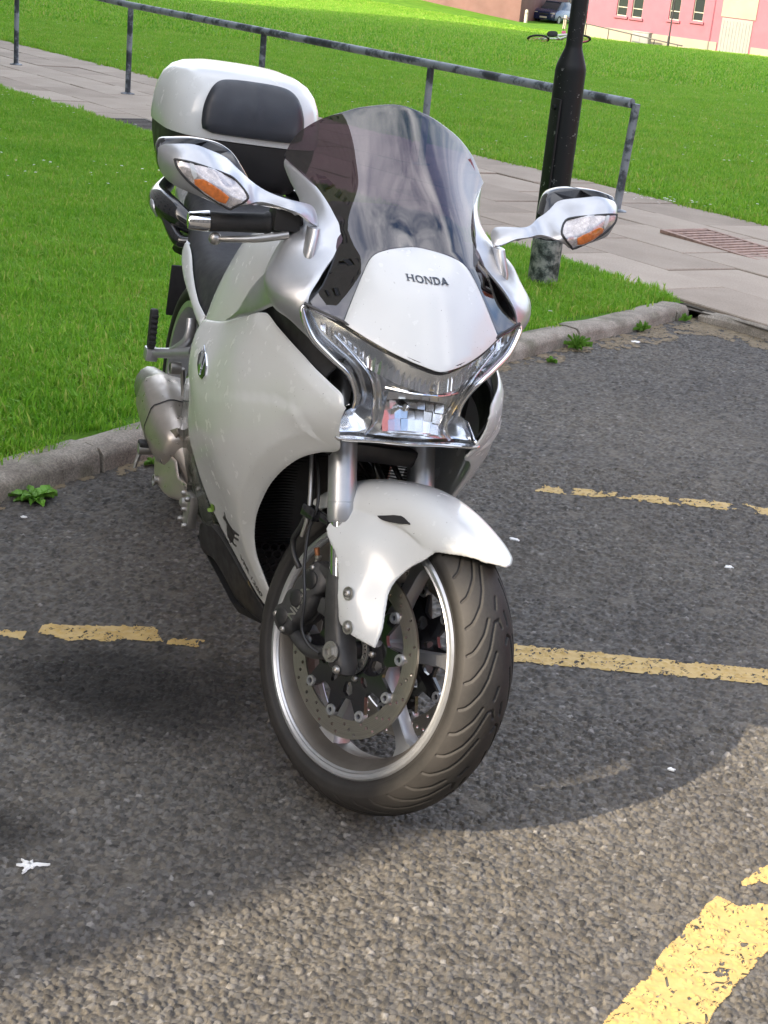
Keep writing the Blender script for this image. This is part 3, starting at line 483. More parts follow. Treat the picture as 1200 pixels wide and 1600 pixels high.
# ---- asphalt materials
def asphalt_mat(name, attr):
    m, nt, b, o = new_mat(name); setp(b, rough=.78, spec=.32)
    tc = nt.nodes.new('ShaderNodeTexCoord'); mp = nt.nodes.new('ShaderNodeMapping'); nt.links.new(tc.outputs['Object'], mp.inputs[0])
    big = noise(nt, 1.1, 5, .6, vec=mp.outputs[0]); rb = ramp(nt, big.outputs['Fac'], [(.25, (.72, .72, .74)), (.5, (.98, .98, .98)), (.75, (1.18, 1.16, 1.12))])
    if attr:
        at = nt.nodes.new('ShaderNodeAttribute'); at.attribute_name = 'stone'; src = at.outputs['Color']
        fine = noise(nt, 700, 3, .6, vec=mp.outputs[0]); fr = ramp(nt, fine.outputs['Fac'], [(.3, (.75, .75, .75)), (.7, (1.25, 1.25, 1.25))])
        x = nt.nodes.new('ShaderNodeMixRGB'); x.blend_type = 'MULTIPLY'; x.inputs[0].default_value = .8; nt.links.new(src, x.inputs[1]); nt.links.new(fr.outputs[0], x.inputs[2]); src = x.outputs[0]
        bb = bump(nt, fine.outputs['Fac'], .55, .0012); nt.links.new(bb.outputs[0], b.inputs['Normal'])
    else:
        v = nt.nodes.new('ShaderNodeTexVoronoi'); v.inputs['Scale'].default_value = 95; nt.links.new(mp.outputs[0], v.inputs['Vector'])
        r = ramp(nt, v.outputs['Color'], [(0, (.034, .033, .032)), (.45, (.072, .070, .066)), (.8, (.11, .105, .096)), (1, (.18, .172, .157))]); src = r.outputs[0]
        mr = nt.nodes.new('ShaderNodeMath'); mr.operation = 'MULTIPLY'; mr.inputs[1].default_value = -1; nt.links.new(v.outputs['Distance'], mr.inputs[0])
        bb = bump(nt, mr.outputs[0], .9, .006); nt.links.new(bb.outputs[0], b.inputs['Normal'])
    y = nt.nodes.new('ShaderNodeMixRGB'); y.blend_type = 'MULTIPLY'; y.inputs[0].default_value = 1; nt.links.new(src, y.inputs[1]); nt.links.new(rb.outputs[0], y.inputs[2])
    nt.links.new(y.outputs[0], b.inputs['Base Color'])
    return m
M_['asphalt_fine'] = asphalt_mat('asphalt_aggregate', True); M_['asphalt'] = asphalt_mat('asphalt', False)
m, nt, b, o = new_mat('yellow_road_paint'); setp(b, rough=.6, spec=.4)
n1 = noise(nt, 30, 6, .65); r = ramp(nt, n1.outputs['Fac'], [(.3, (.37, .25, .08)), (.6, (.46, .325, .115)), (.8, (.40, .315, .165))]); nt.links.new(r.outputs[0], b.inputs['Base Color'])
n2 = noise(nt, 500, 3); bb = bump(nt, n2.outputs['Fac'], .3, .0008); nt.links.new(bb.outputs[0], b.inputs['Normal'])
M_['yellow'] = m

def stone_height(X, Y):
    f1, f2, i, j = voronoi(X, Y, .0108, 3); e = (f2 - f1)
    pres = hash2(i, j, 11) < .66; top = .0020 + .0044 * hash2(i, j, 12)
    tx, ty = hash2(i, j, 13) - .5, hash2(i, j, 14) - .5
    dx = X - (i + .1 + .8 * hash2(i, j, 3)) * .0108; dy = Y - (j + .1 + .8 * hash2(i, j, 4)) * .0108
    s = np.clip(e / .0024, 0, 1); s = s * s * (3 - 2 * s)
    h1 = np.where(pres, (top + tx * dx * .7 + ty * dy * .7) * s, 0)
    g1, g2, k, l = voronoi(X, Y, .0058, 23); e2 = np.clip((g2 - g1) / .0018, 0, 1); e2 = e2 * e2 * (3 - 2 * e2)
    h2 = (-.0008 + .0036 * hash2(k, l, 31)) * e2
    big = h1 > h2; h = np.where(big, h1, h2)
    a = np.where(big, hash2(i, j, 41), hash2(k, l, 41)); c = np.where(big, hash2(i, j, 42), hash2(k, l, 42))
    sh = np.where(big, s, e2)
    # stone tints: mostly dark grey, some brown, a few pale chips; dusty binder in the joints
    val = .042 + .085 * a ** 1.3 + np.where(c > .98, .09, 0) + np.where(c < .12, -.02, 0)
    warm = np.where((c > .3) & (c < .6), 1.0, .35)
    col = np.stack([val * (1 + .09 * warm), val * (1 + .01 * warm), val * (1 - .12 * warm)], -1)
    dustc = np.array([.104, .093, .076])
    w = (1 - sh)[..., None] * .75; col = col * (1 - w) + dustc * w
    # trodden-in dust and dark oil spots
    du = fbm(X, Y, .35, 51); dk = fbm(X, Y, .5, 71)
    col = col * (1 - .35 * np.clip((du - .5) * 2.4, 0, 1)[..., None]) + dustc * (.35 * np.clip((du - .5) * 2.4, 0, 1))[..., None]
    fill = np.clip((fbm(X, Y, .06, 91) - .68) * 8, 0, 1); h = h * (1 - .75 * fill) + .0016 * fill; col = col * (1 - .6 * fill[..., None]) + dustc * 1.05 * .6 * fill[..., None]
    for sx_, sy_, r_, q in ((-.55, 2.95, .19, .72), (-.40, 2.82, .12, .5), (-.66, 2.36, .10, .75), (-.2, 3.0, .10, .3), (-.1, 2.75, .08, .3)):
        d = np.hypot((X - sx_) / 1.6, Y - sy_); col = col * (1 - q * np.clip(1.3 - d / r_ + .8 * (dk - .5), 0, 1))[..., None]
    return h - .0028, col * np.array([1.07, 1.05, 1.02])
def fine_grid(x0, x1, y0, y1, st):
    xs = np.linspace(x0, x1, int(round((x1 - x0) / st)) + 1); ys = np.linspace(y0, y1, int(round((y1 - y0) / st)) + 1)
    X, Y = np.meshgrid(xs, ys); h, col = stone_height(X, Y)
    # keep the border level with the neighbouring sheet
    return X, Y, h + 0.004 * (fbm(X, Y, .5, 5) - .5), col
car_park = empty('car_park', (0, 0, 0)); tag(car_park, kind='structure')
def grid_quads(ny, nx, keep=None):
    i = np.arange(ny - 1)[:, None]; j = np.arange(nx - 1)[None]
    q = np.stack([i * nx + j, i * nx + j + 1, (i + 1) * nx + j + 1, (i + 1) * nx + j], -1)
    return q.reshape(-1, 4) if keep is None else q[keep]
def make_fine(x0, x1, y0, y1, st):
    X, Y, H, col = fine_grid(x0, x1, y0, y1, st)
    me = fast_mesh('asphalt', np.stack([X, Y, H + zg(X, Y)], -1).reshape(-1, 3), grid_quads(*X.shape), M_['asphalt_fine'], False)
    at = me.attributes.new('stone', 'FLOAT_COLOR', 'POINT'); c4 = np.ones((X.size, 4), np.float32); c4[:, :3] = col.reshape(-1, 3); at.data.foreach_set('color', c4.ravel())
    o = link('asphalt', me, car_park); tag(o, kind='stuff'); return o
make_fine(-.78, 1.02, 1.78, 3.02, .0023); make_fine(-1.25, 1.45, 3.02, 4.70, .0044); make_fine(-1.0, 2.4, 4.70, 7.9, .0075)
# wider asphalt, plain sheets round the close-up part
def sheet(name, rects, mat, parent, st=1.0, dz=0.0):
    V = []; F = []
    for x0, x1, y0, y1 in rects:
        nx, ny = max(1, int((x1 - x0) / st)), max(1, int((y1 - y0) / st)); b = len(V)
        for j in range(ny + 1):
            for i in range(nx + 1):
                x, y = x0 + (x1 - x0) * i / nx, y0 + (y1 - y0) * j / ny; V.append((x, y, z1(x, y) + dz))
        F += [(b + j * (nx + 1) + i, b + j * (nx + 1) + i + 1, b + (j + 1) * (nx + 1) + i + 1, b + (j + 1) * (nx + 1) + i) for j in range(ny) for i in range(nx)]
    return link(name, to_mesh(name, V, F, mat, 0), parent)
o = sheet('asphalt', [(-14, 30, -16, 1.78), (-14, -.78, 1.78, 3.02), (1.02, 30, 1.78, 3.02), (-14, -1.25, 3.02, 4.70), (1.45, 30, 3.02, 4.70), (-14, -1.0, 4.70, 7.9), (2.4, 30, 4.70, 7.9), (-14, 30, 7.9, 9)], M_['asphalt'], car_park, 1.0, 0.0)
tag(o, kind='stuff')
# ---- worn yellow lines: flakes of paint lying on the stones
def paint(poly, st, cut, seed, name='yellow_line', rise=.0010, edge=.02, mat='yellow', scale=.045):
    P = np.array(poly, float); lo, hi = P.min(0), P.max(0)
    xs = np.arange(lo[0], hi[0] + st, st); ys = np.arange(lo[1], hi[1] + st, st); X, Y = np.meshgrid(xs, ys); h, _ = stone_height(X, Y)
    q = np.stack([X.ravel(), Y.ravel()], 1); ins = in_poly(q, P).reshape(X.shape); d = seg_dist(q, P).reshape(X.shape) * np.where(ins, 1, -1)
    m = fbm(X, Y, scale, seed, 5) * .75 + fbm(X, Y, .16, seed + 3, 2) * .25 + np.clip(d / edge, -1, 1) * .16 - .10
    cr = fbm(X, Y, .05, seed + 60, 3); crack = np.abs(cr - .5) < .005
    m = m - np.clip(-d / edge, 0, 1) * .6; ok = (m > cut) & ~crack
    ok = ok[:-1, :-1] & ok[1:, 1:]
    Z = np.maximum(h, -.0006) * .85 + rise + .004 * (fbm(X, Y, .5, 5) - .5) + zg(X, Y)
    Q = grid_quads(*X.shape, keep=ok)
    if not len(Q): return
    V = np.stack([X, Y, Z], -1).reshape(-1, 3); u, inv = np.unique(Q, return_inverse=True)
    o = link(name, fast_mesh(name, V[u], inv.reshape(-1, 4), M_[mat], True), car_park); return o
paint([(.37, 1.92), (.52, 1.92), (.577, 2.033), (.64, 2.13), (.70, 2.22), (.76, 2.29), (.80, 2.36), (.74, 2.375), (.69, 2.36), (.655, 2.385), (.625, 2.345), (.54, 2.21), (.467, 2.085)], .0023, .31, 3, edge=.016)
paint([(.705, 2.43), (.74, 2.45), (.80, 2.42), (.86, 2.50), (.84, 2.58), (.77, 2.505)], .0023, .30, 5, edge=.014)
paint([(.30, 3.245), (.93, 3.262), (1.2, 3.275), (1.2, 3.345), (.94, 3.342), (.30, 3.335)], .004, .33, 13, edge=.012)
paint([(-.735, 3.15), (-.66, 3.12), (-.46, 3.165), (-.49, 3.235), (-.73, 3.19)], .004, .30, 21, edge=.012)
paint([(-.45, 3.155), (-.37, 3.155), (-.37, 3.195), (-.45, 3.20)], .004, .42, 24)
paint([(-.92, 3.10), (-.76, 3.11), (-.76, 3.15), (-.92, 3.14)], .004, .47, 27)
paint([(.44, 4.415), (1.3, 4.42), (1.3, 4.50), (.44, 4.475)], .0044, .47, 33)

# ---- kerb stones
m, nt, b, o = new_mat('kerb_granite'); setp(b, rough=.8, spec=.3)
n1 = noise(nt, 9, 6, .65); n2 = noise(nt, 160, 4, .7)
r1 = ramp(nt, n1.outputs['Fac'], [(.3, (.19, .168, .14)), (.55, (.33, .30, .255)), (.78, (.44, .405, .35))]); r2 = ramp(nt, n2.outputs['Fac'], [(.35, (.55, .55, .55)), (.65, (1.3, 1.28, 1.25))])
x = nt.nodes.new('ShaderNodeMixRGB'); x.blend_type = 'MULTIPLY'; x.inputs[0].default_value = .8; nt.links.new(r1.outputs[0], x.inputs[1]); nt.links.new(r2.outputs[0], x.inputs[2])
n3 = noise(nt, 5, 4); mossr = ramp(nt, n3.outputs['Fac'], [(.56, (0, 0, 0)), (.72, (.6, .6, .6))]); y = nt.nodes.new('ShaderNodeMixRGB'); y.inputs[2].default_value = (.05, .06, .02, 1)
nt.links.new(mossr.outputs[0], y.inputs[0]); nt.links.new(x.outputs[0], y.inputs[1]); nt.links.new(y.outputs[0], b.inputs['Base Color'])
bb = bump(nt, n2.outputs['Fac'], .8, .006); nt.links.new(bb.outputs[0], b.inputs['Normal'])
M_['kerb'] = m
KD = Vector((.5637, .826, 0)); KN = Vector((-.826, .5637, 0))         # along the kerb, towards the lawn
K0 = Vector((-1.016, 3.888, 0))
PU = Vector((-.572, .82, 0)); PN = Vector((.82, .572, 0))              # along the path, across it
def kerb_stone(a, b, w, h, parent, seed, inward):
    """one uneven kerb stone from a to b"""
    rr = random.Random(seed); d = (b - a); L = d.length; d.normalize(); n = inward; nseg = max(3, int(L / .07)); R = []
    ph = rr.uniform(0, 9)
    for i in range(nseg + 1):
        t = i / nseg; e = 1 - .5 * max(0, 1 - min(t, 1 - t) * L / .015) * .25
        p = a + d * (L * t); z = z1(p.x, p.y)
        j = lambda s: s * math.sin(ph + t * 5.3) + rr.uniform(-.003, .003)
        top = h * (1 if 0 < i < nseg else .96) + j(.004)
        prof = [(0 + j(.004), -.06), (0.002 + j(.004), top * .55), (.006 + j(.003), top - .018), (.022, top - .002), (w * .6, top + j(.002)), (w, top - .006), (w, -.06)]
        R.append([tuple(p + n * q + Vector((0, 0, z + zz))) for q, zz in prof])
    mb = MB(); mb.rings(R); o = mb.build('kerb_stone', M_['kerb'], parent, None, 60); return o
kerb = empty('kerb', (K0.x, K0.y, 0)); tag(kerb, kind='structure')
def add_local(o, root):
    o.parent = root; o.matrix_parent_inverse = root.matrix_world.inverted() if False else Matrix.Translation(-root.location)
t = -4.2; i = 0; Lk = 4.17
while t < Lk - .05:
    L = min(.915 - (i % 3) * .0, Lk - t)
    a, b2 = K0 + KD * (t + .006), K0 + KD * (t + L - .006)
    hh = .070 if t < 2.2 else .062
    add_local(kerb_stone(a, b2, .125, hh, None, i, KN), kerb); t += L; i += 1
# second run, flush with the path, turning to the right
C0 = K0 + KD * Lk; CD = Vector((.644, -.765, 0)); t = .05; 
while t < 5.0:
    a, b2 = C0 + CD * (t + .006), C0 + CD * (t + .909)
    add_local(kerb_stone(a, b2, .12, .05, None, i, Vector((.765, .644, 0))), kerb); t += .915; i += 1

# ---- paved path: every slab a piece of its own
m, nt, b, o = new_mat('concrete_slab'); setp(b, rough=.85, spec=.25)
oi = nt.nodes.new('ShaderNodeObjectInfo'); n1 = noise(nt, 2.2, 6, .65); n2 = noise(nt, 110, 4, .7)
mi = nt.nodes.new('ShaderNodeMath'); mi.operation = 'MULTIPLY_ADD'; mi.inputs[1].default_value = .35; nt.links.new(oi.outputs['Random'], mi.inputs[0])
mh = nt.nodes.new('ShaderNodeMath'); mh.operation = 'MULTIPLY'; mh.inputs[1].default_value = .65; nt.links.new(n1.outputs['Fac'], mh.inputs[0]); nt.links.new(mh.outputs[0], mi.inputs[2])
r1 = ramp(nt, mi.outputs[0], [(.25, (.245, .205, .165)), (.5, (.33, .28, .228)), (.75, (.40, .345, .285))]); r2 = ramp(nt, n2.outputs['Fac'], [(.35, (.75, .75, .75)), (.65, (1.2, 1.2, 1.2))])
x = nt.nodes.new('ShaderNodeMixRGB'); x.blend_type = 'MULTIPLY'; x.inputs[0].default_value = .7; nt.links.new(r1.outputs[0], x.inputs[1]); nt.links.new(r2.outputs[0], x.inputs[2])
n3 = noise(nt, 26, 5, .7); sp = ramp(nt, n3.outputs['Fac'], [(.66, (1, 1, 1)), (.74, (.62, .60, .58))]); x2 = nt.nodes.new('ShaderNodeMixRGB'); x2.blend_type = 'MULTIPLY'; x2.inputs[0].default_value = .8; nt.links.new(x.outputs[0], x2.inputs[1]); nt.links.new(sp.outputs[0], x2.inputs[2])
nt.links.new(x2.outputs[0], b.inputs['Base Color']); bb = bump(nt, n2.outputs['Fac'], .5, .004); nt.links.new(bb.outputs[0], b.inputs['Normal'])
M_['slab'] = m
M_['soil'] = simple('soil', (.052, .042, .028), .95, var=.35, vscale=14, bumps=.8, bscale=60)
path = empty('path', (0, 8, z1(0, 8))); tag(path, kind='structure')
ROWS = [5.36, 5.86, 6.40, 6.94, 7.46, 8.06]; SL = .90
rr = random.Random(3)
slab_me = {}
def path_z(x, y): return z1(x, y) + .062
# bedding under the joints
V = []; us = np.arange(-6, 34.1, .5)
for u in us:
    for n_ in (5.33, 8.10):
        p = PU * u + PN * n_; V.append((p.x, p.y, path_z(p.x, p.y) - .016))
F = [(2 * i, 2 * i + 1, 2 * i + 3, 2 * i + 2) for i in range(len(us) - 1)]
add_local(link('bedding', to_mesh('bedding', V, F, M_['soil'], 0)), path)
TOP_LIMIT = C0 + Vector((.765, .644, 0)) * .12
DRAIN = PU * 6.55 + PN * 7.0
nslab = 0
for ri in range(5):
    n0, n1_ = ROWS[ri], ROWS[ri + 1]; w = n1_ - n0 - .012
    u = -5.2 + (ri % 2) * .45
    while u < 26:
        c = PU * (u + SL / 2) + PN * (n0 + n1_) / 2
        if c.y > 2 and ((c - DRAIN).length > .33 or True):
            key = (ri, nslab % 4)
            if key not in slab_me:
                mb = MB(); lx, ly = SL - .012, w
                e = .006; rs = random.Random(nslab)
                V = []
                for q, zz in ((0, -.05), (0, -.005), (e, 0.0)):
                    V.append([(-lx / 2 + q, -ly / 2 + q, zz), (lx / 2 - q, -ly / 2 + q, zz), (lx / 2 - q, ly / 2 - q, zz), (-lx / 2 + q, ly / 2 - q, zz)])
                mb.rings(V); slab_me[key] = to_mesh('slab', mb.V, mb.F, M_['slab'], 30)
            o = link('slab', slab_me[key]); z = path_z(c.x, c.y)
            slope = math.atan(-.041) if c.y > 5 else 0
            rot = Matrix.Rotation(slope, 4, 'X') @ Matrix.Rotation(math.atan2(PU.y, PU.x), 4, 'Z') @ Matrix.Rotation(rad(rr.uniform(-.5, .5)), 4, 'X') @ Matrix.Rotation(rad(rr.uniform(-.35, .35)), 4, 'Y')
            o.matrix_world = Matrix.Translation((c.x, c.y, z + rr.uniform(-.004, .004))) @ rot
            add_local(o, path); nslab += 1
        u += SL
# ---- iron drains let into the path
M_['iron'] = simple('rusty_iron', (.05, .042, .036), .7, .3, var=.4, vscale=40)
M_['brickred'] = simple('worn_red_grating', (.30, .205, .165), .8, 0, var=.3, vscale=30)
def drain(name, c, lx, ly, bars, mat, label, rz):
    d = empty(name, (c.x, c.y, path_z(c.x, c.y) + .004), rz); tag(d, label, 'drain cover')
    mb = MB()
    for s in (-1, 1): mb.box((0, s * ly / 2, 0), (lx, .03, .022), bevel=.003); mb.box((s * (lx / 2 - .015), 0, 0), (.03, ly - .03, .022), bevel=.003)
    mb.build('frame', mat, d)
    for k in range(bars):
        mb = MB(); mb.box((-lx / 2 + lx * (k + .5) / bars, 0, -.001), (lx / bars * .55, ly - .03, .018), bevel=.002); mb.build('bar', mat, d)
    mb = MB(); mb.box((0, 0, -.009), (lx - .05, ly - .04, .004)); mb.build('pit', M_['soil'], d)
rz = math.atan2(PU.y, PU.x)
drain('drain_grate', PU * 6.6 + PN * 6.98, 1.0, .36, 16, M_['brickred'], 'long rust coloured slotted drain grating set in the paved path', rz)
dd = Vector((-2.3, 12.9, 0)); drain('iron_drain', dd, .62, .42, 9, M_['iron'], 'dark iron drain grid at the lawn edge of the path behind the top box', rz)

# ---- lawns
m, nt, b, o = new_mat('lawn_thatch'); setp(b, rough=.9, spec=.15)
n1 = noise(nt, 1.3, 6, .65); n2 = noise(nt, 55, 5, .7)
r1 = ramp(nt, n1.outputs['Fac'], [(.3, (.06, .165, .012)), (.55, (.095, .225, .016)), (.75, (.135, .25, .024))]); r2 = ramp(nt, n2.outputs['Fac'], [(.3, (.45, .5, .45)), (.7, (1.4, 1.35, 1.3))])
x = nt.nodes.new('ShaderNodeMixRGB'); x.blend_type = 'MULTIPLY'; x.inputs[0].default_value = .8; nt.links.new(r1.outputs[0], x.inputs[1]); nt.links.new(r2.outputs[0], x.inputs[2]); nt.links.new(x.outputs[0], b.inputs['Base Color'])
bb = bump(nt, n2.outputs['Fac'], 1.0, .02); nt.links.new(bb.outputs[0], b.inputs['Normal'])
M_['thatch'] = m
m, nt, b, o = new_mat('grass_blade'); setp(b, rough=.5, spec=.28)
at = nt.nodes.new('ShaderNodeAttribute'); at.attribute_name = 'tint'
oi = nt.nodes.new('ShaderNodeObjectInfo'); n1 = noise(nt, 1.6, 6, .65); gm = nt.nodes.new('ShaderNodeNewGeometry'); nt.links.new(gm.outputs['Position'], n1.inputs['Vector'])
ad_ = nt.nodes.new('ShaderNodeMath'); ad_.operation = 'MULTIPLY_ADD'; ad_.inputs[1].default_value = .45; nt.links.new(at.outputs['Fac'], ad_.inputs[0])
h2 = nt.nodes.new('ShaderNodeMath'); h2.operation = 'MULTIPLY'; h2.inputs[1].default_value = .55; nt.links.new(n1.outputs['Fac'], h2.inputs[0]); nt.links.new(h2.outputs[0], ad_.inputs[2])
r1 = ramp(nt, ad_.outputs[0], [(.16, (.085, .28, .014)), (.40, (.175, .40, .028)), (.66, (.27, .49, .045)), (.90, (.46, .48, .13))]); nt.links.new(r1.outputs[0], b.inputs['Base Color'])
tr = nt.nodes.new('ShaderNodeBsdfTranslucent'); nt.links.new(r1.outputs[0], tr.inputs[0]); mx = nt.nodes.new('ShaderNodeMixShader'); mx.inputs[0].default_value = .5
nt.links.new(b.outputs[0], mx.inputs[1]); nt.links.new(tr.outputs[0], mx.inputs[2]); nt.links.new(mx.outputs[0], o.inputs['Surface'])
M_['blade'] = m
M_['daisy'] = simple('daisy_white', (.8, .8, .76), .6, var=.03)

def poly_sheet(name, poly, zf, mat, st):
    L = smooth_outline(poly, st, 5); G = hexgrid(L.min(0), L.max(0), st); G = G[in_poly(G, L)]; G = G[seg_dist(G, L) > st * .5]
    P, T = tri2d(G, [L]); V = [(p[0], p[1], zf(p[0], p[1])) for p in P]
    n = np.cross(np.array(V)[T[:, 1]] - np.array(V)[T[:, 0]], np.array(V)[T[:, 2]] - np.array(V)[T[:, 0]])
    T[n[:, 2] < 0] = T[n[:, 2] < 0][:, ::-1]
    return link(name, to_mesh(name, V, T, mat, 0))
def kline(t, off): p = K0 + KD * t + KN * off; return (p.x, p.y)
def pline(u, n_): p = PU * u + PN * n_; return (p.x, p.y)
near_poly = [kline(-5, .11), kline(-2, .11), kline(0, .11), kline(2, .11), kline(3.3, .11), kline(4.0, .13), pline(5.35, 5.345), pline(7, 5.345), pline(10, 5.345), pline(14, 5.345), pline(20, 5.345), (-16, 14), (-9, 2)]
def near_z(x, y):
    d = (Vector((x, y, 0)) - K0).dot(KN) - .11
    return z1(x, y) + .050 + .02 * min(1, max(0, d) / .5) + .012 * float(fbm(np.array([x]), np.array([y]), .7, 9, 3)[0] - .5)
def far_z(x, y): return z1(x, y) + .045 + .03 * float(fbm(np.array([x]), np.array([y]), 2.5, 19, 3)[0] - .5) + hill(x, y)
def hill(x, y): return min(1.3, max(0, (y - 82) / 24)) * min(1, max(0, (6 - x) / 22)) * 1.6
lawn_n = poly_sheet('lawn', near_poly, near_z, M_['thatch'], .25); tag(lawn_n, kind='structure')
far_poly = [pline(-6, 8.075), pline(0, 8.075), pline(8, 8.075), pline(20, 8.075), pline(34, 8.075), (-60, 50), (-60, 122), (60, 122), (60, 9)]
lawn_f = poly_sheet('lawn', far_poly, far_z, M_['thatch'], 2.0); tag(lawn_f, kind='structure')
_q = Vector((.765, .644, 0)); tag(poly_sheet('bare_soil', [tuple(p)[:2] for p in (C0 + KN * .02, C0 + CD * .6 + _q * .08, C0 + CD * .6 + _q * .4, C0 + _q * .5, C0 + KN * .6, C0 - KD * .35 + KN * .3, C0 - KD * .35 + KN * .10)], lambda x, y: z1(x, y) + .040, M_['soil'], .12), kind='structure')
# ground to the horizon, under everything else
V = []; xs = [-900, -200, -60, 0, 60, 200, 900]; ys = [-900, -100, -20, 5, 20, 50, 75, 100, 150, 300, 900]
for y in ys:
    for x_ in xs: V.append((x_, y, z1(x_, y) - .12))
F = [(j * 7 + i, j * 7 + i + 1, (j + 1) * 7 + i + 1, (j + 1) * 7 + i) for j in range(len(ys) - 1) for i in range(6)]
M_['field'] = simple('distant_grass', (.045, .10, .018), .95, var=.3, vscale=.05)
gnd = link('ground', to_mesh('ground', V, F, M_['field'], 0)); tag(gnd, kind='structure')

# grass: tufts of blades spread over the lawns
def tuft_mesh(name, nb, spread, hmin, hmax, wid, seed):
    r = random.Random(seed); V = []; F = []; tint = []
    for k in range(nb):
        a = r.uniform(0, 6.283); q = spread * math.sqrt(r.random()); x, y = q * math.cos(a), q * math.sin(a)
        h = r.uniform(hmin, hmax); la = r.uniform(0, 6.283); le = h * r.uniform(.15, .75); w = wid * r.uniform(.6, 1.2)
        dx, dy = math.cos(la), math.sin(la); px_, py_ = -dy * w / 2, dx * w / 2; b = len(V)
        V += [(x - px_, y - py_, -.004), (x + px_, y + py_, -.004), (x + dx * le * .35 - px_ * .8, y + dy * le * .35 - py_ * .8, h * .6), (x + dx * le * .35 + px_ * .8, y + dy * le * .35 + py_ * .8, h * .6), (x + dx * le, y + dy * le, h * (1 - .25 * le / h))]
        F += [(b, b + 1, b + 3, b + 2), (b + 2, b + 3, b + 4)]
        t = r.random() if r.random() > .11 else 1.25; tint += [t] * 5
    me = to_mesh(name, V, F, M_['blade'], 0)
    at = me.attributes.new('tint', 'FLOAT', 'POINT'); at.data.foreach_set('value', tint)
    return me
def scatter(name, P, scale, src, parent, kind='stuff'):
    """points carry turn and size; the source tuft is itself one of the tufts on the lawn"""
    me = bpy.data.meshes.new(name); me.vertices.add(len(P)); me.vertices.foreach_set('co', np.asarray(P, np.float32).ravel())
    a = me.attributes.new('turn', 'FLOAT_VECTOR', 'POINT'); t = np.zeros((len(P), 3), np.float32); t[:, 2] = rng.random(len(P)) * 6.283; t[:, 0] = rng.normal(0, .10, len(P)); t[:, 1] = rng.normal(0, .10, len(P)); a.data.foreach_set('vector', t.ravel())
    a = me.attributes.new('size', 'FLOAT', 'POINT'); a.data.foreach_set('value', np.asarray(scale, np.float32))
    o = link(name, me); tag(o, kind=kind)
    ng = bpy.data.node_groups.new(name, 'GeometryNodeTree'); ng.interface.new_socket('Geometry', in_out='INPUT', socket_type='NodeSocketGeometry'); ng.interface.new_socket('Geometry', in_out='OUTPUT', socket_type='NodeSocketGeometry')
    N = ng.nodes; i = N.new('NodeGroupInput'); u = N.new('NodeGroupOutput'); ip = N.new('GeometryNodeInstanceOnPoints'); oi = N.new('GeometryNodeObjectInfo'); oi.inputs['Object'].default_value = src; oi.transform_space = 'ORIGINAL'
    n1 = N.new('GeometryNodeInputNamedAttribute'); n1.data_type = 'FLOAT_VECTOR'; n1.inputs['Name'].default_value = 'turn'
    n2 = N.new('GeometryNodeInputNamedAttribute'); n2.data_type = 'FLOAT'; n2.inputs['Name'].default_value = 'size'
    L = ng.links; mp = N.new('GeometryNodeMeshToPoints')
    L.new(i.outputs[0], mp.inputs['Mesh']); L.new(mp.outputs[0], ip.inputs['Points']); L.new(oi.outputs['Geometry'], ip.inputs['Instance']); L.new(n1.outputs['Attribute'], ip.inputs['Rotation']); L.new(n2.outputs['Attribute'], ip.inputs['Scale']); L.new(ip.outputs[0], u.inputs[0])
    md = o.modifiers.new('scatter', 'NODES'); md.node_group = ng
    if parent is not None: o.parent = parent
    return o
M_['sand'] = simple('kerb_dirt', (.17, .135, .085), .95, var=.3, vscale=40, bumps=.8, bscale=120)
def kstrip(t0, t1, w0, w1): return [tuple(K0 + KD * t0 + KN * .03)[:2], tuple(K0 + KD * t1 + KN * .03)[:2], tuple(K0 + KD * t1 - KN * w1)[:2], tuple(K0 + KD * t0 - KN * w0)[:2]]
paint(kstrip(2.2, 4.2, .06, .26), .006, .44, 91, 'gutter_dirt', .0012, .08, 'sand', .05)
paint(kstrip(-1.0, 2.0, .05, .05), .006, .47, 95, 'gutter_dirt', .0012, .05, 'sand', .05)
paint([(1.2, 7.05), (1.42, 7.25), (1.9, 6.7), (2.2, 6.35), (2.05, 6.2), (1.55, 6.75)], .006, .44, 97, 'gutter_dirt', .0012, .08, 'sand', .05)
def rand_in(poly, n, box=None):
    P = np.array(poly, float); lo, hi = P.min(0), P.max(0)
    if box: lo = np.maximum(lo, box[:2]); hi = np.minimum(hi, box[2:])
    q = lo + rng.random((n, 2)) * (hi - lo); return q[in_poly(q, P)]
def in_view(q, m=.06):
    """drop far grass well outside the picture to save memory"""
    return (np.abs(q[:, 0]) < q[:, 1] * .55 + 1.0 + m)
for var in range(2):
    src = link('grass_tuft', tuft_mesh('grass_tuft', 34, .05, .016, .040, .0042, 5 + var)); sp_ = (-1.6 - .1 * var, 5.2); src.location = (*sp_, near_z(*sp_)); src.parent = lawn_n; tag(src, kind='stuff')
    q = rand_in(near_poly, 52000, (-7, 3.6, 3, 16)); q = q[in_view(q)]
    dens = np.clip(1.25 - (q[:, 1] - 4) * .06, .45, 1); q = q[rng.random(len(q)) < dens]
    bare = fbm(q[:, 0], q[:, 1], .22, 77, 3); dk = (q - np.array([K0.x, K0.y])) @ np.array([KN.x, KN.y]) - .11
    q = q[(dk > .0) & ((dk > .09) | (bare < .52))]; dk = (q - np.array([K0.x, K0.y])) @ np.array([KN.x, KN.y]) - .11
    sc = rng.uniform(.7, 1.15, len(q)) * (.8 + .5 * fbm(q[:, 0], q[:, 1], .5, 33, 3)) * np.where(rng.random(len(q)) < .04, 1.5, 1)
    scatter('grass', [(x_, y_, near_z(x_, y_) - .004) for x_, y_ in q], sc, src, lawn_n)
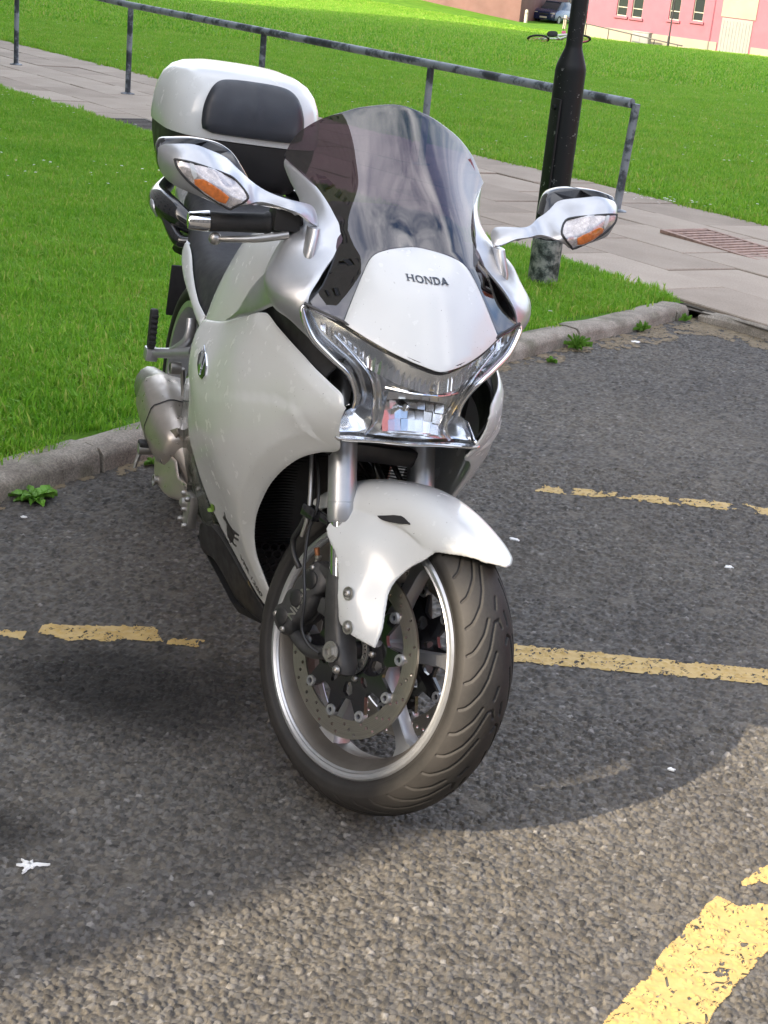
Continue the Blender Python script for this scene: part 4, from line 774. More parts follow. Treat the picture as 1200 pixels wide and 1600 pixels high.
src = link('grass_tuft', tuft_mesh('grass_tuft', 40, .13, .03, .065, .010, 15)); src.location = (0, 14, far_z(0, 14)); src.parent = lawn_f; tag(src, kind='stuff')
def farz_v(q): return zg(q[:, 0], q[:, 1]) + .045 + .03 * (fbm(q[:, 0], q[:, 1], 2.5, 19, 3) - .5)
q = rand_in(far_poly, 150000, (-14, 9, 14, 30)); q = q[in_view(q)]; z = farz_v(q)
scatter('grass', np.column_stack([q, z - .004]), rng.uniform(.7, 1.2, len(q)) * (.75 + .55 * fbm(q[:, 0], q[:, 1], .8, 34, 3)), src, lawn_f)
src = link('grass_tuft', tuft_mesh('grass_tuft', 40, .30, .045, .09, .026, 16)); src.location = (2, 34, far_z(2, 34)); src.parent = lawn_f; tag(src, kind='stuff')
q = rand_in(far_poly, 130000, (-40, 30, 40, 104)); q = q[in_view(q)]; z = farz_v(q) + np.array([hill(a, b_) for a, b_ in q])
scatter('grass', np.column_stack([q, z - .006]), rng.uniform(.7, 1.3, len(q)), src, lawn_f)
# daisies
V, F = [], []
for k in range(10):
    a = 2 * math.pi * k / 10; a2 = a + .5
    b_ = len(V); V += [(.002 * math.cos(a), .002 * math.sin(a), .05), (.009 * math.cos(a), .009 * math.sin(a), .052), (.0095 * math.cos(a2), .0095 * math.sin(a2), .052)]; F.append((b_, b_ + 1, b_ + 2))
src = link('daisy', to_mesh('daisy', V, F, M_['daisy'], 0)); src.location = (-2, 7, near_z(-2, 7)); src.parent = lawn_n; tag(src, kind='stuff')
q = rand_in(near_poly, 900, (-5, 4, 3, 16)); q = q[fbm(q[:, 0], q[:, 1], 1.2, 44, 3) > .5]
scatter('daisies', [(x_, y_, near_z(x_, y_)) for x_, y_ in q], rng.uniform(.7, 1.1, len(q)), src, lawn_n)
q = rand_in(far_poly, 3000, (-9, 9, 12, 40)); q = q[in_view(q)]; q = q[fbm(q[:, 0], q[:, 1], 2.2, 45, 3) > .45]
q2 = np.array([1.72, 11.3]) + rng.normal(0, .12, (26, 2)) * [1.6, 1]; q = np.vstack([q, q2])
scatter('daisies', np.column_stack([q, farz_v(q)]), rng.uniform(.7, 1.3, len(q)), src, lawn_f)

# ---- handrail beside the path
m, nt, b, o = new_mat('flaking_painted_steel'); setp(b, rough=.55, metal=.1)
n1 = noise(nt, 6, 6, .65); r1 = ramp(nt, n1.outputs['Fac'], [(.40, (.032, .040, .048)), (.47, (.07, .085, .10)), (.52, (.20, .23, .26)), (.75, (.30, .33, .36))]); nt.links.new(r1.outputs[0], b.inputs['Base Color'])
bb = bump(nt, n1.outputs['Fac'], .4, .003); nt.links.new(bb.outputs[0], b.inputs['Normal']); M_['rail'] = m
PB = [Vector((-6.40, 20.7, 0)), Vector((-4.636, 18.253, 0)), Vector((-2.927, 15.872, 0))] + [Vector((-2.927, 15.872, 0)) + (Vector((1.327, 10.571, 0)) - Vector((-2.927, 15.872, 0))) * k for k in (.35, .69, 1.0)]
tops = [.43, .44, .453, .482, .510, .536]
rail = empty('handrail', (PB[5].x, PB[5].y, z1(0, PB[5].y))); tag(rail, 'tubular steel handrail with flaking dark blue paint along the paved path', 'railing')
LOC = Matrix.Translation(-rail.location)
mb = MB(); mb.tube([(p.x, p.y, t) for p, t in zip(PB, tops)], .031, 16, sub=1); o = mb.build('top_rail', M_['rail'], rail, LOC)
for k, (p, t) in enumerate(zip(PB, tops)):
    zb = path_z(p.x, p.y)
    mb = MB(); mb.cyl((p.x, p.y, zb - .05), (p.x + (.03 if k == 5 else 0), p.y, t), .027, 14); o = mb.build('post', M_['rail'], rail, LOC)
    mb = MB(); mb.lathe([(0, .07), (.008, .07), (.014, .04), (.02, .03)], 18, 'z', (p.x, p.y, zb)); mb.build('base_flange', M_['rail'], o)

# ---- lamp column
m, nt, b, o = new_mat('black_lamp_paint'); setp(b, rough=.5, spec=.3)
n1 = noise(nt, 30, 6, .75); n2 = noise(nt, 3.5, 4); tc = nt.nodes.new('ShaderNodeTexCoord'); sx = nt.nodes.new('ShaderNodeSeparateXYZ'); nt.links.new(tc.outputs['Object'], sx.inputs[0])
# paint chips, denser near the shoulder of the column
r1 = ramp(nt, n1.outputs['Fac'], [(.625, (.009, .011, .012)), (.65, (.30, .31, .31))]); nt.links.new(r1.outputs[0], b.inputs['Base Color']); bb = bump(nt, n1.outputs['Fac'], .3, .002); nt.links.new(bb.outputs[0], b.inputs['Normal'])
M_['lamp'] = m
m, nt, b, o = new_mat('bare_galvanised_patchy'); setp(b, rough=.6, metal=.15)
n1 = noise(nt, 16, 6, .7); r1 = ramp(nt, n1.outputs['Fac'], [(.42, (.02, .026, .025)), (.5, (.10, .12, .115)), (.58, (.27, .28, .265)), (.75, (.36, .37, .35))]); nt.links.new(r1.outputs[0], b.inputs['Base Color']); bb = bump(nt, n1.outputs['Fac'], .4, .003); nt.links.new(bb.outputs[0], b.inputs['Normal'])
M_['bare'] = m
lx, ly = .637, 7.44; lz = z1(lx, ly) + .055
lamp = empty('lamp_post', (lx, ly, lz)); tag(lamp, 'black painted street lamp column with bare grey foot, beside the right mirror', 'lamp post')
mb = MB(); mb.lathe([(-.1, .072), (.235, .072), (.238, .069)], 32, 'z'); mb.build('foot', M_['bare'], lamp)
mb = MB(); mb.lathe([(.236, .0705), (1.0, .0705), (1.015, .069), (1.03, .066), (1.10, .040), (1.115, .0375), (4.8, .0335), (4.8, 0)], 32, 'z'); col_ = mb.build('column', M_['lamp'], lamp, None, 25)
mb = MB(); mb.box((-.066, -.03, .62), (.012, .07, .52), bevel=.004); mb.lathe([(0, .012), (-.012, .012), (-.012, 0)], 10, 'x', (-.070, -.03, .84)); mb.build('access_door', M_['lamp'], lamp, Matrix.Rotation(rad(25), 4, 'Z'))
mb = MB(); mb.tube([(0, 0, 4.75), (0, -.1, 5.0), (0, -.5, 5.1)], .025, 12); mb.rings([superring(0, -.75, z, a, w, 3, 24) for z, a, w in ((5.03, .08, .22), (5.05, .11, .27), (5.11, .10, .26), (5.15, .05, .2))]); mb.build('lantern', M_['lamp'], lamp)
# ---------------------------------------------------------------- buildings and things far off
M_['pink'] = simple('pink_render', (.35, .115, .145), .85, var=.05, vscale=.8, bumps=.3, bscale=60)
M_['cream'] = simple('cream_render', (.32, .28, .215), .85, var=.06, vscale=1.2)
M_['frame'] = simple('window_frame', (.46, .42, .33), .5, var=.04)
M_['greydoor'] = simple('grey_metal_door', (.25, .25, .235), .5, var=.06, vscale=3)
M_['brown'] = simple('brown_harling', (.17, .095, .082), .9, var=.12, vscale=1.0, bumps=.5, bscale=25)
M_['orange'] = simple('orange_brick', (.42, .16, .08), .9, var=.15, vscale=5)
M_['stone'] = simple('sandstone', (.28, .255, .225), .9, var=.15, vscale=2, bumps=.4, bscale=20)
M_['slate'] = simple('slate_roof', (.07, .075, .085), .7, var=.2, vscale=6)
M_['beige'] = simple('beige_wall', (.50, .41, .29), .85, var=.08, vscale=1)
M_['galv'] = simple('grey_fence', (.26, .26, .25), .6, .3, var=.1)
m, nt, b, o = new_mat('window_glass'); setp(b, color=(.03, .035, .04), rough=.06, spec=.6); M_['glass'] = m
def house(name, A, D, length, depth, z0, z1_, mat, wins, label, roof=None, sillmat=None, back=1):
    """block with its front along D from A; wins: (s0, s1, zlow, zhigh)"""
    D = Vector((D[0], D[1], 0)).normalized(); N = Vector((-D.y, D.x, 0)) * back
    r = empty(name, (A[0], A[1], z0)); tag(r, label, 'building')
    def P(s, d, z): v = D * s + N * d; return (v.x, v.y, z - z0)
    # front wall with openings cut through
    loops = [np.array([(0, z0), (length, z0), (length, z1_), (0, z1_)], float)] + [np.array([(a, c), (b_, c), (b_, d), (a, d)], float) for a, b_, c, d in wins]
    G = np.zeros((0, 2)); Pq, T = tri2d(G, loops)
    V = [P(s, 0, z) for s, z in Pq]; F = [tuple(int(i) for i in t) for t in T]
    mb = MB(); mb.add(V, F)
    for a, b_, c, d in wins:
        q = [(a, c), (b_, c), (b_, d), (a, d)]
        mb.rings([[P(s, 0, z) for s, z in q], [P(s, .18, z) for s, z in q]], True, False)
    mb.add([P(0, 0, z0), P(0, depth, z0), P(0, depth, z1_), P(0, 0, z1_)], [(0, 1, 2, 3)]); mb.add([P(length, 0, z0), P(length, depth, z0), P(length, depth, z1_), P(length, 0, z1_)], [(0, 1, 2, 3)])
    mb.add([P(0, depth, z0), P(length, depth, z0), P(length, depth, z1_), P(0, depth, z1_)], [(0, 1, 2, 3)]); mb.add([P(0, 0, z1_), P(length, 0, z1_), P(length, depth, z1_), P(0, depth, z1_)], [(0, 1, 2, 3)])
    mb.build('wall', mat, r, None, 0)
    for a, b_, c, d in wins:
        mb = MB(); t = .05; w_ = b_ - a; h_ = d - c
        def bar(s0, s1, za, zb, dp=.10, th=.06):
            q = [P(s0, dp, za), P(s1, dp, za), P(s1, dp, zb), P(s0, dp, zb)]; q2 = [P(s0, dp + th, za), P(s1, dp + th, za), P(s1, dp + th, zb), P(s0, dp + th, zb)]; mb.rings([q, q2])
        bar(a, a + t, c, d); bar(b_ - t, b_, c, d); bar(a + t, b_ - t, c, c + t); bar(a + t, b_ - t, d - t, d); bar(a + t, b_ - t, c + h_ * .3 - .025, c + h_ * .3 + .025)
        o = mb.build('window', M_['frame'], r, None, 0)
        mb = MB(); mb.add([P(a, .14, c), P(b_, .14, c), P(b_, .14, d), P(a, .14, d)], [(0, 1, 2, 3)]); mb.build('pane', M_['glass'], o, None, 0)
        if sillmat:
            mb = MB(); q = [(a - .1, -.10), (b_ + .1, -.10), (b_ + .1, .1), (a - .1, .1)]; mb.rings([[P(s, dd_, c - .14) for s, dd_ in q], [P(s, dd_, c - .003) for s, dd_ in q]]); mb.build('sill', sillmat, o, None, 0)
    return r, P
# pink block across the lawn
pb_, P = house('pink_building', (9.3, 102), (10, -6), 26, 10, -5.6, 4.5, M_['pink'], [(1.9, 2.6, -3.2, -1.5), (2.9, 3.6, -3.2, -1.5), (5.33, 6.0, -3.05, -1.4), (6.82, 7.5, -2.95, -1.3), (12.2, 12.9, -2.8, -1.1), (15, 15.7, -2.8, -1.1), (16.2, 16.9, -2.8, -1.1)] + [(s, s + .7, .2, 1.9) for s in (1.9, 2.9, 5.33, 6.8, 9.5, 12.2, 15, 16.2)],
     'pink rendered block with cream plinth and pale window frames across the lawn', sillmat=M_['pink'])
def slab_on(parent, name, P, s0, s1, z0, z1_, proud, mat, thick=.2, zr=-5.6):
    mb = MB(); q = [(s0, -proud), (s1, -proud), (s1, thick), (s0, thick)]
    mb.rings([[P(s, d, z0) for s, d in q], [P(s, d, z1_) for s, d in q]]); return mb.build(name, mat, parent, None, 0)
slab_on(pb_, 'plinth', P, -.02, 8.62, -5.55, -3.98, .06, M_['cream']); slab_on(pb_, 'plinth', P, 10.75, 26.02, -5.55, -4.0, .06, M_['cream'])
slab_on(pb_, 'brick_base', P, 10.7, 26.05, -5.55, -4.38, .09, M_['orange'])
slab_on(pb_, 'door_surround', P, 8.62, 10.75, -2.5, 4.4, .05, M_['cream'])
d_ = slab_on(pb_, 'door', P, 8.72, 10.62, -5.5, -2.55, .04, M_['greydoor'])
for k in range(9): slab_on(d_, 'door_rib', P, 8.80 + k * .2, 8.87 + k * .2, -5.4, -2.7, .06, M_['greydoor'])
# ramp railing, cabinet and thin lamp in front of it
rr_ = empty('ramp_railing', (*[Vector(P(0.2, -2.2, 0)).x + 9.3, Vector(P(0.2, -2.2, 0)).y + 102], -4.7)); tag(rr_, 'thin dark ramp railing in front of the pink building', 'railing')
RL = Matrix.Translation(Vector((9.3, 102, -5.6)) - rr_.location)
mb = MB(); mb.tube([P(-.6, -2.2, -3.65), P(6.7, -2.2, -4.25), P(7.4, -2.2, -4.3)], .035, 8, sub=1); mb.build('rail', M_['black'], rr_, RL)
for k in range(6):
    s = -.4 + k * 1.5; mb = MB(); mb.cyl(P(s, -2.2, -5.1), P(s, -2.2, -3.68 - k * .12), .025, 8); mb.build('post', M_['black'], rr_, RL)
cb = empty('utility_cabinet', (Vector(P(4.35, -1.2, 0)).x + 9.3, Vector(P(4.35, -1.2, 0)).y + 102, -4.75), math.atan2(-6, 10)); tag(cb, 'pale grey utility cabinet against the pink building', 'cabinet')
mb = MB(); mb.box((0, 0, .4), (1.05, .5, .85), bevel=.02); mb.build('body', M_['greydoor'], cb); mb = MB(); mb.box((0, 0, .85), (1.12, .56, .06), bevel=.015); mb.build('lid', M_['greydoor'], cb); mb = MB(); mb.box((-.25, -.262, .4), (.46, .012, .74), bevel=.004); mb.box((.25, -.262, .4), (.46, .012, .74), bevel=.004); mb.build('doors', M_['greydoor'], cb)
tl = empty('thin_lamp_post', (Vector(P(7.0, -3.4, 0)).x + 9.3, Vector(P(7.0, -3.4, 0)).y + 102, -4.75)); tag(tl, 'slim dark lamp post standing before the pink building', 'lamp post')
mb = MB(); mb.lathe([(0, .07), (.9, .07), (1.0, .045), (6.5, .035), (6.5, 0)], 14, 'z'); mb.build('column', M_['black'], tl); mb = MB(); mb.box((0, -.3, 6.5), (.16, .6, .08), bevel=.03); mb.build('lantern', M_['black'], tl)
# brown block at the top of the lawn, right edge visible
bb_, P2 = house('brown_building', (-22, 119.5), (27.6, -9.6), 29.2, 12, -5.5, 9, M_['brown'], [(s, s + 1.1, .6, 2.2) for s in (3, 8, 13, 18, 23, 26.5)], 'brown harled building end standing at the top of the lawn', sillmat=M_['stone'])
slab_on(bb_, 'band_course', P2, -.02, 29.22, -2.95, -2.7, .05, M_['stone'])
# beige garages behind the parked cars
gb, P3 = house('beige_garage', (5.0, 131), (1, -.06), 9.2, 6, -5.2, -.5, M_['beige'], [], 'beige garage wall with white doors behind the parked cars')
for s in (2.3, 5.6):
    g = slab_on(gb, 'garage_door', P3, s, s + 2.5, -5.1, -2.3, .06, M_['frame'])
    for k in range(5): slab_on(g, 'door_panel', P3, s + .08, s + 2.42, -5.0 + k * .53, -4.56 + k * .53, .09, M_['frame'])
fe = empty('mesh_fence', (9.2, 124, -4.8)); tag(fe, 'grey palisade fence beyond the cars, left of the pink building', 'fence')
for k in range(26):
    mb = MB(); mb.box((k * .16, 0, .95), (.09, .02, 1.9), bevel=.005); mb.build('pale', M_['galv'], fe)
mb = MB(); mb.box((2, .03, .4), (4.2, .03, .06)); mb.box((2, .03, 1.5), (4.2, .03, .06)); mb.build('fence_rail', M_['galv'], fe)
# parked cars
def car(name, loc, rz, color, label):
    r = empty(name, loc, rz); tag(r, label, 'car', 'cars parked beyond the lawn')
    mat = simple(name + '_paint', color, .25, .3, .5, var=.03)
    prof = [(-1.95, .30), (-1.98, .55), (-1.9, .82), (-1.6, .93), (-1.0, .98), (1.3, .95), (1.75, .90), (1.95, .72), (1.98, .45), (1.9, .28)]
    R = []
    for y, k in ((-.86, .93), (-.84, .98), (-.7, 1.0), (.7, 1.0), (.84, .98), (.86, .93)): R.append([(x * (.985 if abs(y) > .8 else 1), y, .3 + (z - .3) * k) for x, z in prof])
    mb = MB(); mb.rings(R); mb.build('body', mat, r)
    cab = [(-1.15, .95), (-.55, 1.44), (.75, 1.46), (1.45, 1.2), (1.6, .93)]
    R = []
    for y, k in ((-.78, .0), (-.70, .55), (-.60, 1.0), (.60, 1.0), (.70, .55), (.78, 0)): R.append([(x, y, .93 + (z - .93) * (k if z > .96 else 1)) for x, z in cab])
    mb = MB(); mb.rings(R); mb.build('cabin', M_['glass'], r)
    mb = MB(); mb.rings([[(x, y, z) for x, y in ((-.55, -.6), (.75, -.6), (.75, .6), (-.55, .6))] for z in (1.435, 1.475)]); mb.build('roof', mat, r)
    for x in (-1.2, 1.2):
        for s in (-1, 1):
            mb = MB(); mb.lathe([(s * .66, .2), (s * .66, .29), (s * .70, .31), (s * .84, .31), (s * .87, .29), (s * .87, .2)], 24, 'y', (x, 0, .31)); w = mb.build('wheel', M_['tyre'], r)
            mb = MB(); mb.lathe([(s * .85, .2), (s * .868, .19), (s * .868, 0)], 16, 'y', (x, 0, .31)); mb.build('rim', M_['alu'], w)
    for s in (-1, 1):
        mb = MB(); mb.box((-1.82, s * .62, .70), (.22, .34, .14), bevel=.04); mb.build('headlight', M_['frame'], r)
    mb = MB(); mb.box((-1.99, 0, .45), (.03, .52, .11), bevel=.01); mb.build('number_plate', M_['frame'], r)
    mb = MB(); mb.box((-1.97, 0, .66), (.06, .7, .10), bevel=.02); mb.build('grille', M_['matt'], r)
car('parked_car', (6.3, 118.0, z1(0, 118) - .06), rad(100), (.04, .14, .15), 'teal hatchback parked behind the white bollard at the lawn edge')
car('parked_car', (8.25, 114.5, z1(0, 114.5) - .06), rad(62), (.012, .022, .07), 'dark blue car parked beyond the lawn, left of the lamp column')
car('parked_car', (12.0, 121, z1(0, 121) - .06), rad(80), (.35, .02, .02), 'red car parked right of the lamp column by the fence')
for x, y, lb in ((6.02, 110, 'white bollard in front of the teal car'), (8.47, 108, 'white bollard right of the dark blue car')):
    bo = empty('bollard', (x, y, z1(x, y))); tag(bo, lb, 'bollard', 'white bollards at the lawn edge')
    mb = MB(); mb.lathe([(-.1, .12), (.80, .11), (.88, .08), (.9, 0)], 16, 'z'); mb.build('post', M_['frame'], bo); mb = MB(); mb.lathe([(.62, .116), (.63, .12), (.70, .12), (.71, .114)], 16, 'z'); mb.build('band', M_['cream'], bo)
# child's bicycle lying on the grass
kb = bpy.data.objects.new('child_bicycle', None); COL.objects.link(kb); tag(kb, 'small pink and white child bicycle lying on the lawn', 'bicycle')
kb.matrix_world = Matrix.Translation((3.75, 49.0, z1(0, 49) + .12)) @ Matrix.Rotation(rad(-6), 4, 'Z') @ Matrix.Rotation(rad(-6), 4, 'Y') @ Matrix.Rotation(rad(68), 4, 'X') @ Matrix.Scale(1.35, 4)
M_['bikepink'] = simple('bicycle_pink', (.62, .10, .22), .35, var=.08); M_['bikewhite'] = simple('bicycle_white', (.75, .74, .73), .35, var=.03)
for x in (-.45, .45):
    mb = MB(); mb.lathe([(.022 * math.cos(q), .23 + .022 * math.sin(q)) for q in [2 * math.pi * k / 8 for k in range(8)]], 28, 'y', (x, 0, .25), closed=True); w = mb.build('wheel', M_['matt'], kb)
    mb = MB(); mb.lathe([(-.012, .2), (.012, .2), (.012, .212), (-.012, .212)], 28, 'y', (x, 0, .25), closed=True)
    for k in range(8):
        a = math.pi * k / 4; mb.cyl((x, 0, .25), (x + .2 * math.cos(a), 0, .25 + .2 * math.sin(a)), .004, 5)
    mb.build('rim', M_['bikepink'], w)
mb = MB(); mb.tube([(-.45, 0, .25), (-.12, 0, .27), (.02, 0, .24)], .018, 8, sub=1); mb.tube([(.02, 0, .24), (-.10, 0, .52)], .022, 8, sub=1); mb.tube([(-.10, 0, .46), (.30, 0, .55)], .026, 8, sub=1); mb.tube([(.02, 0, .24), (.30, 0, .52)], .026, 8, sub=1); mb.tube([(-.45, 0, .25), (-.10, 0, .46)], .014, 8, sub=1); mb.build('frame', M_['bikewhite'], kb)
mb = MB(); mb.tube([(.45, .05, .25), (.37, .05, .45), (.30, 0, .58), (.27, 0, .70)], .018, 8, sub=1); mb.tube([(.45, -.05, .25), (.37, -.05, .45), (.33, 0, .5)], .014, 8, sub=1); mb.build('fork', M_['bikewhite'], kb)
mb = MB(); mb.tube([(.22, -.28, .80), (.27, -.12, .72), (.27, .12, .72), (.22, .28, .80)], .014, 8); mb.build('handlebar', M_['bikepink'], kb)
mb = MB(); mb.rings([superring(-.13 + dx, 0, z, a, w_, 2.4, 18) for z, a, w_, dx in ((.53, .07, .03, 0), (.545, .11, .06, 0), (.57, .12, .07, -.005), (.585, .09, .05, -.01))]); mb.build('saddle', M_['matt'], kb)
mb = MB(); mb.box((.02, 0, .24), (.16, .05, .05), bevel=.02); mb.box((-.06, -.12, .16), (.09, .06, .02), bevel=.005); mb.box((.1, .12, .32), (.09, .06, .02), bevel=.005); mb.build('pedals', M_['bikepink'], kb)
# ---- the buildings that shade this place (outside the picture, seen in reflections)
def tenement(name, A, B, depth, z0, z1_, mat, label, back=1):
    D = Vector((B[0] - A[0], B[1] - A[1], 0)); L = D.length; wins = []
    n = int(L / 3.2); st = int((z1_ - z0 - 1) / 3.1)
    for i in range(n):
        for k in range(st): s = 1.2 + i * 3.2; z = z0 + 1.2 + k * 3.1; wins.append((s, s + 1.1, z, z + 1.7))
    return house(name, A, (D.x, D.y), L, depth, z0, z1_, mat, wins, label, back=back)
CN = Vector((.06, 2.506, 0)) + Vector((.65, -.76, 0)) * .07 + SUN_DIR * 9.0            # its near corner throws the shadow edge just before the front wheel
tenement('tenement', (CN.x, CN.y), (CN.x - .2693 * 65.5, CN.y + 65.5), 12, -4, 27, M_['stone'], 'tall sandstone tenement row left of the lawn, outside the picture', 1)
tenement('tenement', (26, -14), (-18, -17), 10, 0, 11.5, M_['stone'], 'sandstone tenement behind the photographer, outside the picture', 1)
tenement('tenement', (20, 24), (17.5, -3), 10, -1, 9, M_['pink'], 'pink rendered tenement right of the parking area, outside the picture', 1)
# ---- small things on the asphalt
M_['white_speck'] = simple('white_splash', (.72, .72, .70), .6, var=.05)
def speck(x, y, r, seed, name, label, mat, cat, star=0):
    rr2 = random.Random(seed); n = 14; V = []
    for k in range(n):
        a = 2 * math.pi * k / n; q = r * (rr2.uniform(.5, 1.2) + (star * rr2.uniform(.6, 3.2) if k % 4 == 0 else 0)); V.append((q * math.cos(a) * 1.3, q * math.sin(a)))
    R = [[(p[0] * k, p[1] * k, z) for p in V] for k, z in ((1, 0), (.9, .0025), (.3, .0035))]
    o = link(name, None); mb = MB(); mb.rings(R); bpy.data.objects.remove(o)
    o = mb.build(name, mat); o.location = (x, y, z1(x, y) + .0022); tag(o, label, cat); return o
bd_ = empty('bird_dropping', (-.535, 2.268, .001)); tag(bd_, 'splayed white bird dropping on the asphalt at lower left', 'bird dropping')
rb_ = random.Random(12)
for k, (a, L) in enumerate(((.15, .034), (1.5, .012), (2.6, .020), (3.4, .024), (4.5, .030), (5.3, .014))):
    mb = MB(); n = 7; w = [.003, .0055, .005, .004, .0035, .002, .0008]; R = []
    for i in range(n):
        t = i / (n - 1); c = Vector((math.cos(a), math.sin(a), 0)) * L * t + Vector((rb_.uniform(-.001, .001), rb_.uniform(-.001, .001), 0)); p = Vector((-math.sin(a), math.cos(a), 0)) * w[i] * rb_.uniform(.7, 1.3)
        R.append([tuple(c - p), tuple(c - p * .4 + Vector((0, 0, .0035))), tuple(c + p * .4 + Vector((0, 0, .0035))), tuple(c + p)])
    mb.rings(R); mb.build('splash', M_['white_speck'], bd_)
speck(.63, 2.82, .0065, 2, 'white_pebble', 'small white pebble in the shadow right of the front tyre', M_['white_speck'], 'pebble')
speck(.94, 3.96, .010, 3, 'litter_scrap', 'white paper scrap on the asphalt below the faint yellow line', M_['white_speck'], 'litter')
speck(.36, 4.0, .012, 4, 'litter_scrap', 'pale scrap on the asphalt just behind the front mudguard tip', M_['white_speck'], 'litter')
speck(1.0, 6.63, .016, 5, 'litter_scrap', 'white litter scrap at the foot of the kerb below the lamp column', M_['white_speck'], 'litter')
speck(-.93, 3.80, .007, 6, 'white_pebble', 'pale pebble on the asphalt by the leafy weed', M_['white_speck'], 'pebble')
# weeds growing in the gutter
M_['weed'] = simple('weed_leaf', (.12, .28, .03), .5, var=.3, vscale=25)
def weed(x, y, n, size, seed, label, thin=False):
    r = random.Random(seed); w = empty('weed', (x, y, z1(x, y))); tag(w, label, 'weed', 'weeds along the kerb')
    for k in range(n):
        a = 2 * math.pi * k / n + r.uniform(-.3, .3); L = size * r.uniform(.6, 1.1); el = r.uniform(.25, .9) if not thin else r.uniform(.5, 1.45); R = []; wd = L * .22 if not thin else .0035
        up_, outv = math.sin(el), math.cos(el); V = []; F = []
        m_ = 9
        for i in range(m_):
            t = i / (m_ - 1); q = L * t; drop = .35 * L * t * t; ww = wd * (math.sin(math.pi * min(1, t * .92 + .04)) ** .7) * (1 + .35 * math.sin(i * 2.6))
            c = (outv * q, up_ * q - drop)
            for s in (-1, 0, 1): V.append((c[0] * math.cos(a) - s * ww * math.sin(a), c[0] * math.sin(a) + s * ww * math.cos(a), max(.003, c[1] + .012 * abs(s))))
        for i in range(m_ - 1):
            for s in (0, 1): F.append((i * 3 + s, i * 3 + s + 1, i * 3 + s + 4, i * 3 + s + 3))
        link('leaf', to_mesh('leaf', V, F, M_['weed'], 0), w)
    return w
weed(-.93, 3.93, 13, .078, 1, 'leafy green weed rooted in the gutter at the left kerb')
weed(-.68, 4.30, 5, .035, 2, 'small weed in the gutter beside the kerb joint')
weed(.72, 6.36, 50, .085, 3, 'grassy weed clump hanging over the kerb right of the motorcycle', True)
weed(.60, 6.06, 7, .035, 4, 'small low weed at the kerb foot nearest the fairing')
weed(1.06, 6.88, 30, .06, 5, 'narrow weed clump at the kerb below the lamp column', True)
weed(1.30, 7.22, 24, .05, 6, 'grass clump at the kerb corner near the paved path', True)
# ---------------------------------------------------------------- the motorcycle
bike = bpy.data.objects.new('motorcycle', None); COL.objects.link(bike); bike.empty_display_size = .2
BM = Matrix(((0.34792, 0.93474, 0.07225, -0.0177), (-0.93752, 0.34688, 0.02681, 2.5985), (0.0, -0.07707, 0.99703, 0.004), (0, 0, 0, 1)))
bike.matrix_world = BM
tag(bike, 'white and silver touring motorcycle with top box and dark screen, parked by the kerb', 'motorcycle')
RAKE = rad(25.5)
ax_ = Vector((-math.sin(RAKE), 0, math.cos(RAKE)))
STEER = 0.4319
ST_M = Matrix.Translation((.101, 0, 0)) @ Matrix.Rotation(STEER, 4, ax_) @ Matrix.Translation((-.101, 0, 0))
AXZ = .30
def leg(off, y, t): return Vector((off, y, AXZ)) + ax_ * t
def nut(mb, c, r, h, n=6, axis='y', sgn=-1):
    mb.lathe([(0, 0), (0, r), (sgn * h, r), (sgn * h, r * .55), (sgn * h * .6, r * .5), (sgn * h * .6, 0)], n, axis, c)
def button_bolt(mb, c, r, h, axis='y', sgn=-1):
    mb.lathe([(0, r), (sgn * h * .5, r), (sgn * h * .9, r * .75), (sgn * h, r * .45), (sgn * h * .6, r * .4), (sgn * h * .6, 0)], 14, axis, c)

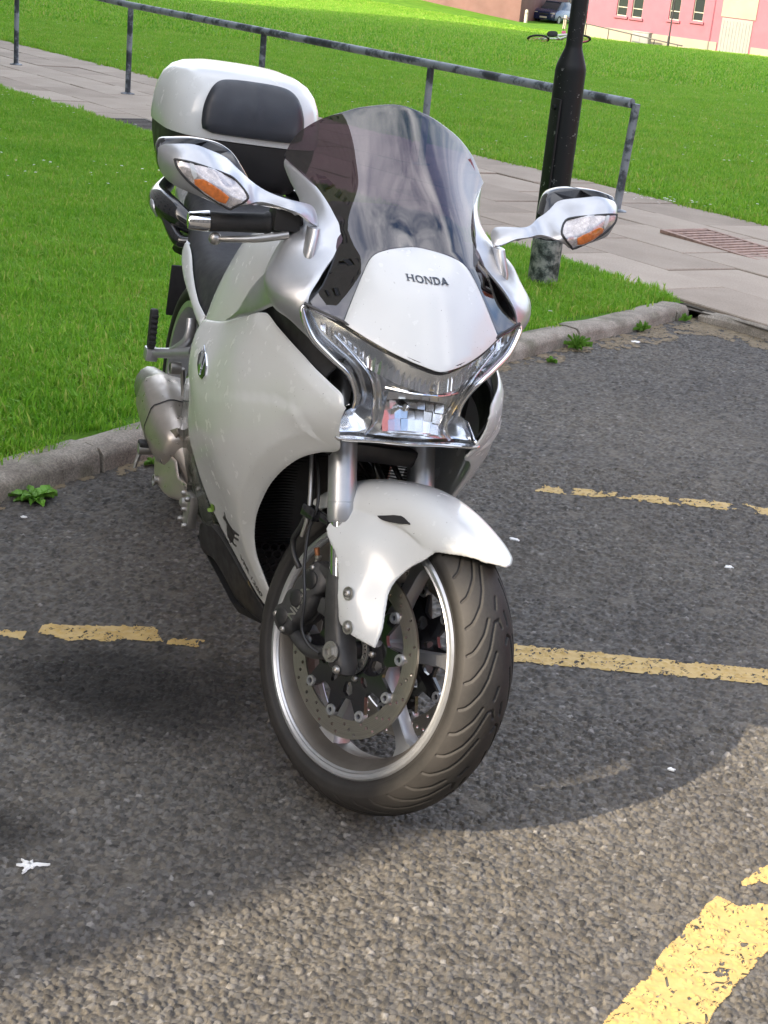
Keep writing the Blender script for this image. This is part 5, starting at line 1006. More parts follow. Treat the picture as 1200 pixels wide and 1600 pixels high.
# ---- tyres with cut tread
def make_tyre(name, parent, cz, R, halfw, rim_r, crown, cx=0.0, pitch_n=12, front=True, nu=720):
    # cross-section: crown arc, shoulder, sidewall, bead
    a = np.linspace(-1, 1, 97 if front else 49)
    prof = []
    for s in a:   # tread band
        ang = s * rad(62); prof.append((halfw * math.sin(ang) / math.sin(rad(62)), R - crown * (1 - math.cos(ang)) / (1 - math.cos(rad(62)))))
    ys, rs = zip(*prof)
    side = [(1.0, R - crown), (1.015, R - crown - .010), (1.01, R - crown - .02), (.97, rim_r + .016), (.88, rim_r + .004), (.80, rim_r - .004)]
    nb = len(a)
    Y = np.array([-q[0] * halfw for q in side[::-1][:-1]] + list(ys) + [q[0] * halfw for q in side[1:]])
    Rr = np.array([q[1] for q in side[::-1][:-1]] + list(rs) + [q[1] for q in side[1:]])
    lat = np.array([-9] * (len(side) - 1) + list(a) + [9] * (len(side) - 1), float)
    th = np.arange(nu) * 2 * math.pi / nu
    nv = len(Y); rr = np.repeat(Rr[None], nu, 0).copy()
    circ = 2 * math.pi * R; period = circ / pitch_n
    arc = halfw * 1.15
    S = th * R; depth = np.zeros((nu, nv)); dust = np.zeros((nu, nv))
    p3 = period / 3
    lines = []
    for k in range(3):
        s0 = k * p3
        # shoulder hook, then a sweep towards the crown; lengths alternate
        full = [(s0 - .004, .93), (s0 + .002, .80), (s0 + .012, .70), (s0 + .036, .52), (s0 + .062, .40), (s0 + .088, .32), (s0 + .108, .24), (s0 + .112, .12), (s0 + .098, .05)]
        lines.append(full if k == 1 else (full[:7] if k == 0 else full[:5]))
    lines.append([(.5 * p3, .16), (.5 * p3 + .022, .10)])
    allp = []
    for L in lines:
        allp.append([(s, t) for s, t in L]); allp.append([(s + p3 * .5, -t) for s, t in L])
    tread = np.abs(lat) <= 1
    PX = np.stack(np.meshgrid(S, lat[tread] * arc, indexing='ij'), -1).reshape(-1, 2)
    PX[:, 0] = np.mod(PX[:, 0], period)
    d = np.full(len(PX), 9.0)
    for L in allp:
        Q = np.array([(s, t * arc) for s, t in L])
        for sh in (-period, 0, period): d = np.minimum(d, seg_dist(PX, Q + [sh, 0], False))
    g = np.clip((.0026 - d) / .0013, 0, 1) * .0042
    depth[:, tread] = g.reshape(nu, -1)
    rr -= depth
    dl = np.where(tread, np.clip((np.abs(lat) - .35) / .5, 0, 1), .35)
    dust[:] = dl[None]
    V = np.stack([cx + rr * np.cos(th)[:, None], np.repeat(Y[None], nu, 0), cz + rr * np.sin(th)[:, None]], -1).reshape(-1, 3)
    i = np.arange(nu)[:, None]; j = np.arange(nv - 1)[None]
    q = np.stack([i * nv + j, i * nv + j + 1, ((i + 1) % nu) * nv + j + 1, ((i + 1) % nu) * nv + j], -1).reshape(-1, 4)
    me = fast_mesh(name, V, q, M_['tyre'], True)
    at = me.attributes.new('dust', 'FLOAT', 'POINT'); at.data.foreach_set('value', dust.astype(np.float32).ravel())
    return link(name, me, parent)
def arc_poly(r, a0, a1, n): return [(r * math.cos(a0 + (a1 - a0) * i / n), r * math.sin(a0 + (a1 - a0) * i / n)) for i in range(n + 1)]
def plate2d(mb, loops, y0, y1, c=(0, AXZ)):
    """flat plate in the wheel plane (x,z) with holes, between y0 and y1"""
    P, T = tri2d(np.zeros((0, 2)), [np.array(l) for l in loops]); m = len(P)
    V = [(p[0] + c[0], y0, p[1] + c[1]) for p in P] + [(p[0] + c[0], y1, p[1] + c[1]) for p in P]
    ed = {(int(t[i]), int(t[(i + 1) % 3])) for t in T for i in range(3)}
    F = [tuple(int(q) for q in t) for t in T] + [tuple(int(q) + m for q in t[::-1]) for t in T]
    F += [(e[1], e[0], e[0] + m, e[1] + m) for e in ed if (e[1], e[0]) not in ed]
    mb.add(V, F)

# ---- front wheel
mb = MB()
prof = []
for s in (1,):
    prof = [(-.0525, .2175), (-.0525, .2315), (-.049, .2325), (-.046, .2305), (-.043, .222), (-.036, .2165), (-.03, .2125), (-.02, .207), (-.015, .201), (.015, .201), (.02, .207), (.03, .2125), (.036, .2165), (.043, .222), (.046, .2305), (.049, .2325), (.0525, .2315), (.0525, .2175), (.045, .209), (.03, .2035), (.02, .1965), (-.02, .1965), (-.03, .2035), (-.045, .209)]
mb.lathe(prof, 128, 'y', (0, 0, AXZ), closed=True)
fwheel = mb.build('front_wheel', M_['wheel_dirty'], bike, ST_M, 30)
for s in (-1, 1):
    mb = MB(); mb.lathe([(s * .0545, .2165), (s * .0575, .2195), (s * .0562, .2225), (s * .0592, .2265), (s * .0595, .231), (s * .056, .2345), (s * .050, .2338), (s * .0525, .2165)], 128, 'y', (0, 0, AXZ), closed=True); mb.build('rim_lip', M_['silver'], fwheel, None, 30)
mb = MB()
for k in range(6):
    a = rad(20 + 60 * k); c, s = math.cos(a), math.sin(a); t = Vector((-s, 0, c)); d = Vector((c, 0, s))
    R = []
    for r, w, th in ((.036, .018, .024), (.07, .0135, .019), (.12, .0115, .016), (.165, .0125, .016), (.185, .018, .019), (.2005, .034, .023)):
        cc = Vector((0, 0, AXZ)) + d * r
        R.append([tuple(cc + t * x + Vector((0, y, 0))) for x, y in ((-w, -th * .55), (-w * .8, -th), (w * .8, -th), (w, -th * .55), (w, th * .55), (w * .8, th), (-w * .8, th), (-w, th * .55))])
    mb.rings(R)
mb.lathe([(-.05, .012), (-.05, .036), (-.042, .042), (.042, .042), (.05, .036), (.05, .012)], 40, 'y', (0, 0, AXZ))
mb.build('spokes', M_['silver'], fwheel)
make_tyre('tyre', fwheel, AXZ, .2995, .0605, .226, .037, nu=1080)
# brake rotors and carriers
hole_r = .0034
def make_rotor(yc, sgn, mat_c):
    mb = MB(); loops = []
    n = 150
    loops.append([(.160 * math.cos(2 * math.pi * i / n), .160 * math.sin(2 * math.pi * i / n)) for i in range(n)])
    loops.append([(.1265 * math.cos(2 * math.pi * i / 120), .1265 * math.sin(2 * math.pi * i / 120)) for i in range(120)])
    for k in range(20):
        for q, r in enumerate((.1345, .1435, .1525)):
            a = 2 * math.pi * (k + q * .28) / 20
            loops.append([(r * math.cos(a) + hole_r * math.cos(2 * math.pi * i / 9), r * math.sin(a) + hole_r * math.sin(2 * math.pi * i / 9)) for i in range(9)])
    plate2d(mb, loops, yc - .0025, yc + .0025)
    ro = mb.build('brake_disc', M_['rotor'], fwheel, None, 25)
    # carrier: hub ring, ten arms with windows
    mb = MB(); out = []
    for k in range(10):
        a = 2 * math.pi * (k + .5) / 10
        for da, r in ((-.30, .088), (-.20, .090), (-.115, .112), (-.08, .1245), (.08, .1245), (.115, .112), (.20, .090), (.30, .088)):
            out.append((r * math.cos(a + da), r * math.sin(a + da)))
    loops = [out, [(.044 * math.cos(2 * math.pi * i / 40), .044 * math.sin(2 * math.pi * i / 40)) for i in range(40)]]
    for k in range(10):
        a = 2 * math.pi * k / 10
        w = [(.058, -.10), (.066, -.16), (.078, -.155), (.083, -.05), (.083, .05), (.078, .155), (.066, .16), (.058, .10)] if k % 2 == 0 else [(.055, -.06), (.064, -.11), (.074, -.06), (.078, 0), (.074, .06), (.064, .11), (.055, .06)]
        loops.append([(r * math.cos(a + q), r * math.sin(a + q)) for r, q in w])
    plate2d(mb, loops, yc - .004, yc + .004)
    mb.build('disc_carrier', M_['black_gloss'], fwheel, None, 25)
    bob = None
    for k in range(10):
        a = 2 * math.pi * (k + .5) / 10; c = (.1205 * math.cos(a), yc, AXZ + .1205 * math.sin(a))
        if bob is None:
            mb = MB(); mb.lathe([(-.0075, .0050), (-.0075, .0098), (-.003, .0112), (.003, .0112), (.0075, .0098), (.0075, .0050)], 16, 'y', (0, 0, 0), closed=True); bob = to_mesh('bobbin', mb.V, mb.F, M_['silver'])
        link('bobbin', bob, fwheel, Matrix.Translation(c))
    bolt = None
    for k in range(5):
        a = 2 * math.pi * (k + .25) / 5
        if bolt is None: mb = MB(); button_bolt(mb, (0, 0, 0), .0062, .006, 'y', sgn); bolt = to_mesh('disc_bolt', mb.V, mb.F, M_['alu'])
        link('disc_bolt', bolt, fwheel, Matrix.Translation((.052 * math.cos(a), yc + sgn * .004, AXZ + .052 * math.sin(a))))
make_rotor(-.066, -1, None); make_rotor(.066, 1, None)
# ABS tone ring
mb = MB(); out = []
for k in range(60):
    a = 2 * math.pi * k / 60
    out += [(.046 * math.cos(a), .046 * math.sin(a))]
loops = [out, [(.034 * math.cos(2 * math.pi * i / 40), .034 * math.sin(2 * math.pi * i / 40)) for i in range(40)]]
for k in range(40):
    a = 2 * math.pi * k / 40
    loops.append([((.0405 + x) * math.cos(a + y), (.0405 + x) * math.sin(a + y)) for x, y in ((-.003, -.03), (.003, -.03), (.003, .03), (-.003, .03))])
plate2d(mb, loops, -.0775, -.0755)
mb.build('sensor_ring', M_['alu'], fwheel, None, 25)
# ---- fork
for s in (-1, 1):
    mb = MB(); y = s * .103
    P0, P1 = leg(0, y, .232), leg(0, y, .66)
    mb.tube([leg(0, y, .228), leg(0, y, .234), leg(0, y, .262), leg(0, y, .2625), leg(0, y, .264), leg(0, y, .2645), leg(0, y, .68)], [.0235, .0262, .0262, .0255, .0255, .0262, .0262], 32, sub=1)
    fk = mb.build('fork_tube', M_['silver'], bike, ST_M)
    mb = MB(); mb.tube([leg(0, y, .03), leg(0, y, .24)], .0205, 24, sub=1); mb.build('stanchion', M_['chrome'], fk)
    mb = MB()  # axle holder casting
    R = []
    for t, w, d_, ox in ((.135, .020, .020, 0), (.12, .0235, .0235, 0), (.06, .024, .025, .0), (.02, .025, .028, .004), (-.012, .024, .030, .008), (-.030, .020, .024, .010), (-.037, .012, .014, .010)):
        c = leg(ox, y, t)
        R.append([tuple(c + Vector((math.copysign(abs(math.cos(q)) ** .6, math.cos(q)) * d_, math.copysign(abs(math.sin(q)) ** .6, math.sin(q)) * w, 0))) for q in [2 * math.pi * k / 20 for k in range(20)]])
    mb.rings(R)
    mb.box((-.05, y, AXZ + .055), (.05, .024, .03), bevel=.006)
    mb.box((-.075, y * .97, AXZ + .11), (.07, .022, .022), bevel=.006)
    lo = mb.build('axle_holder', M_['darkgrey'], bike, ST_M)
    mb = MB(); yo = y + s * .026
    mb.lathe([(0, .008), (0, .0175), (s * .004, .0175), (s * .004, .013), (s * .010, .013), (s * .010, .007), (s * .004, .006), (s * .004, 0)], 6 if s < 0 else 24, 'y', (.008, yo, AXZ))
    mb.lathe([(0, 0), (0, .019), (s * .0025, .019), (s * .0025, 0)], 28, 'y', (.008, yo, AXZ))
    button_bolt(mb, (.034, yo - s * .002, AXZ - .022), .0075, .008, 'y', s)
    mb.build('axle_nut', M_['alu'], lo)
mb = MB(); mb.tube([(.0, -.1, AXZ), (.0, .1, AXZ)], .016, 20, sub=1); mb.build('axle', M_['darkgrey'], bike, ST_M)
for t in (.36, .60):
    mb = MB(); a, b2 = leg(-.02, -.11, t), leg(-.02, .11, t)
    mb.box(tuple((a + b2) / 2), (.06, .26, .035), bevel=.01); mb.build('fork_yoke', M_['black'], bike, ST_M)
# ---- mudguard
FS = [(51.5, .006, .338, .002), (53, .028, .3345, .012), (56, .050, .331, .019), (60, .066, .327, .036), (63, .073, .3255, .050), (66, .077, .3235, .061), (72, .080, .3205, .066), (80, .082, .318, .066), (90, .085, .316, .066), (100, .093, .3145, .067), (110, .100, .3135, .064), (120, .098, .3125, .055), (130, .086, .312, .046), (140, .076, .312, .034), (148, .052, .312, .018), (151, .02, .312, .006)]
def fend(th, s, d=0):
    i = np.array([f[0] for f in FS]); hw, R, dr = [np.interp(th, i, [f[k] for f in FS]) for k in (1, 2, 3)]
    p = 2.5; a = abs(s)
    y = hw * math.copysign(a ** .92, s); r = R - dr * (1 - (1 - a ** p) ** (1 / p)) - d
    return (r * math.cos(rad(th)), y * (1 - d * 2), AXZ + r * math.sin(rad(th)))
ths = np.concatenate([np.linspace(51.5, 60, 9)[:-1], np.linspace(60, 151, 40)]); ss = np.sin(np.linspace(-1, 1, 41) * math.pi / 2)
nt_, ns_ = len(ths), len(ss); F = []
g3 = np.array([[fend(t, s) for s in ss] for t in ths]); n3 = np.cross(np.gradient(g3, axis=0), np.gradient(g3, axis=1)); n3 /= np.linalg.norm(n3, axis=2)[..., None] + 1e-12
if n3[nt_ // 2, ns_ // 2, 2] < 0: n3 = -n3
V = [tuple(p) for p in g3.reshape(-1, 3)] + [tuple(p) for p in (g3 - n3 * .0065).reshape(-1, 3)]
for i in range(nt_ - 1):
    for j in range(ns_ - 1):
        a = i * ns_ + j; F.append((a, a + ns_, a + ns_ + 1, a + 1)); q = nt_ * ns_; F.append((a + q, a + 1 + q, a + ns_ + 1 + q, a + ns_ + q))
bd = [i * ns_ for i in range(nt_)] + [(nt_ - 1) * ns_ + j for j in range(1, ns_)] + [i * ns_ + ns_ - 1 for i in range(nt_ - 2, -1, -1)] + [j for j in range(ns_ - 2, 0, -1)]
for k in range(len(bd)):
    a, b2 = bd[k], bd[(k + 1) % len(bd)]; F.append((b2, a, a + nt_ * ns_, b2 + nt_ * ns_))
shell = to_mesh('shell', V, F, M_['white'], 0)
wing = panel('wing', 'wing', M_['white'], bike, thick=.007, out=-1, h=.010, rnd=.003, off=.001, mirror=True)
mb = MB(); mb.add(V, F)
for w in wing:
    mb.add([tuple(v.co) for v in w.data.vertices], [tuple(p.vertices) for p in w.data.polygons]); me_ = w.data; bpy.data.objects.remove(w)
mud = mb.build('front_mudguard', M_['white'], bike, ST_M, 0)
rm = mud.modifiers.new('fuse', 'REMESH'); rm.mode = 'VOXEL'; rm.voxel_size = .0022; rm.use_smooth_shade = True
sm = mud.modifiers.new('soften', 'SMOOTH'); sm.factor = .5; sm.iterations = 10
dg = bpy.context.evaluated_depsgraph_get(); me_ = bpy.data.meshes.new_from_object(mud.evaluated_get(dg)); mud.modifiers.clear(); mud.data = me_
if not me_.materials: me_.materials.append(M_['white'])
me_.shade_smooth()
panel('vent_slot', 'slot', M_['matt'], mud, thick=.004, out=-1, h=.006, rnd=0.001, off=.0095, mirror=True)
wS = surf('wing')
for (bx, bz) in ((.007, .413), (.033, .360)):
    for s in (-1, 1):
        mb = MB(); y = s * abs(float(wS([(bx, bz)])[0])); mb.lathe([(s * .0008, .0125), (s * .0024, .0125), (s * .0024, .0095), (s * .001, .0088), (s * .001, 0)], 20, 'y', (bx, y, bz)); button_bolt(mb, (bx, y + s * .001, bz), .0072, .007, 'y', s)
        mb.build('mudguard_bolt', M_['alu'], mud)
# ---- calipers
for s in (-1, 1):
    A = Matrix.Translation((-.128, s * .086, .338)) @ Matrix.Rotation(rad(24), 4, 'Y')
    mb = MB()
    prof = [(-.030, -.078), (-.036, -.06), (-.030, -.045), (-.034, -.03), (-.037, -.012), (-.030, .002), (-.036, .018), (-.037, .034), (-.029, .046), (-.034, .06), (-.028, .078), (.0, .086), (.022, .078), (.03, .06), (.026, .042), (.032, .02), (.032, -.02), (.026, -.042), (.03, -.06), (.02, -.078), (-.005, -.085)]
    prof = [(p.x, p.y) for p in crom([Vector((a, b, 0)) for a, b in prof], 3, True)]
    R = []
    for y, k in ((.026, .90), (.024, .98), (.006, 1.0), (.004, .9), (-.002, .9), (-.004, 1.0), (-.020, .97), (-.0275, .84), (-.030, .66)):
        R.append([(px_ * k, -y * s * 1.0 if False else (y if s > 0 else y) * (-1 if s > 0 else 1), pz * k) for px_, pz in prof])
    mb.rings(R, M=A)
    cal = mb.build('brake_caliper', M_['darkgrey'], bike, ST_M)
    for pz in (-.05, 0, .05):
        mb = MB(); mb.lathe([(0, .017), (s * .005, .0165), (s * .007, .013), (s * .007, 0)], 20, 'y', (-.004, s * .0265, pz), M=A); mb.build('piston_cap', M_['black'], cal)
    for px_, pz in ((-.02, .066), (.014, -.066), (-.02, -.062)):
        mb = MB(); button_bolt(mb, tuple(A @ Vector((px_, s * .026, pz))), .006, .006, 'y', s); mb.build('caliper_bolt', M_['alu'], cal)
    mb = MB(); mb.lathe([(0, .004), (.012, .004), (.014, .006), (.02, .006), (.021, 0)], 10, 'z', tuple(A @ Vector((-.03, s * .012, .062))))
    mb.build('hose_union', M_['alu'], cal)
    mb = MB(); mb.tube([A @ Vector((-.034, s * .012, .074)), A @ Vector((-.05, s * .016, .088))], [.0042, .0055], 10, sub=1); mb.build('bleed_nipple', M_['copper'], cal)
    mb = MB()  # caliper mount arms to the fork casting
    mb.tube([A @ Vector((.01, s * .0, -.07)), (-.075, s * .098, .262), (-.02, s * .103, .285)], .013, 10, sub=4)
    mb.tube([A @ Vector((.02, 0, .06)), (-.07, s * .1, .405), (-.035, s * .103, .40)], .012, 10, sub=4)
    mb.build('caliper_bracket', M_['darkgrey'], cal)
    V, F = text_mesh('NISSIN', .026, .0004)
    if s < 0:
        Mt = A @ Matrix.Translation((.004, -.0305, .0)) @ Matrix.Rotation(rad(80), 4, 'Y') @ Matrix.Rotation(rad(90), 4, 'X')
        mb = MB(); mb.add(V, F, Mt); mb.build('lettering', M_['alu'], cal)
# ---- brake hoses and sensor wire (right side), seen against the radiator
mb = MB()
mb.tube([(-.36, -.06, .70), (-.235, -.095, .585), (-.178, -.118, .52), (-.176, -.118, .47), (-.196, -.108, .43), (-.188, -.104, .405), (-.168, -.098, .385)], .0058, 10)
mb.tube([(-.36, .06, .70), (-.2, .095, .585), (-.15, .118, .52), (-.15, .118, .45), (-.155, .108, .40)], .0055, 10)
mb.build('brake_hose', M_['black'], bike, ST_M)
mb = MB(); mb.tube([(-.34, -.07, .70), (-.2, -.108, .58), (-.148, -.126, .52), (-.146, -.128, .47), (-.12, -.135, .41), (-.085, -.142, .36), (-.07, -.14, .31), (-.045, -.135, .288), (-.02, -.128, .283)], .0032, 8); mb.build('sensor_wire', M_['black'], bike, ST_M)
mb = MB(); mb.tube([(-.3, -.08, .68), (-.2, -.12, .57), (-.162, -.128, .50), (-.16, -.126, .45)], .004, 8); mb.build('hose_guide', M_['alu'], bike, ST_M)
mb = MB(); mb.box((-.16, -.122, .498), (.036, .022, .024), bevel=.004); mb.box((-.13, -.118, .5), (.04, .012, .016), bevel=.003); mb.build('hose_clamp', M_['black_gloss'], bike, ST_M)

# ---- nose, screen, headlight
nose = panel('nose_panel', 'nose', M_['white'], bike, thick=.003, out=1, h=.014, rnd=.004, off=.004, sym=True)[0]
panel('windscreen', 'screen', M_['screen'], bike, thick=.0035, out=1, h=.012, rnd=.002, off=.001, sym=True)
FS_ = surf('nose')
inner = dict(PANELS['screen']); K = [list(p) for p in PANELS['screen']['out']]
# black cowl under the lower part of the screen, stops below the see-through part
inner['out'] = [[0, 0, 1.036], [0, -.05, 1.034], [0, -.10, 1.024], [0, -.126, 1.016], [0, -.141, .999], [0, -.156, .977], [0, -.179, .945], [0, -.198, .915], [0, -.200, .905], [0, -.172, .897], [0, -.144, .887], [0, -.113, .874], [0, -.081, .863], [0, -.048, .855], [0, 0, .846]]
panel('inner_cowl', None, M_['matt'], bike, thick=.003, out=1, h=.018, rnd=0, off=-.007, sym=True, data=inner)
# instruments and dark dash behind the screen
mb = MB()
R = []
for x, w, zt, zb in ((-.19, .10, 1.0, .95), (-.22, .125, 1.035, .95), (-.27, .135, 1.06, .95), (-.33, .13, 1.055, .95), (-.36, .12, 1.03, .95)):
    R.append([(x, -w, zb), (x, -w, zt - .03), (x, -w * .8, zt - .006), (x, 0, zt), (x, w * .8, zt - .006), (x, w, zt - .03), (x, w, zb)])
mb.rings(R); dash = mb.build('dashboard', M_['matt'], bike, None, 40)
for yy, rr_3 in ((-.055, .034), (.02, .04), (.085, .03)):
    mb = MB(); mb.lathe([(0, rr_3 + .004), (-.012, rr_3 + .004), (-.012, rr_3), (-.004, rr_3 - .002), (-.004, 0)], 28, 'x', (-.358, yy, 1.0)); mb.build('dial', M_['black_gloss'], dash)
V, F = add_letters('HONDA', .0102, .2)
mb = MB(); VV = []
for x, y, z in V:
    yy, zz = x, .979 + y * .86; xx = float(FS_([(yy, zz)])[0]) + .0052 + z
    VV.append((xx, yy, zz))
mb.add(VV, F); mb.build('lettering', M_['navy'], nose, None, 0)
lens_disp = None
lens = panel('headlight', 'lens', M_['lens'], bike, thick=.002, out=1, h=.012, rnd=.002, sym=True, corner=30)[0]
HS = surf('lens')
# housing behind the lens: chrome shell with side walls
hd = dict(PANELS['lens']); hd['out'] = [[p[0], p[1] * .985, p[2] + (.003 if p[2] < .75 else -.004)] for p in PANELS['lens']['out']]
RH = [(-.060, .793), (-.052, .716), (.052, .716), (.060, .793)]
panel('headlight_shell', None, M_['mirror_chrome'], lens, thick=.002, out=1, h=.010, rnd=.003, off=-.020, sym=True, data=hd, corner=30, holes=[RH])
rim_pts = [Vector(p) for p in PANELS['lens']['out']]
loop = rim_pts + [Vector((p.x, -p.y, p.z)) for p in rim_pts[::-1][1:-1]]
k0 = next(i for i, p in enumerate(rim_pts) if p.z < .9 and p.y < -.19)
for s in (-1, 1):
    side = [Vector((p.x - .002, -s * p.y, p.z)) for p in rim_pts[k0 - 1:k0 + 6]]
    mb = MB(); mb.tube(side, [.003, .0055, .006, .006, .006, .005, .004], 10, sub=5); mb.build('headlight_rim', M_['chrome'], lens)
mb = MB(); mb.tube([Vector((p.x - .004, p.y * 1.0, p.z + .003)) for p in rim_pts[:8]][::-1] + [Vector((p.x - .004, -p.y, p.z + .003)) for p in rim_pts[1:8]], .003, 8, sub=3); mb.build('headlight_seal', M_['black'], lens)
low = rim_pts[-4:-1]; mb = MB(); mb.tube([p + Vector((-.003, 0, -.002)) for p in low] + [Vector((.002, 0, .699))] + [Vector((p.x - .003, -p.y, p.z - .002)) for p in low[::-1]], .003, 8, sub=4); mb.build('headlight_chin', M_['chrome'], lens)
R = [[tuple(p + Vector((dx, 0, 0))) for p in loop] for dx in (-.003, -.024)]
mb = MB(); mb.rings(R, True, False); mb.build('headlight_wall', M_['chrome'], lens)
# fluted reflector band under the nose
rnd = random.Random(4); mb = MB()
def PH(s, y, z, d): return (float(HS([(y, z)])[0]) + d, s * y, z)
for s in (-1, 1):
    n = 20
    for i in range(n):
        q = []
        for t in (i / n, (i + 1) / n):
            y = .004 + .168 * t; zt = np.interp(y, [0, .05, .113, .1736, .2], [.848, .857, .876, .894, .90]); zb = np.interp(y, [0, .05, .09, .13, .172], [.806, .812, .823, .842, .872])
            q.append((y, zt, zb))
        (y0, a0, b0), (y1, a1, b1) = q; ym = (y0 + y1) / 2; k = rnd.uniform(-.002, .002); dep = -.013
        V = [PH(s, y0, a0, dep - .012), PH(s, ym, (a0 + a1) / 2, dep - .017 + k), PH(s, y1, a1, dep - .012), PH(s, y0, b0, dep + .004), PH(s, ym, (b0 + b1) / 2, dep + .0 + k), PH(s, y1, b1, dep + .004)]
        mb.add(V, [(0, 3, 4, 1), (1, 4, 5, 2)])
mb.build('fluted_reflector', M_['mirror_chrome'], lens, None, 20)
# central faceted reflector with bulb shield, set back in a box
mb = MB(); rnd = random.Random(8); ny, nz = 8, 4
def RW(z): return np.interp(z, [.716, .793], [.052, .060])
for i in range(ny):
    for j in range(nz):
        z0, z1_ = [.716 + .077 * k / nz for k in (j, j + 1)]; zc = (z0 + z1_) / 2; a0, a1 = -1 + 2 * i / ny, -1 + 2 * (i + 1) / ny; ac = (a0 + a1) / 2
        c = -.012 - .026 * (1 - ac ** 2) * (1 - ((zc - .755) / .042) ** 2); ty, tz = rnd.uniform(-.08, .08) + ac * .4, rnd.uniform(-.10, .10) - .50
        V = [(c + ty * (a - ac) * .056 + tz * (z - zc), a * RW(z), z) for a, z in ((a0, z0), (a1, z0), (a1, z1_), (a0, z1_))]
        mb.add(V, [(0, 1, 2, 3)])
mb.build('faceted_reflector', M_['mirror_chrome'], lens, None, 10)
mb = MB(); mb.rings([[(float(HS([p])[0]) - .0195, p[0], p[1]) for p in RH], [(-.03, p[0], p[1]) for p in RH]], True, False); mb.build('reflector_box', M_['reflector'], lens, None, 20)
mb = MB(); mb.lathe([(-.03, .008), (-.004, .0075), (.0, .006), (.002, 0)], 20, 'x', (-.012, -.015, .760)); mb.build('bulb_shield', M_['chrome'], lens)
# satin bezel arms left and right of the reflector
for s in (-1, 1):
    mb = MB(); mb.tube([PH(s, .150, .868, -.012), PH(s, .118, .842, -.010), PH(s, .092, .815, -.010), PH(s, .078, .785, -.010), PH(s, .070, .75, -.010), PH(s, .068, .725, -.010), PH(s, .080, .706, -.008)], [.003, .005, .006, .007, .007, .006, .004], 10, flat=.6); mb.build('bezel_arm', M_['chrome'], lens)
mb = MB(); mb.tube([PH(1, -.066, .800, -.015), PH(1, -.03, .802, -.016), PH(1, 0, .803, -.016), PH(1, .03, .802, -.016), PH(1, .066, .800, -.015)], .0028, 8); mb.build('bezel_bar', M_['chrome'], lens)

# ---- side cowls, fairings
panel('side_cowl', 'silver', M_['silver'], bike, thick=.004, out=-1, h=.012, rnd=.006, mirror=True, corner=45)
fair = panel('side_fairing', 'white', M_['white'], bike, thick=.004, out=-1, h=.010, rnd=.005, mirror=True, corner=34, tsm=1.2e-4, lips=((3, 12, .020, .006), (12, 21, .028, .013)), lipz=([.25, .6], [.2, 1]))
wd = PANELS['white']
# inner black liner under the gap between cowl and fairing
liner = dict(axis='y', ctrl=[[p[0], p[1] + .018, p[2]] for p in PANELS['white']['ctrl']] + [[-.2, -.205, .87], [-.3, -.205, .86], [-.06, -.13, .83]],
             out=[[-.40, 0, .82], [-.28, 0, .878], [-.2, 0, .885], [-.11, 0, .862], [-.05, 0, .825], [-.048, 0, .78], [-.05, 0, .74], [-.02, 0, .70], [-.06, 0, .665], [-.2, 0, .70], [-.4, 0, .74]])
panel('inner_liner', None, M_['matt'], bike, thick=.004, out=-1, h=.02, rnd=0, mirror=True, data=liner)
# big dark inner tunnel round the fork (keeps daylight out of the nose)
mb = MB()
def ring(x, pts): return [(x, y, z) for y, z in pts]
half = [(.0, .90), (.10, .89), (.16, .84), (.175, .76), (.17, .66)]
R = []
for x, k in ((-.10, .8), (-.2, .95), (-.35, 1.0), (-.5, 1.0)):
    p = [(y * k, z) for y, z in half]; R.append([(x, -y, z) for y, z in p[::-1]] + [(x, y, z) for y, z in p[1:]])
mb.rings(R, False, False); mb.build('nose_liner', M_['matt'], bike)
from mathutils.bvhtree import BVHTree
_me = fair[0].data; _bvh = BVHTree.FromPolygons([v.co for v in _me.vertices], [tuple(p.vertices) for p in _me.polygons])
def drape(x, z):
    """outer surface (distance from the middle plane) of the fairing at x, z"""
    h = _bvh.ray_cast(Vector((x, -.6, z)), Vector((0, 1, 0)))
    if h[0] is None:
        h = _bvh.find_nearest(Vector((x, -.25, z)))
    return -h[0].y
def decal_mesh(outline, off, thick, h=.006, s=-1):
    L = smooth_outline(outline, .004, 25); G = hexgrid(L.min(0), L.max(0), h); G = G[in_poly(G, L)]
    if len(G): G = G[seg_dist(G, L) > h * .4]
    P, T = tri2d(G, [L]); m_ = len(P)
    V = [(p[0], s * (drape(*p) + off), p[1]) for p in P] + [(p[0], s * (drape(*p) + off - thick), p[1]) for p in P]
    n = np.cross(np.array(V)[T[:, 1]] - np.array(V)[T[:, 0]], np.array(V)[T[:, 2]] - np.array(V)[T[:, 0]]); fl = n[:, 1].sum() * s < 0
    T = T[:, ::-1] if fl else T
    ed = {(int(t[i]), int(t[(i + 1) % 3])) for t in T for i in range(3)}
    F = [tuple(t) for t in T] + [tuple(t[::-1] + m_) for t in T] + [(e[1], e[0], e[0] + m_, e[1] + m_) for e in ed if (e[1], e[0]) not in ed]
    return V, F
O = np.array(PANELS['badge']['out'])[:, [0, 2]]; c = O.mean(0)
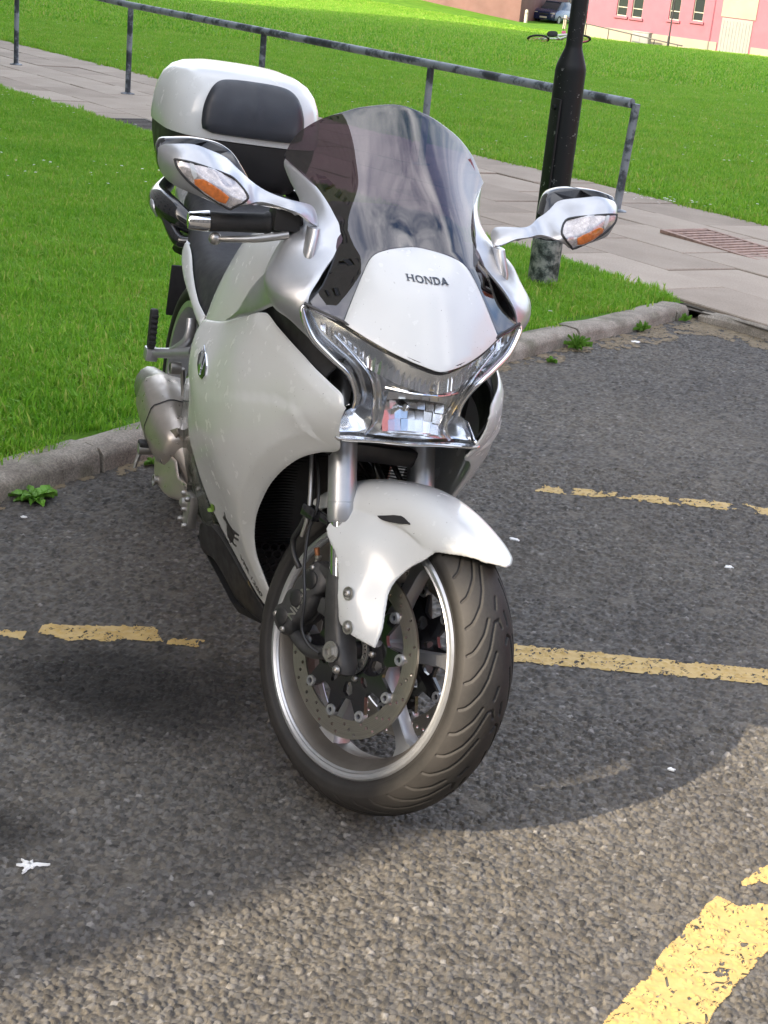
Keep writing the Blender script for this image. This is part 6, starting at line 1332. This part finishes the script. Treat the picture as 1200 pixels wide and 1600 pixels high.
for f, s in zip(fair, (-1, 1)):
    for kk, hh, key in ((1.0, .003, 'chrome'), (.92, .0042, 'black_gloss')):
        V, F = decal_mesh(c + (O - c) * kk, hh, .004, .006, s); mb = MB(); mb.add(V, F); mb.build('badge', M_[key], f, None, 35)
    for q in range(5):     # wing emblem: five swept feathers
        x0, z0 = c[0] + .016 - q * .002, c[1] - .016 + q * .005
        pts = np.array([(x0, z0), (x0 - .014, z0 + .010 + q * .003), (x0 - .030 - q * .002, z0 + .024 + q * .001), (x0 - .022, z0 + .011 + q * .002), (x0 - .008, z0 - .001)])
        V, F = decal_mesh(pts, .0055 + q * .0003, .0012, .006, s); mb = MB(); mb.add(V, F); mb.build('wing_emblem', M_['chrome'], f, None, 35)
V, F = decal_mesh(np.array(PANELS['goat']['out'])[:, [0, 2]], .0007, .0005); mb = MB(); mb.add(V, F); mb.build('goat_decal', M_['decal'], fair[0], None, 0)
V, F = text_mesh('VFR 1200', .024, .0002, .25)
a, b2 = np.array((-.385, .318)), np.array((-.318, .262)); d = (b2 - a) / np.linalg.norm(b2 - a); nn = np.array((-d[1], d[0])); mid = (a + b2) / 2
xs = [v[0] for v in V]; k = np.linalg.norm(b2 - a) / (max(xs) - min(xs))
VV = []
for x, y, z in V:
    p = mid + d * x * k + nn * y * k * 1.15; VV.append((p[0], -drape(*p) - .0008 - z, p[1]))
mb = MB(); mb.add(VV, F); mb.build('lettering', M_['decal'], fair[0], None, 0)
V, F = decal_mesh(np.array(PANELS['leaf']['out'])[:, [0, 2]], .002, .0006, .004); mb = MB(); mb.add(V, F); mb.build('stuck_leaf', M_['leaf'], fair[0], None, 0)
# ---- mirrors
mir = panel('mirror', 'mirror', M_['silver'], bike, thick=.012, out=1, h=.010, rnd=.012, mirror=True, corner=50)
MS = surf('mirror')
def solid(name, key, levels, mat, parent, flip):
    O = np.array(PANELS[key]['out'])[:, [1, 2]]; L = smooth_outline(O, .006, 60); c = L.mean(0); x = MS(L)
    R = []
    for dx, k in levels: R.append([(float(x[i]) * (1 if k > .5 else .7) + (0 if k > .5 else .3 * float(x.mean())) + dx, (c[0] + (L[i, 0] - c[0]) * k) * flip, c[1] + (L[i, 1] - c[1]) * k) for i in range(len(L))])
    mb = MB(); mb.rings(R); return mb.build(name, mat, parent, None, 50)
for o, s in zip(mir, (1, -1)):
    solid('mirror_back', 'mirrorback', [(-.010, .97), (-.016, 1.0), (-.032, 1.0), (-.042, .95), (-.045, .9)], M_['black_gloss'], o, s)
    panel('indicator_lens', 'indicator', M_['lens'], o, thick=.002, out=1, h=.008, rnd=.003, off=.003)[0].data.transform(Matrix.Diagonal((1, s, 1, 1)))
    gk = [Vector((p[0] + .0015, p[1] * s, p[2])) for p in PANELS['indicator']['out']]; mb = MB(); mb.tube([Vector((float(MS([(v.y * s, v.z)])[0]) + .0022, v.y, v.z)) for v in gk + gk[:1]], .0022, 6, sub=3); mb.build('indicator_gasket', M_['black'], o)
    panel('indicator_reflector', 'indicator', M_['pinkrefl'], o, thick=.001, out=1, h=.006, rnd=0, off=.0008, disp=lambda P: .0008 * np.sin(P[:, 0] * 900) * np.sin(P[:, 1] * 700))[0].data.transform(Matrix.Diagonal((1, s, 1, 1)))
    panel('indicator_amber', 'amber', M_['amber'], o, thick=.001, out=1, h=.005, rnd=.001, off=.0022, disp=lambda P: .0006 * np.sin(P[:, 0] * 1500))[0].data.transform(Matrix.Diagonal((1, s, 1, 1)))
    panel('indicator_divider', 'indsplit', M_['white'], o, thick=.001, out=1, h=.005, rnd=0, off=.0026)[0].data.transform(Matrix.Diagonal((1, s, 1, 1)))
    mb = MB()
    mb.rings([[(-.205 + .02 * math.cos(q) + ox, -s * (.172 + .011 * math.sin(q) + oy), z) for q in [2 * math.pi * k / 18 for k in range(18)]] for z, ox, oy in ((1.024, .022, .004), (1.012, .028, .006), (.985, .04, .012), (.97, .04, .014))])
    mb.build('mirror_foot', M_['silver'], o)
for o in mir:
    for c in o.children:
        pass
# ---- handlebar
for s in (-1, 1):
    a = Vector((-.252, -.382, .998)); b2 = Vector((-.238, -.235, 1.012)); d = (b2 - a)
    if s > 0: a = Vector((-.475, .285, .955)); b2 = Vector((-.40, .17, .975)); d = b2 - a
    mb = MB(); mb.tube([a + d * t for t in (.24, .26, .5, .9, .93, .97, .975)], [.0155, .0175, .0168, .0175, .021, .021, .017], 22, sub=1)
    g = mb.build('handlebar_grip', M_['grip'], bike)
    mb = MB(); mb.tube([a + d * t for t in (-.005, 0, .02, .22, .25)], [.010, .0135, .0155, .0185, .0185], 24, sub=1); mb.build('bar_end_weight', M_['chrome'], g)
    mb = MB(); mb.tube([a + d * t for t in (.97, 1.15, 1.35)], [.015, .018, .018], 14, sub=1); mb.box(tuple(a + d * 1.12 + Vector((0.01, 0, .012))), (.05, .05, .04), bevel=.008); mb.build('switch_cluster', M_['black'], g)
    f0 = Vector((.02, 0, -.025))
    mb = MB(); mb.tube([a + d * .34 + f0 + Vector((-.01, 0, -.003)), a + d * .5 + f0 + Vector((.004, 0, .0)), a + d * .8 + f0 + Vector((.012, 0, .004)), a + d * 1.15 + f0 + Vector((.008, 0, .012))], [.0055, .0065, .008, .0095], 12, flat=.85)
    c = a + d * .33 + f0 + Vector((-.011, 0, -.003))
    for k in range(1):
        mb.lathe([(-.0115 * math.cos(math.pi * i / 10), .0115 * math.sin(math.pi * i / 10)) for i in range(11)], 16, 'y', tuple(c))
    mb.build('brake_lever' if s < 0 else 'clutch_lever', M_['alu'], g)
# ---- radiator and dark interior
mb = MB()
for i in range(46):
    z = .33 + i * .0062
    w = .135 + .04 * min(1, (z - .33) / .12)
    R = []
    for k in range(9):
        y = -w + 2 * w * k / 8; x = -.395 - .03 * (1 - (y / w) ** 2); 
        R.append([(x, y, z), (x - .004, y, z + .0022), (x - .012, y, z), (x - .004, y, z - .0012)])
    mb.rings(R)
rad_ = mb.build('radiator', M_['black'], bike, None, 0); tag(rad_, kind='stuff')
mb = MB()
mb.box((-.45, 0, .47), (.02, .29, .30)); mb.box((-.41, 0, .325), (.03, .26, .012), bevel=.003)
for s in (-1, 1): mb.tube([(-.40, s * .095, .20), (-.40, s * .145, .33), (-.40, s * .182, .45), (-.40, s * .185, .63)], .014, 8, flat=.8)
mb.build('radiator_frame', M_['black'], rad_)
mb = MB()
hx = .0105
for j in range(0, 9):
    for i in range(-9, 10):
        y = i * hx * 1.732 + (hx * .866 if j % 2 else 0); z = .212 + j * hx * 1.5
        if abs(y) > .062 + j * .008: continue
        o6 = [(hx * .98 * math.sin(math.pi / 3 * k), hx * .98 * math.cos(math.pi / 3 * k)) for k in range(6)]; i6 = [(p * .82, q * .82) for p, q in o6]
        V = [(-.385, y + p, z + q) for p, q in o6] + [(-.385, y + p, z + q) for p, q in i6] + [(-.392, y + p, z + q) for p, q in i6]
        F = [(k, (k + 1) % 6, (k + 1) % 6 + 6, k + 6) for k in range(6)] + [(k + 6, (k + 1) % 6 + 6, (k + 1) % 6 + 12, k + 12) for k in range(6)]
        mb.add(V, F)
tag(mb.build('hex_grille', M_['black'], rad_, None, 0), kind='stuff')
mb = MB(); mb.tube([(-.33, .0, .60), (-.30, .05, .55), (-.32, .09, .48), (-.36, .08, .44)], .018, 14); mb.tube([(-.36, -.02, .66), (-.33, .02, .62), (-.33, .02, .5)], .014, 12); mb.build('coolant_hose', M_['black_gloss'], rad_)
# ---- engine and lower body
mb = MB()
mb.rings([superring(-.72, 0, z, a, w, 4, 32) for z, a, w in ((.20, .20, .11), (.23, .27, .14), (.35, .30, .17), (.5, .30, .175), (.62, .26, .17), (.72, .2, .15))])
eng = mb.build('engine', M_['darkgrey'], bike, None, 35)
panel('engine_cover', 'enginecase', M_['olive'], eng, thick=.02, out=-1, h=.014, rnd=.008, mirror=True)
mb = MB()
for s in (-1, 1):
    mb.box((-.665, s * .2, .305), (.05, .022, .075), bevel=.006)
    for dx, dz in ((-.02, .03), (.02, .03), (-.02, -.03), (.02, -.03), (0, 0)): button_bolt(mb, (-.665 + dx, s * .211, .305 + dz), .006, .010, 'y', s)
    mb.lathe([(0, .012), (s * .016, .010), (s * .02, .004), (s * .02, 0)], 14, 'y', (-.672, s * .205, .318))
mb.build('pipe_bracket', M_['alu'], eng)
panel('belly_pan', 'bellyside', M_['black'], bike, thick=.004, out=-1, h=.014, rnd=.004, mirror=True)
panel('belly_ledge', 'bellyledge', M_['black_gloss'], bike, thick=.003, out=-1, h=.012, rnd=.003, mirror=True)
mb = MB(); mb.rings([[(-.36, -.09, .185), (-.36, .09, .185), (-.36, .08, .17), (-.36, -.08, .17)], [(-.5, -.13, .165), (-.5, .13, .165), (-.5, .11, .14), (-.5, -.11, .14)], [(-.75, -.155, .21), (-.75, .155, .21), (-.75, .12, .15), (-.75, -.12, .15)]]); mb.build('belly_floor', M_['matt'], bike)
heel = panel('heel_plate', 'heelcover', M_['bronze'], bike, thick=.03, out=-1, h=.008, rnd=.004, corner=28, mirror=True)
mb = MB(); mb.lathe([(-.002, .013), (-.004, .013), (-.004, .010), (.006, .009)], 20, 'y', (-.80, -.254, .318)); mb.build('recessed_bolt', M_['alu'], heel[0])
# ---- silencer on the right
A0 = Vector((-.765, -.207, .395)); A1 = Vector((-1.06, -.205, .440)); ad = (A1 - A0).normalized()
u_ = ad.cross(Vector((0, 1, 0))).normalized()   # roughly up
if u_.z < 0: u_ = -u_
w_ = Vector((0, -1, 0))
oct_ = [(-.055, .070), (.02, .085), (.070, .060), (.084, -.01), (.062, -.07), (.0, -.092), (-.05, -.07), (-.062, 0)]
o16 = []
for i in range(8):   # flat faces with rounded corners
    a, b = Vector(oct_[i]), Vector(oct_[(i + 1) % 8])
    o16 += [tuple(a.lerp(b, t)) for t in (.12, .5, .88)]
R = []
for t, k in ((0, .40), (.04, .56), (.14, .70), (.42, .80), (.425, .78), (.44, .78), (.445, .81), (.6, .82), (.9, .78), (.97, .68), (1.0, .45)):
    c = A0 + (A1 - A0) * t; R.append([tuple(c + w_ * a * k + u_ * b * k) for a, b in o16])
mb = MB(); mb.rings(R); sil_ = mb.build('silencer', M_['bronze'], bike, None, 50)
mb = MB(); mb.tube([A0 + ad * .03, A0 - ad * .06 + Vector((0, .04, -.04)), A0 + Vector((.2, .10, -.10))], .03, 18); mb.build('exhaust_pipe', M_['bronze'], sil_)
mb = MB()
R = [[tuple(A0 + (A1 - A0) * .432 + w_ * a * .81 + u_ * b * .81 + ad * dx) for a, b in o16] for dx in (-.003, .003)]
mb.rings(R, True, False); mb.build('silencer_band', M_['matt'], sil_)
# ---- pillion peg, hanger, rider pegs
def peg_set(s):
    mb = MB()
    mb.tube([(-.86, s * .19, .60), (-.93, s * .225, .575), (-.985, s * .252, .558)], [.016, .015, .014], 12, flat=.8)
    mb.tube([(-.90, s * .195, .665), (-.89, s * .20, .62), (-.93, s * .225, .575)], [.012, .012, .012], 10, flat=.7)
    mb.box((-.985, s * .258, .555), (.034, .028, .03), bevel=.005)
    h = mb.build('pillion_peg_hanger', M_['silver'], bike)
    mb = MB(); mb.box((0, 0, .045), (.022, .018, .09), bevel=.006)
    for k in range(6): mb.box((.0115, 0, .014 + k * .012), (.004, .017, .006), bevel=.001)
    mb.build('pillion_peg', M_['grip'], h, Matrix.Translation((-.975, s * .262, .57)) @ Matrix.Rotation(rad(-6), 4, 'Y'))
    mb = MB(); mb.lathe([(0, .014), (s * .022, .014), (s * .024, .012), (s * .024, .008)], 18, 'y', (-.905, s * .205, .548)); mb.tube([(-.905, s * .2, .548), (-.92, s * .19, .50), (-.91, s * .185, .46)], .005, 8); mb.build('silencer_mount', M_['alu'], h)
    mb = MB(); mb.tube([(-.90, s * .19, .358), (-.90, s * .278, .355)], [.012, .013], 12, sub=1); mb.tube([(-.90, s * .272, .352), (-.895, s * .28, .328), (-.892, s * .283, .312)], [.005, .005, .004], 8, sub=1)
    p = mb.build('rider_footpeg', M_['alu'], bike)
    mb = MB(); mb.box((-.902, s * .245, .368), (.030, .066, .012), bevel=.004); mb.build('peg_rubber', M_['grip'], p)
peg_set(-1); peg_set(1)
# ---- tank, seat, tail
TS = [(-.30, [(0, .955), (.09, .95), (.15, .925), (.18, .87), (.195, .80), (.20, .74)]), (-.42, [(0, .99), (.1, .98), (.17, .945), (.2, .88), (.215, .80), (.222, .735)]), (-.56, [(0, .985), (.1, .972), (.165, .935), (.198, .87), (.22, .79), (.232, .72)]),
      (-.66, [(0, .955), (.095, .94), (.158, .905), (.188, .85), (.212, .78), (.228, .705)]), (-.74, [(0, .905), (.085, .893), (.14, .862), (.168, .815), (.19, .75), (.205, .69)]), (-.82, [(0, .84), (.07, .83), (.11, .80), (.135, .765), (.15, .72), (.165, .67)])]
def loft_half(S, nu=6, nv=5):
    R = []
    xs = [s[0] for s in S]
    rows = [[Vector((x, y, z)) for y, z in p] for x, p in S]
    cols = [crom([r[k] for r in rows], nu) for k in range(len(rows[0]))]
    for i in range(len(cols[0])):
        h = crom([c[i] for c in cols], nv)
        R.append([(p.x, -p.y, p.z) for p in h[::-1]] + [(p.x, p.y, p.z) for p in h[1:]])
    return R
mb = MB(); mb.rings(loft_half(TS), False, False); tank = mb.build('fuel_tank', M_['white'], bike, None, 60)
mb = MB(); mb.lathe([(.0, .045), (.012, .044), (.014, .036), (.012, .02), (.012, 0)], 28, 'z', (-.55, 0, .978)); mb.build('filler_cap', M_['black'], tank)
SS = [(-.69, [(0, .865), (.07, .86), (.125, .85), (.168, .815), (.195, .75), (.21, .69)]), (-.76, [(0, .838), (.08, .836), (.135, .826), (.178, .795), (.2, .74), (.212, .68)]), (-.88, [(0, .815), (.09, .815), (.15, .808), (.185, .785), (.198, .75), (.2, .70)]), (-1.0, [(0, .82), (.1, .82), (.158, .812), (.185, .79), (.192, .76), (.192, .72)]),
      (-1.08, [(0, .845), (.1, .845), (.15, .835), (.178, .81), (.185, .78), (.185, .74)]), (-1.13, [(0, .875), (.095, .875), (.14, .865), (.165, .84), (.172, .81), (.172, .76)]), (-1.3, [(0, .885), (.09, .885), (.125, .878), (.145, .855), (.15, .83), (.15, .78)]), (-1.45, [(0, .885), (.07, .885), (.1, .875), (.12, .85), (.125, .83), (.125, .79)])]
mb = MB(); mb.rings(loft_half(SS), False, False); mb.build('seat', M_['seat'], bike, None, 60)
panel('tail_strip', 'tailstrip', M_['white'], bike, thick=.010, out=-1, h=.012, rnd=.006, mirror=True)
TC = [(-.95, [(0, .80), (.1, .80), (.16, .79), (.175, .76), (.16, .71), (.12, .67)]), (-1.2, [(0, .86), (.09, .855), (.135, .83), (.145, .79), (.135, .74), (.10, .70)]), (-1.5, [(0, .88), (.09, .875), (.125, .86), (.135, .83), (.12, .78), (.08, .75)]), (-1.66, [(0, .87), (.05, .868), (.07, .855), (.075, .84), (.065, .81), (.04, .79)])]
mb = MB(); mb.rings(loft_half(TC), False, False); tail = mb.build('tail_unit', M_['white'], bike, None, 60)
mb = MB(); mb.tube([(-1.58, 0, .76), (-1.75, 0, .70), (-1.88, 0, .62)], [.05, .045, .04], 12, flat=.5); mb.build('plate_arm', M_['black'], tail)
mb = MB(); mb.box((-1.88, .06, .50), (.012, .19, .145), M=None, bevel=.005); mb.build('plate_back', M_['matt'], tail)
# grab rails
for s in (-1, 1):
    P = [(-1.16, s * .155, .815), (-1.20, s * .195, .838), (-1.27, s * .212, .846), (-1.36, s * .205, .848), (-1.48, s * .16, .862)]
    mb = MB(); mb.tube(P, [.016, .024, .027, .024, .018], 14, flat=1.25)
    mb.tube([(-1.14, s * .155, .79), (-1.16, s * .188, .785), (-1.22, s * .21, .825)], [.012, .016, .014], 12)
    gr = mb.build('grab_rail', M_['black_gloss'], bike)
    mb = MB(); mb.tube([(-1.245, s * .224, .82), (-1.26, s * .234, .842), (-1.30, s * .230, .85)], [.006, .010, .006], 10); mb.build('grab_rail_cap', M_['silver'], gr)
# ---- swingarm and rear wheel
mb = MB()
mb.tube([(-.95, -.10, .40), (-1.25, -.125, .36), (-1.545, -.13, .315)], [.05, .045, .04], 14, flat=1.3); mb.tube([(-.95, .10, .40), (-1.25, .12, .36), (-1.545, .12, .315)], [.06, .06, .075], 14)
mb.build('swingarm', M_['alu'], bike)
mb = MB()
mb.lathe([(-.088, .215), (-.088, .2315), (-.08, .2305), (-.07, .215), (-.02, .20), (.02, .20), (.07, .215), (.08, .2305), (.088, .2315), (.088, .215), (.06, .20), (-.06, .20)], 96, 'y', (-1.545, 0, .316), closed=True)
for k in range(5):
    a = rad(72 * k + 10); d = Vector((math.cos(a), 0, math.sin(a))); t = Vector((-d.z, 0, d.x)); R = []
    for r, w, th in ((.04, .02, .03), (.12, .014, .02), (.205, .03, .03)):
        c = Vector((-1.545, 0, .316)) + d * r; R.append([tuple(c + t * x + Vector((0, y, 0))) for x, y in ((-w, -th), (w, -th), (w, th), (-w, th))])
    mb.rings(R)
mb.lathe([(-.06, .01), (-.06, .05), (.06, .06), (.06, .01)], 32, 'y', (-1.545, 0, .316))
rw = mb.build('rear_wheel', M_['silver'], bike, None, 30)
make_tyre('tyre', rw, .316, .314, .090, .226, .05, cx=-1.545, pitch_n=12, nu=360, front=False)
rw.location = (0, .05, 0)
# ---- side stand
mb = MB(); mb.tube([(-.80, .15, .27), (-.77, .25, .14), (-.75, .325, .036)], .011, 10); mb.box((-.75, .335, .026), (.06, .05, .012), bevel=.004); mb.build('side_stand', M_['black'], bike)
# ---- top case
tcx = -1.535
CW, CL, CZ = .92, .93, .90
def cz(z): return 1.0135 + (z - 1.0135) * CZ if z > 1.0135 else z
mb = MB(); mb.rings([superring(tcx, 0, z, a * CL, w * CW, 3.6, 72) for z, a, w in ((.885, .15, .145), (.895, .175, .165), (.93, .20, .193), (.985, .213, .207), (1.012, .216, .2095))])
tc_ = mb.build('top_case', M_['black'], bike, None, 40); tc_.location = (0, 0, -.014)
mb = MB(); mb.rings([superring(tcx + dx, 0, cz(z), a * CL, w * CW, p, 72) for z, a, w, dx, p in ((1.0135, .215, .209, 0, 3.6), (1.015, .219, .213, 0, 3.6), (1.03, .2205, .2145, 0, 3.6), (1.075, .2175, .2135, -.001, 3.5), (1.115, .209, .207, -.004, 3.4), (1.145, .196, .196, -.008, 3.2), (1.168, .176, .178, -.010, 3.0), (1.182, .15, .152, -.012, 2.8), (1.191, .11, .112, -.012, 2.6), (1.195, .05, .05, -.012, 2.2))])
lid = mb.build('case_lid', M_['white'], tc_, None, 60)
# backrest pad on the lid's front
pd = dict(axis='x', ctrl=[], out=[])
def lidx(y, z):
    k = np.interp(z, [1.03, 1.075, 1.115, 1.145, 1.168], [.2205, .2175, .209, .196, .176]); w = np.interp(z, [1.03, 1.075, 1.115, 1.145, 1.168], [.2145, .2135, .207, .196, .178]); dx = np.interp(z, [1.03, 1.145, 1.168], [0, -.008, -.01])
    return tcx + dx + k * CL * max(0, 1 - abs(y / (w * CW)) ** 3.5) ** (1 / 3.5)
pd['ctrl'] = [(lidx(y, z), y, cz(z)) for y in (-.165, -.13, -.08, 0, .08, .13, .165) for z in (1.02, 1.05, 1.09, 1.12, 1.145, 1.165)]
pd['out'] = [(0, -.128, 1.04), (0, -.132, 1.06), (0, -.128, 1.105), (0, -.110, 1.148), (0, -.08, 1.168), (0, 0, 1.173), (0, .08, 1.168), (0, .110, 1.148), (0, .128, 1.105), (0, .132, 1.06), (0, .128, 1.04), (0, .10, 1.032), (0, 0, 1.031), (0, -.10, 1.032)]
pd['out'] = [(0, y * .97, cz(z)) for _, y, z in pd['out']]
panel('backrest_pad', None, M_['pad'], tc_, thick=.012, out=1, h=.010, rnd=.014, off=.016, data=pd, disp=lambda P: .003 * np.exp(-(P[:, 0] / .006) ** 2) * np.clip((P[:, 1] - 1.06) / .03, 0, 1))
mb = MB(); mb.box((tcx, 0, .872), (.3, .2, .02), bevel=.006); mb.tube([(tcx + .1, -.09, .865), (tcx + .1, 0, .86), (tcx + .1, .09, .865)], .012, 8); mb.build('case_rack', M_['black'], tc_)
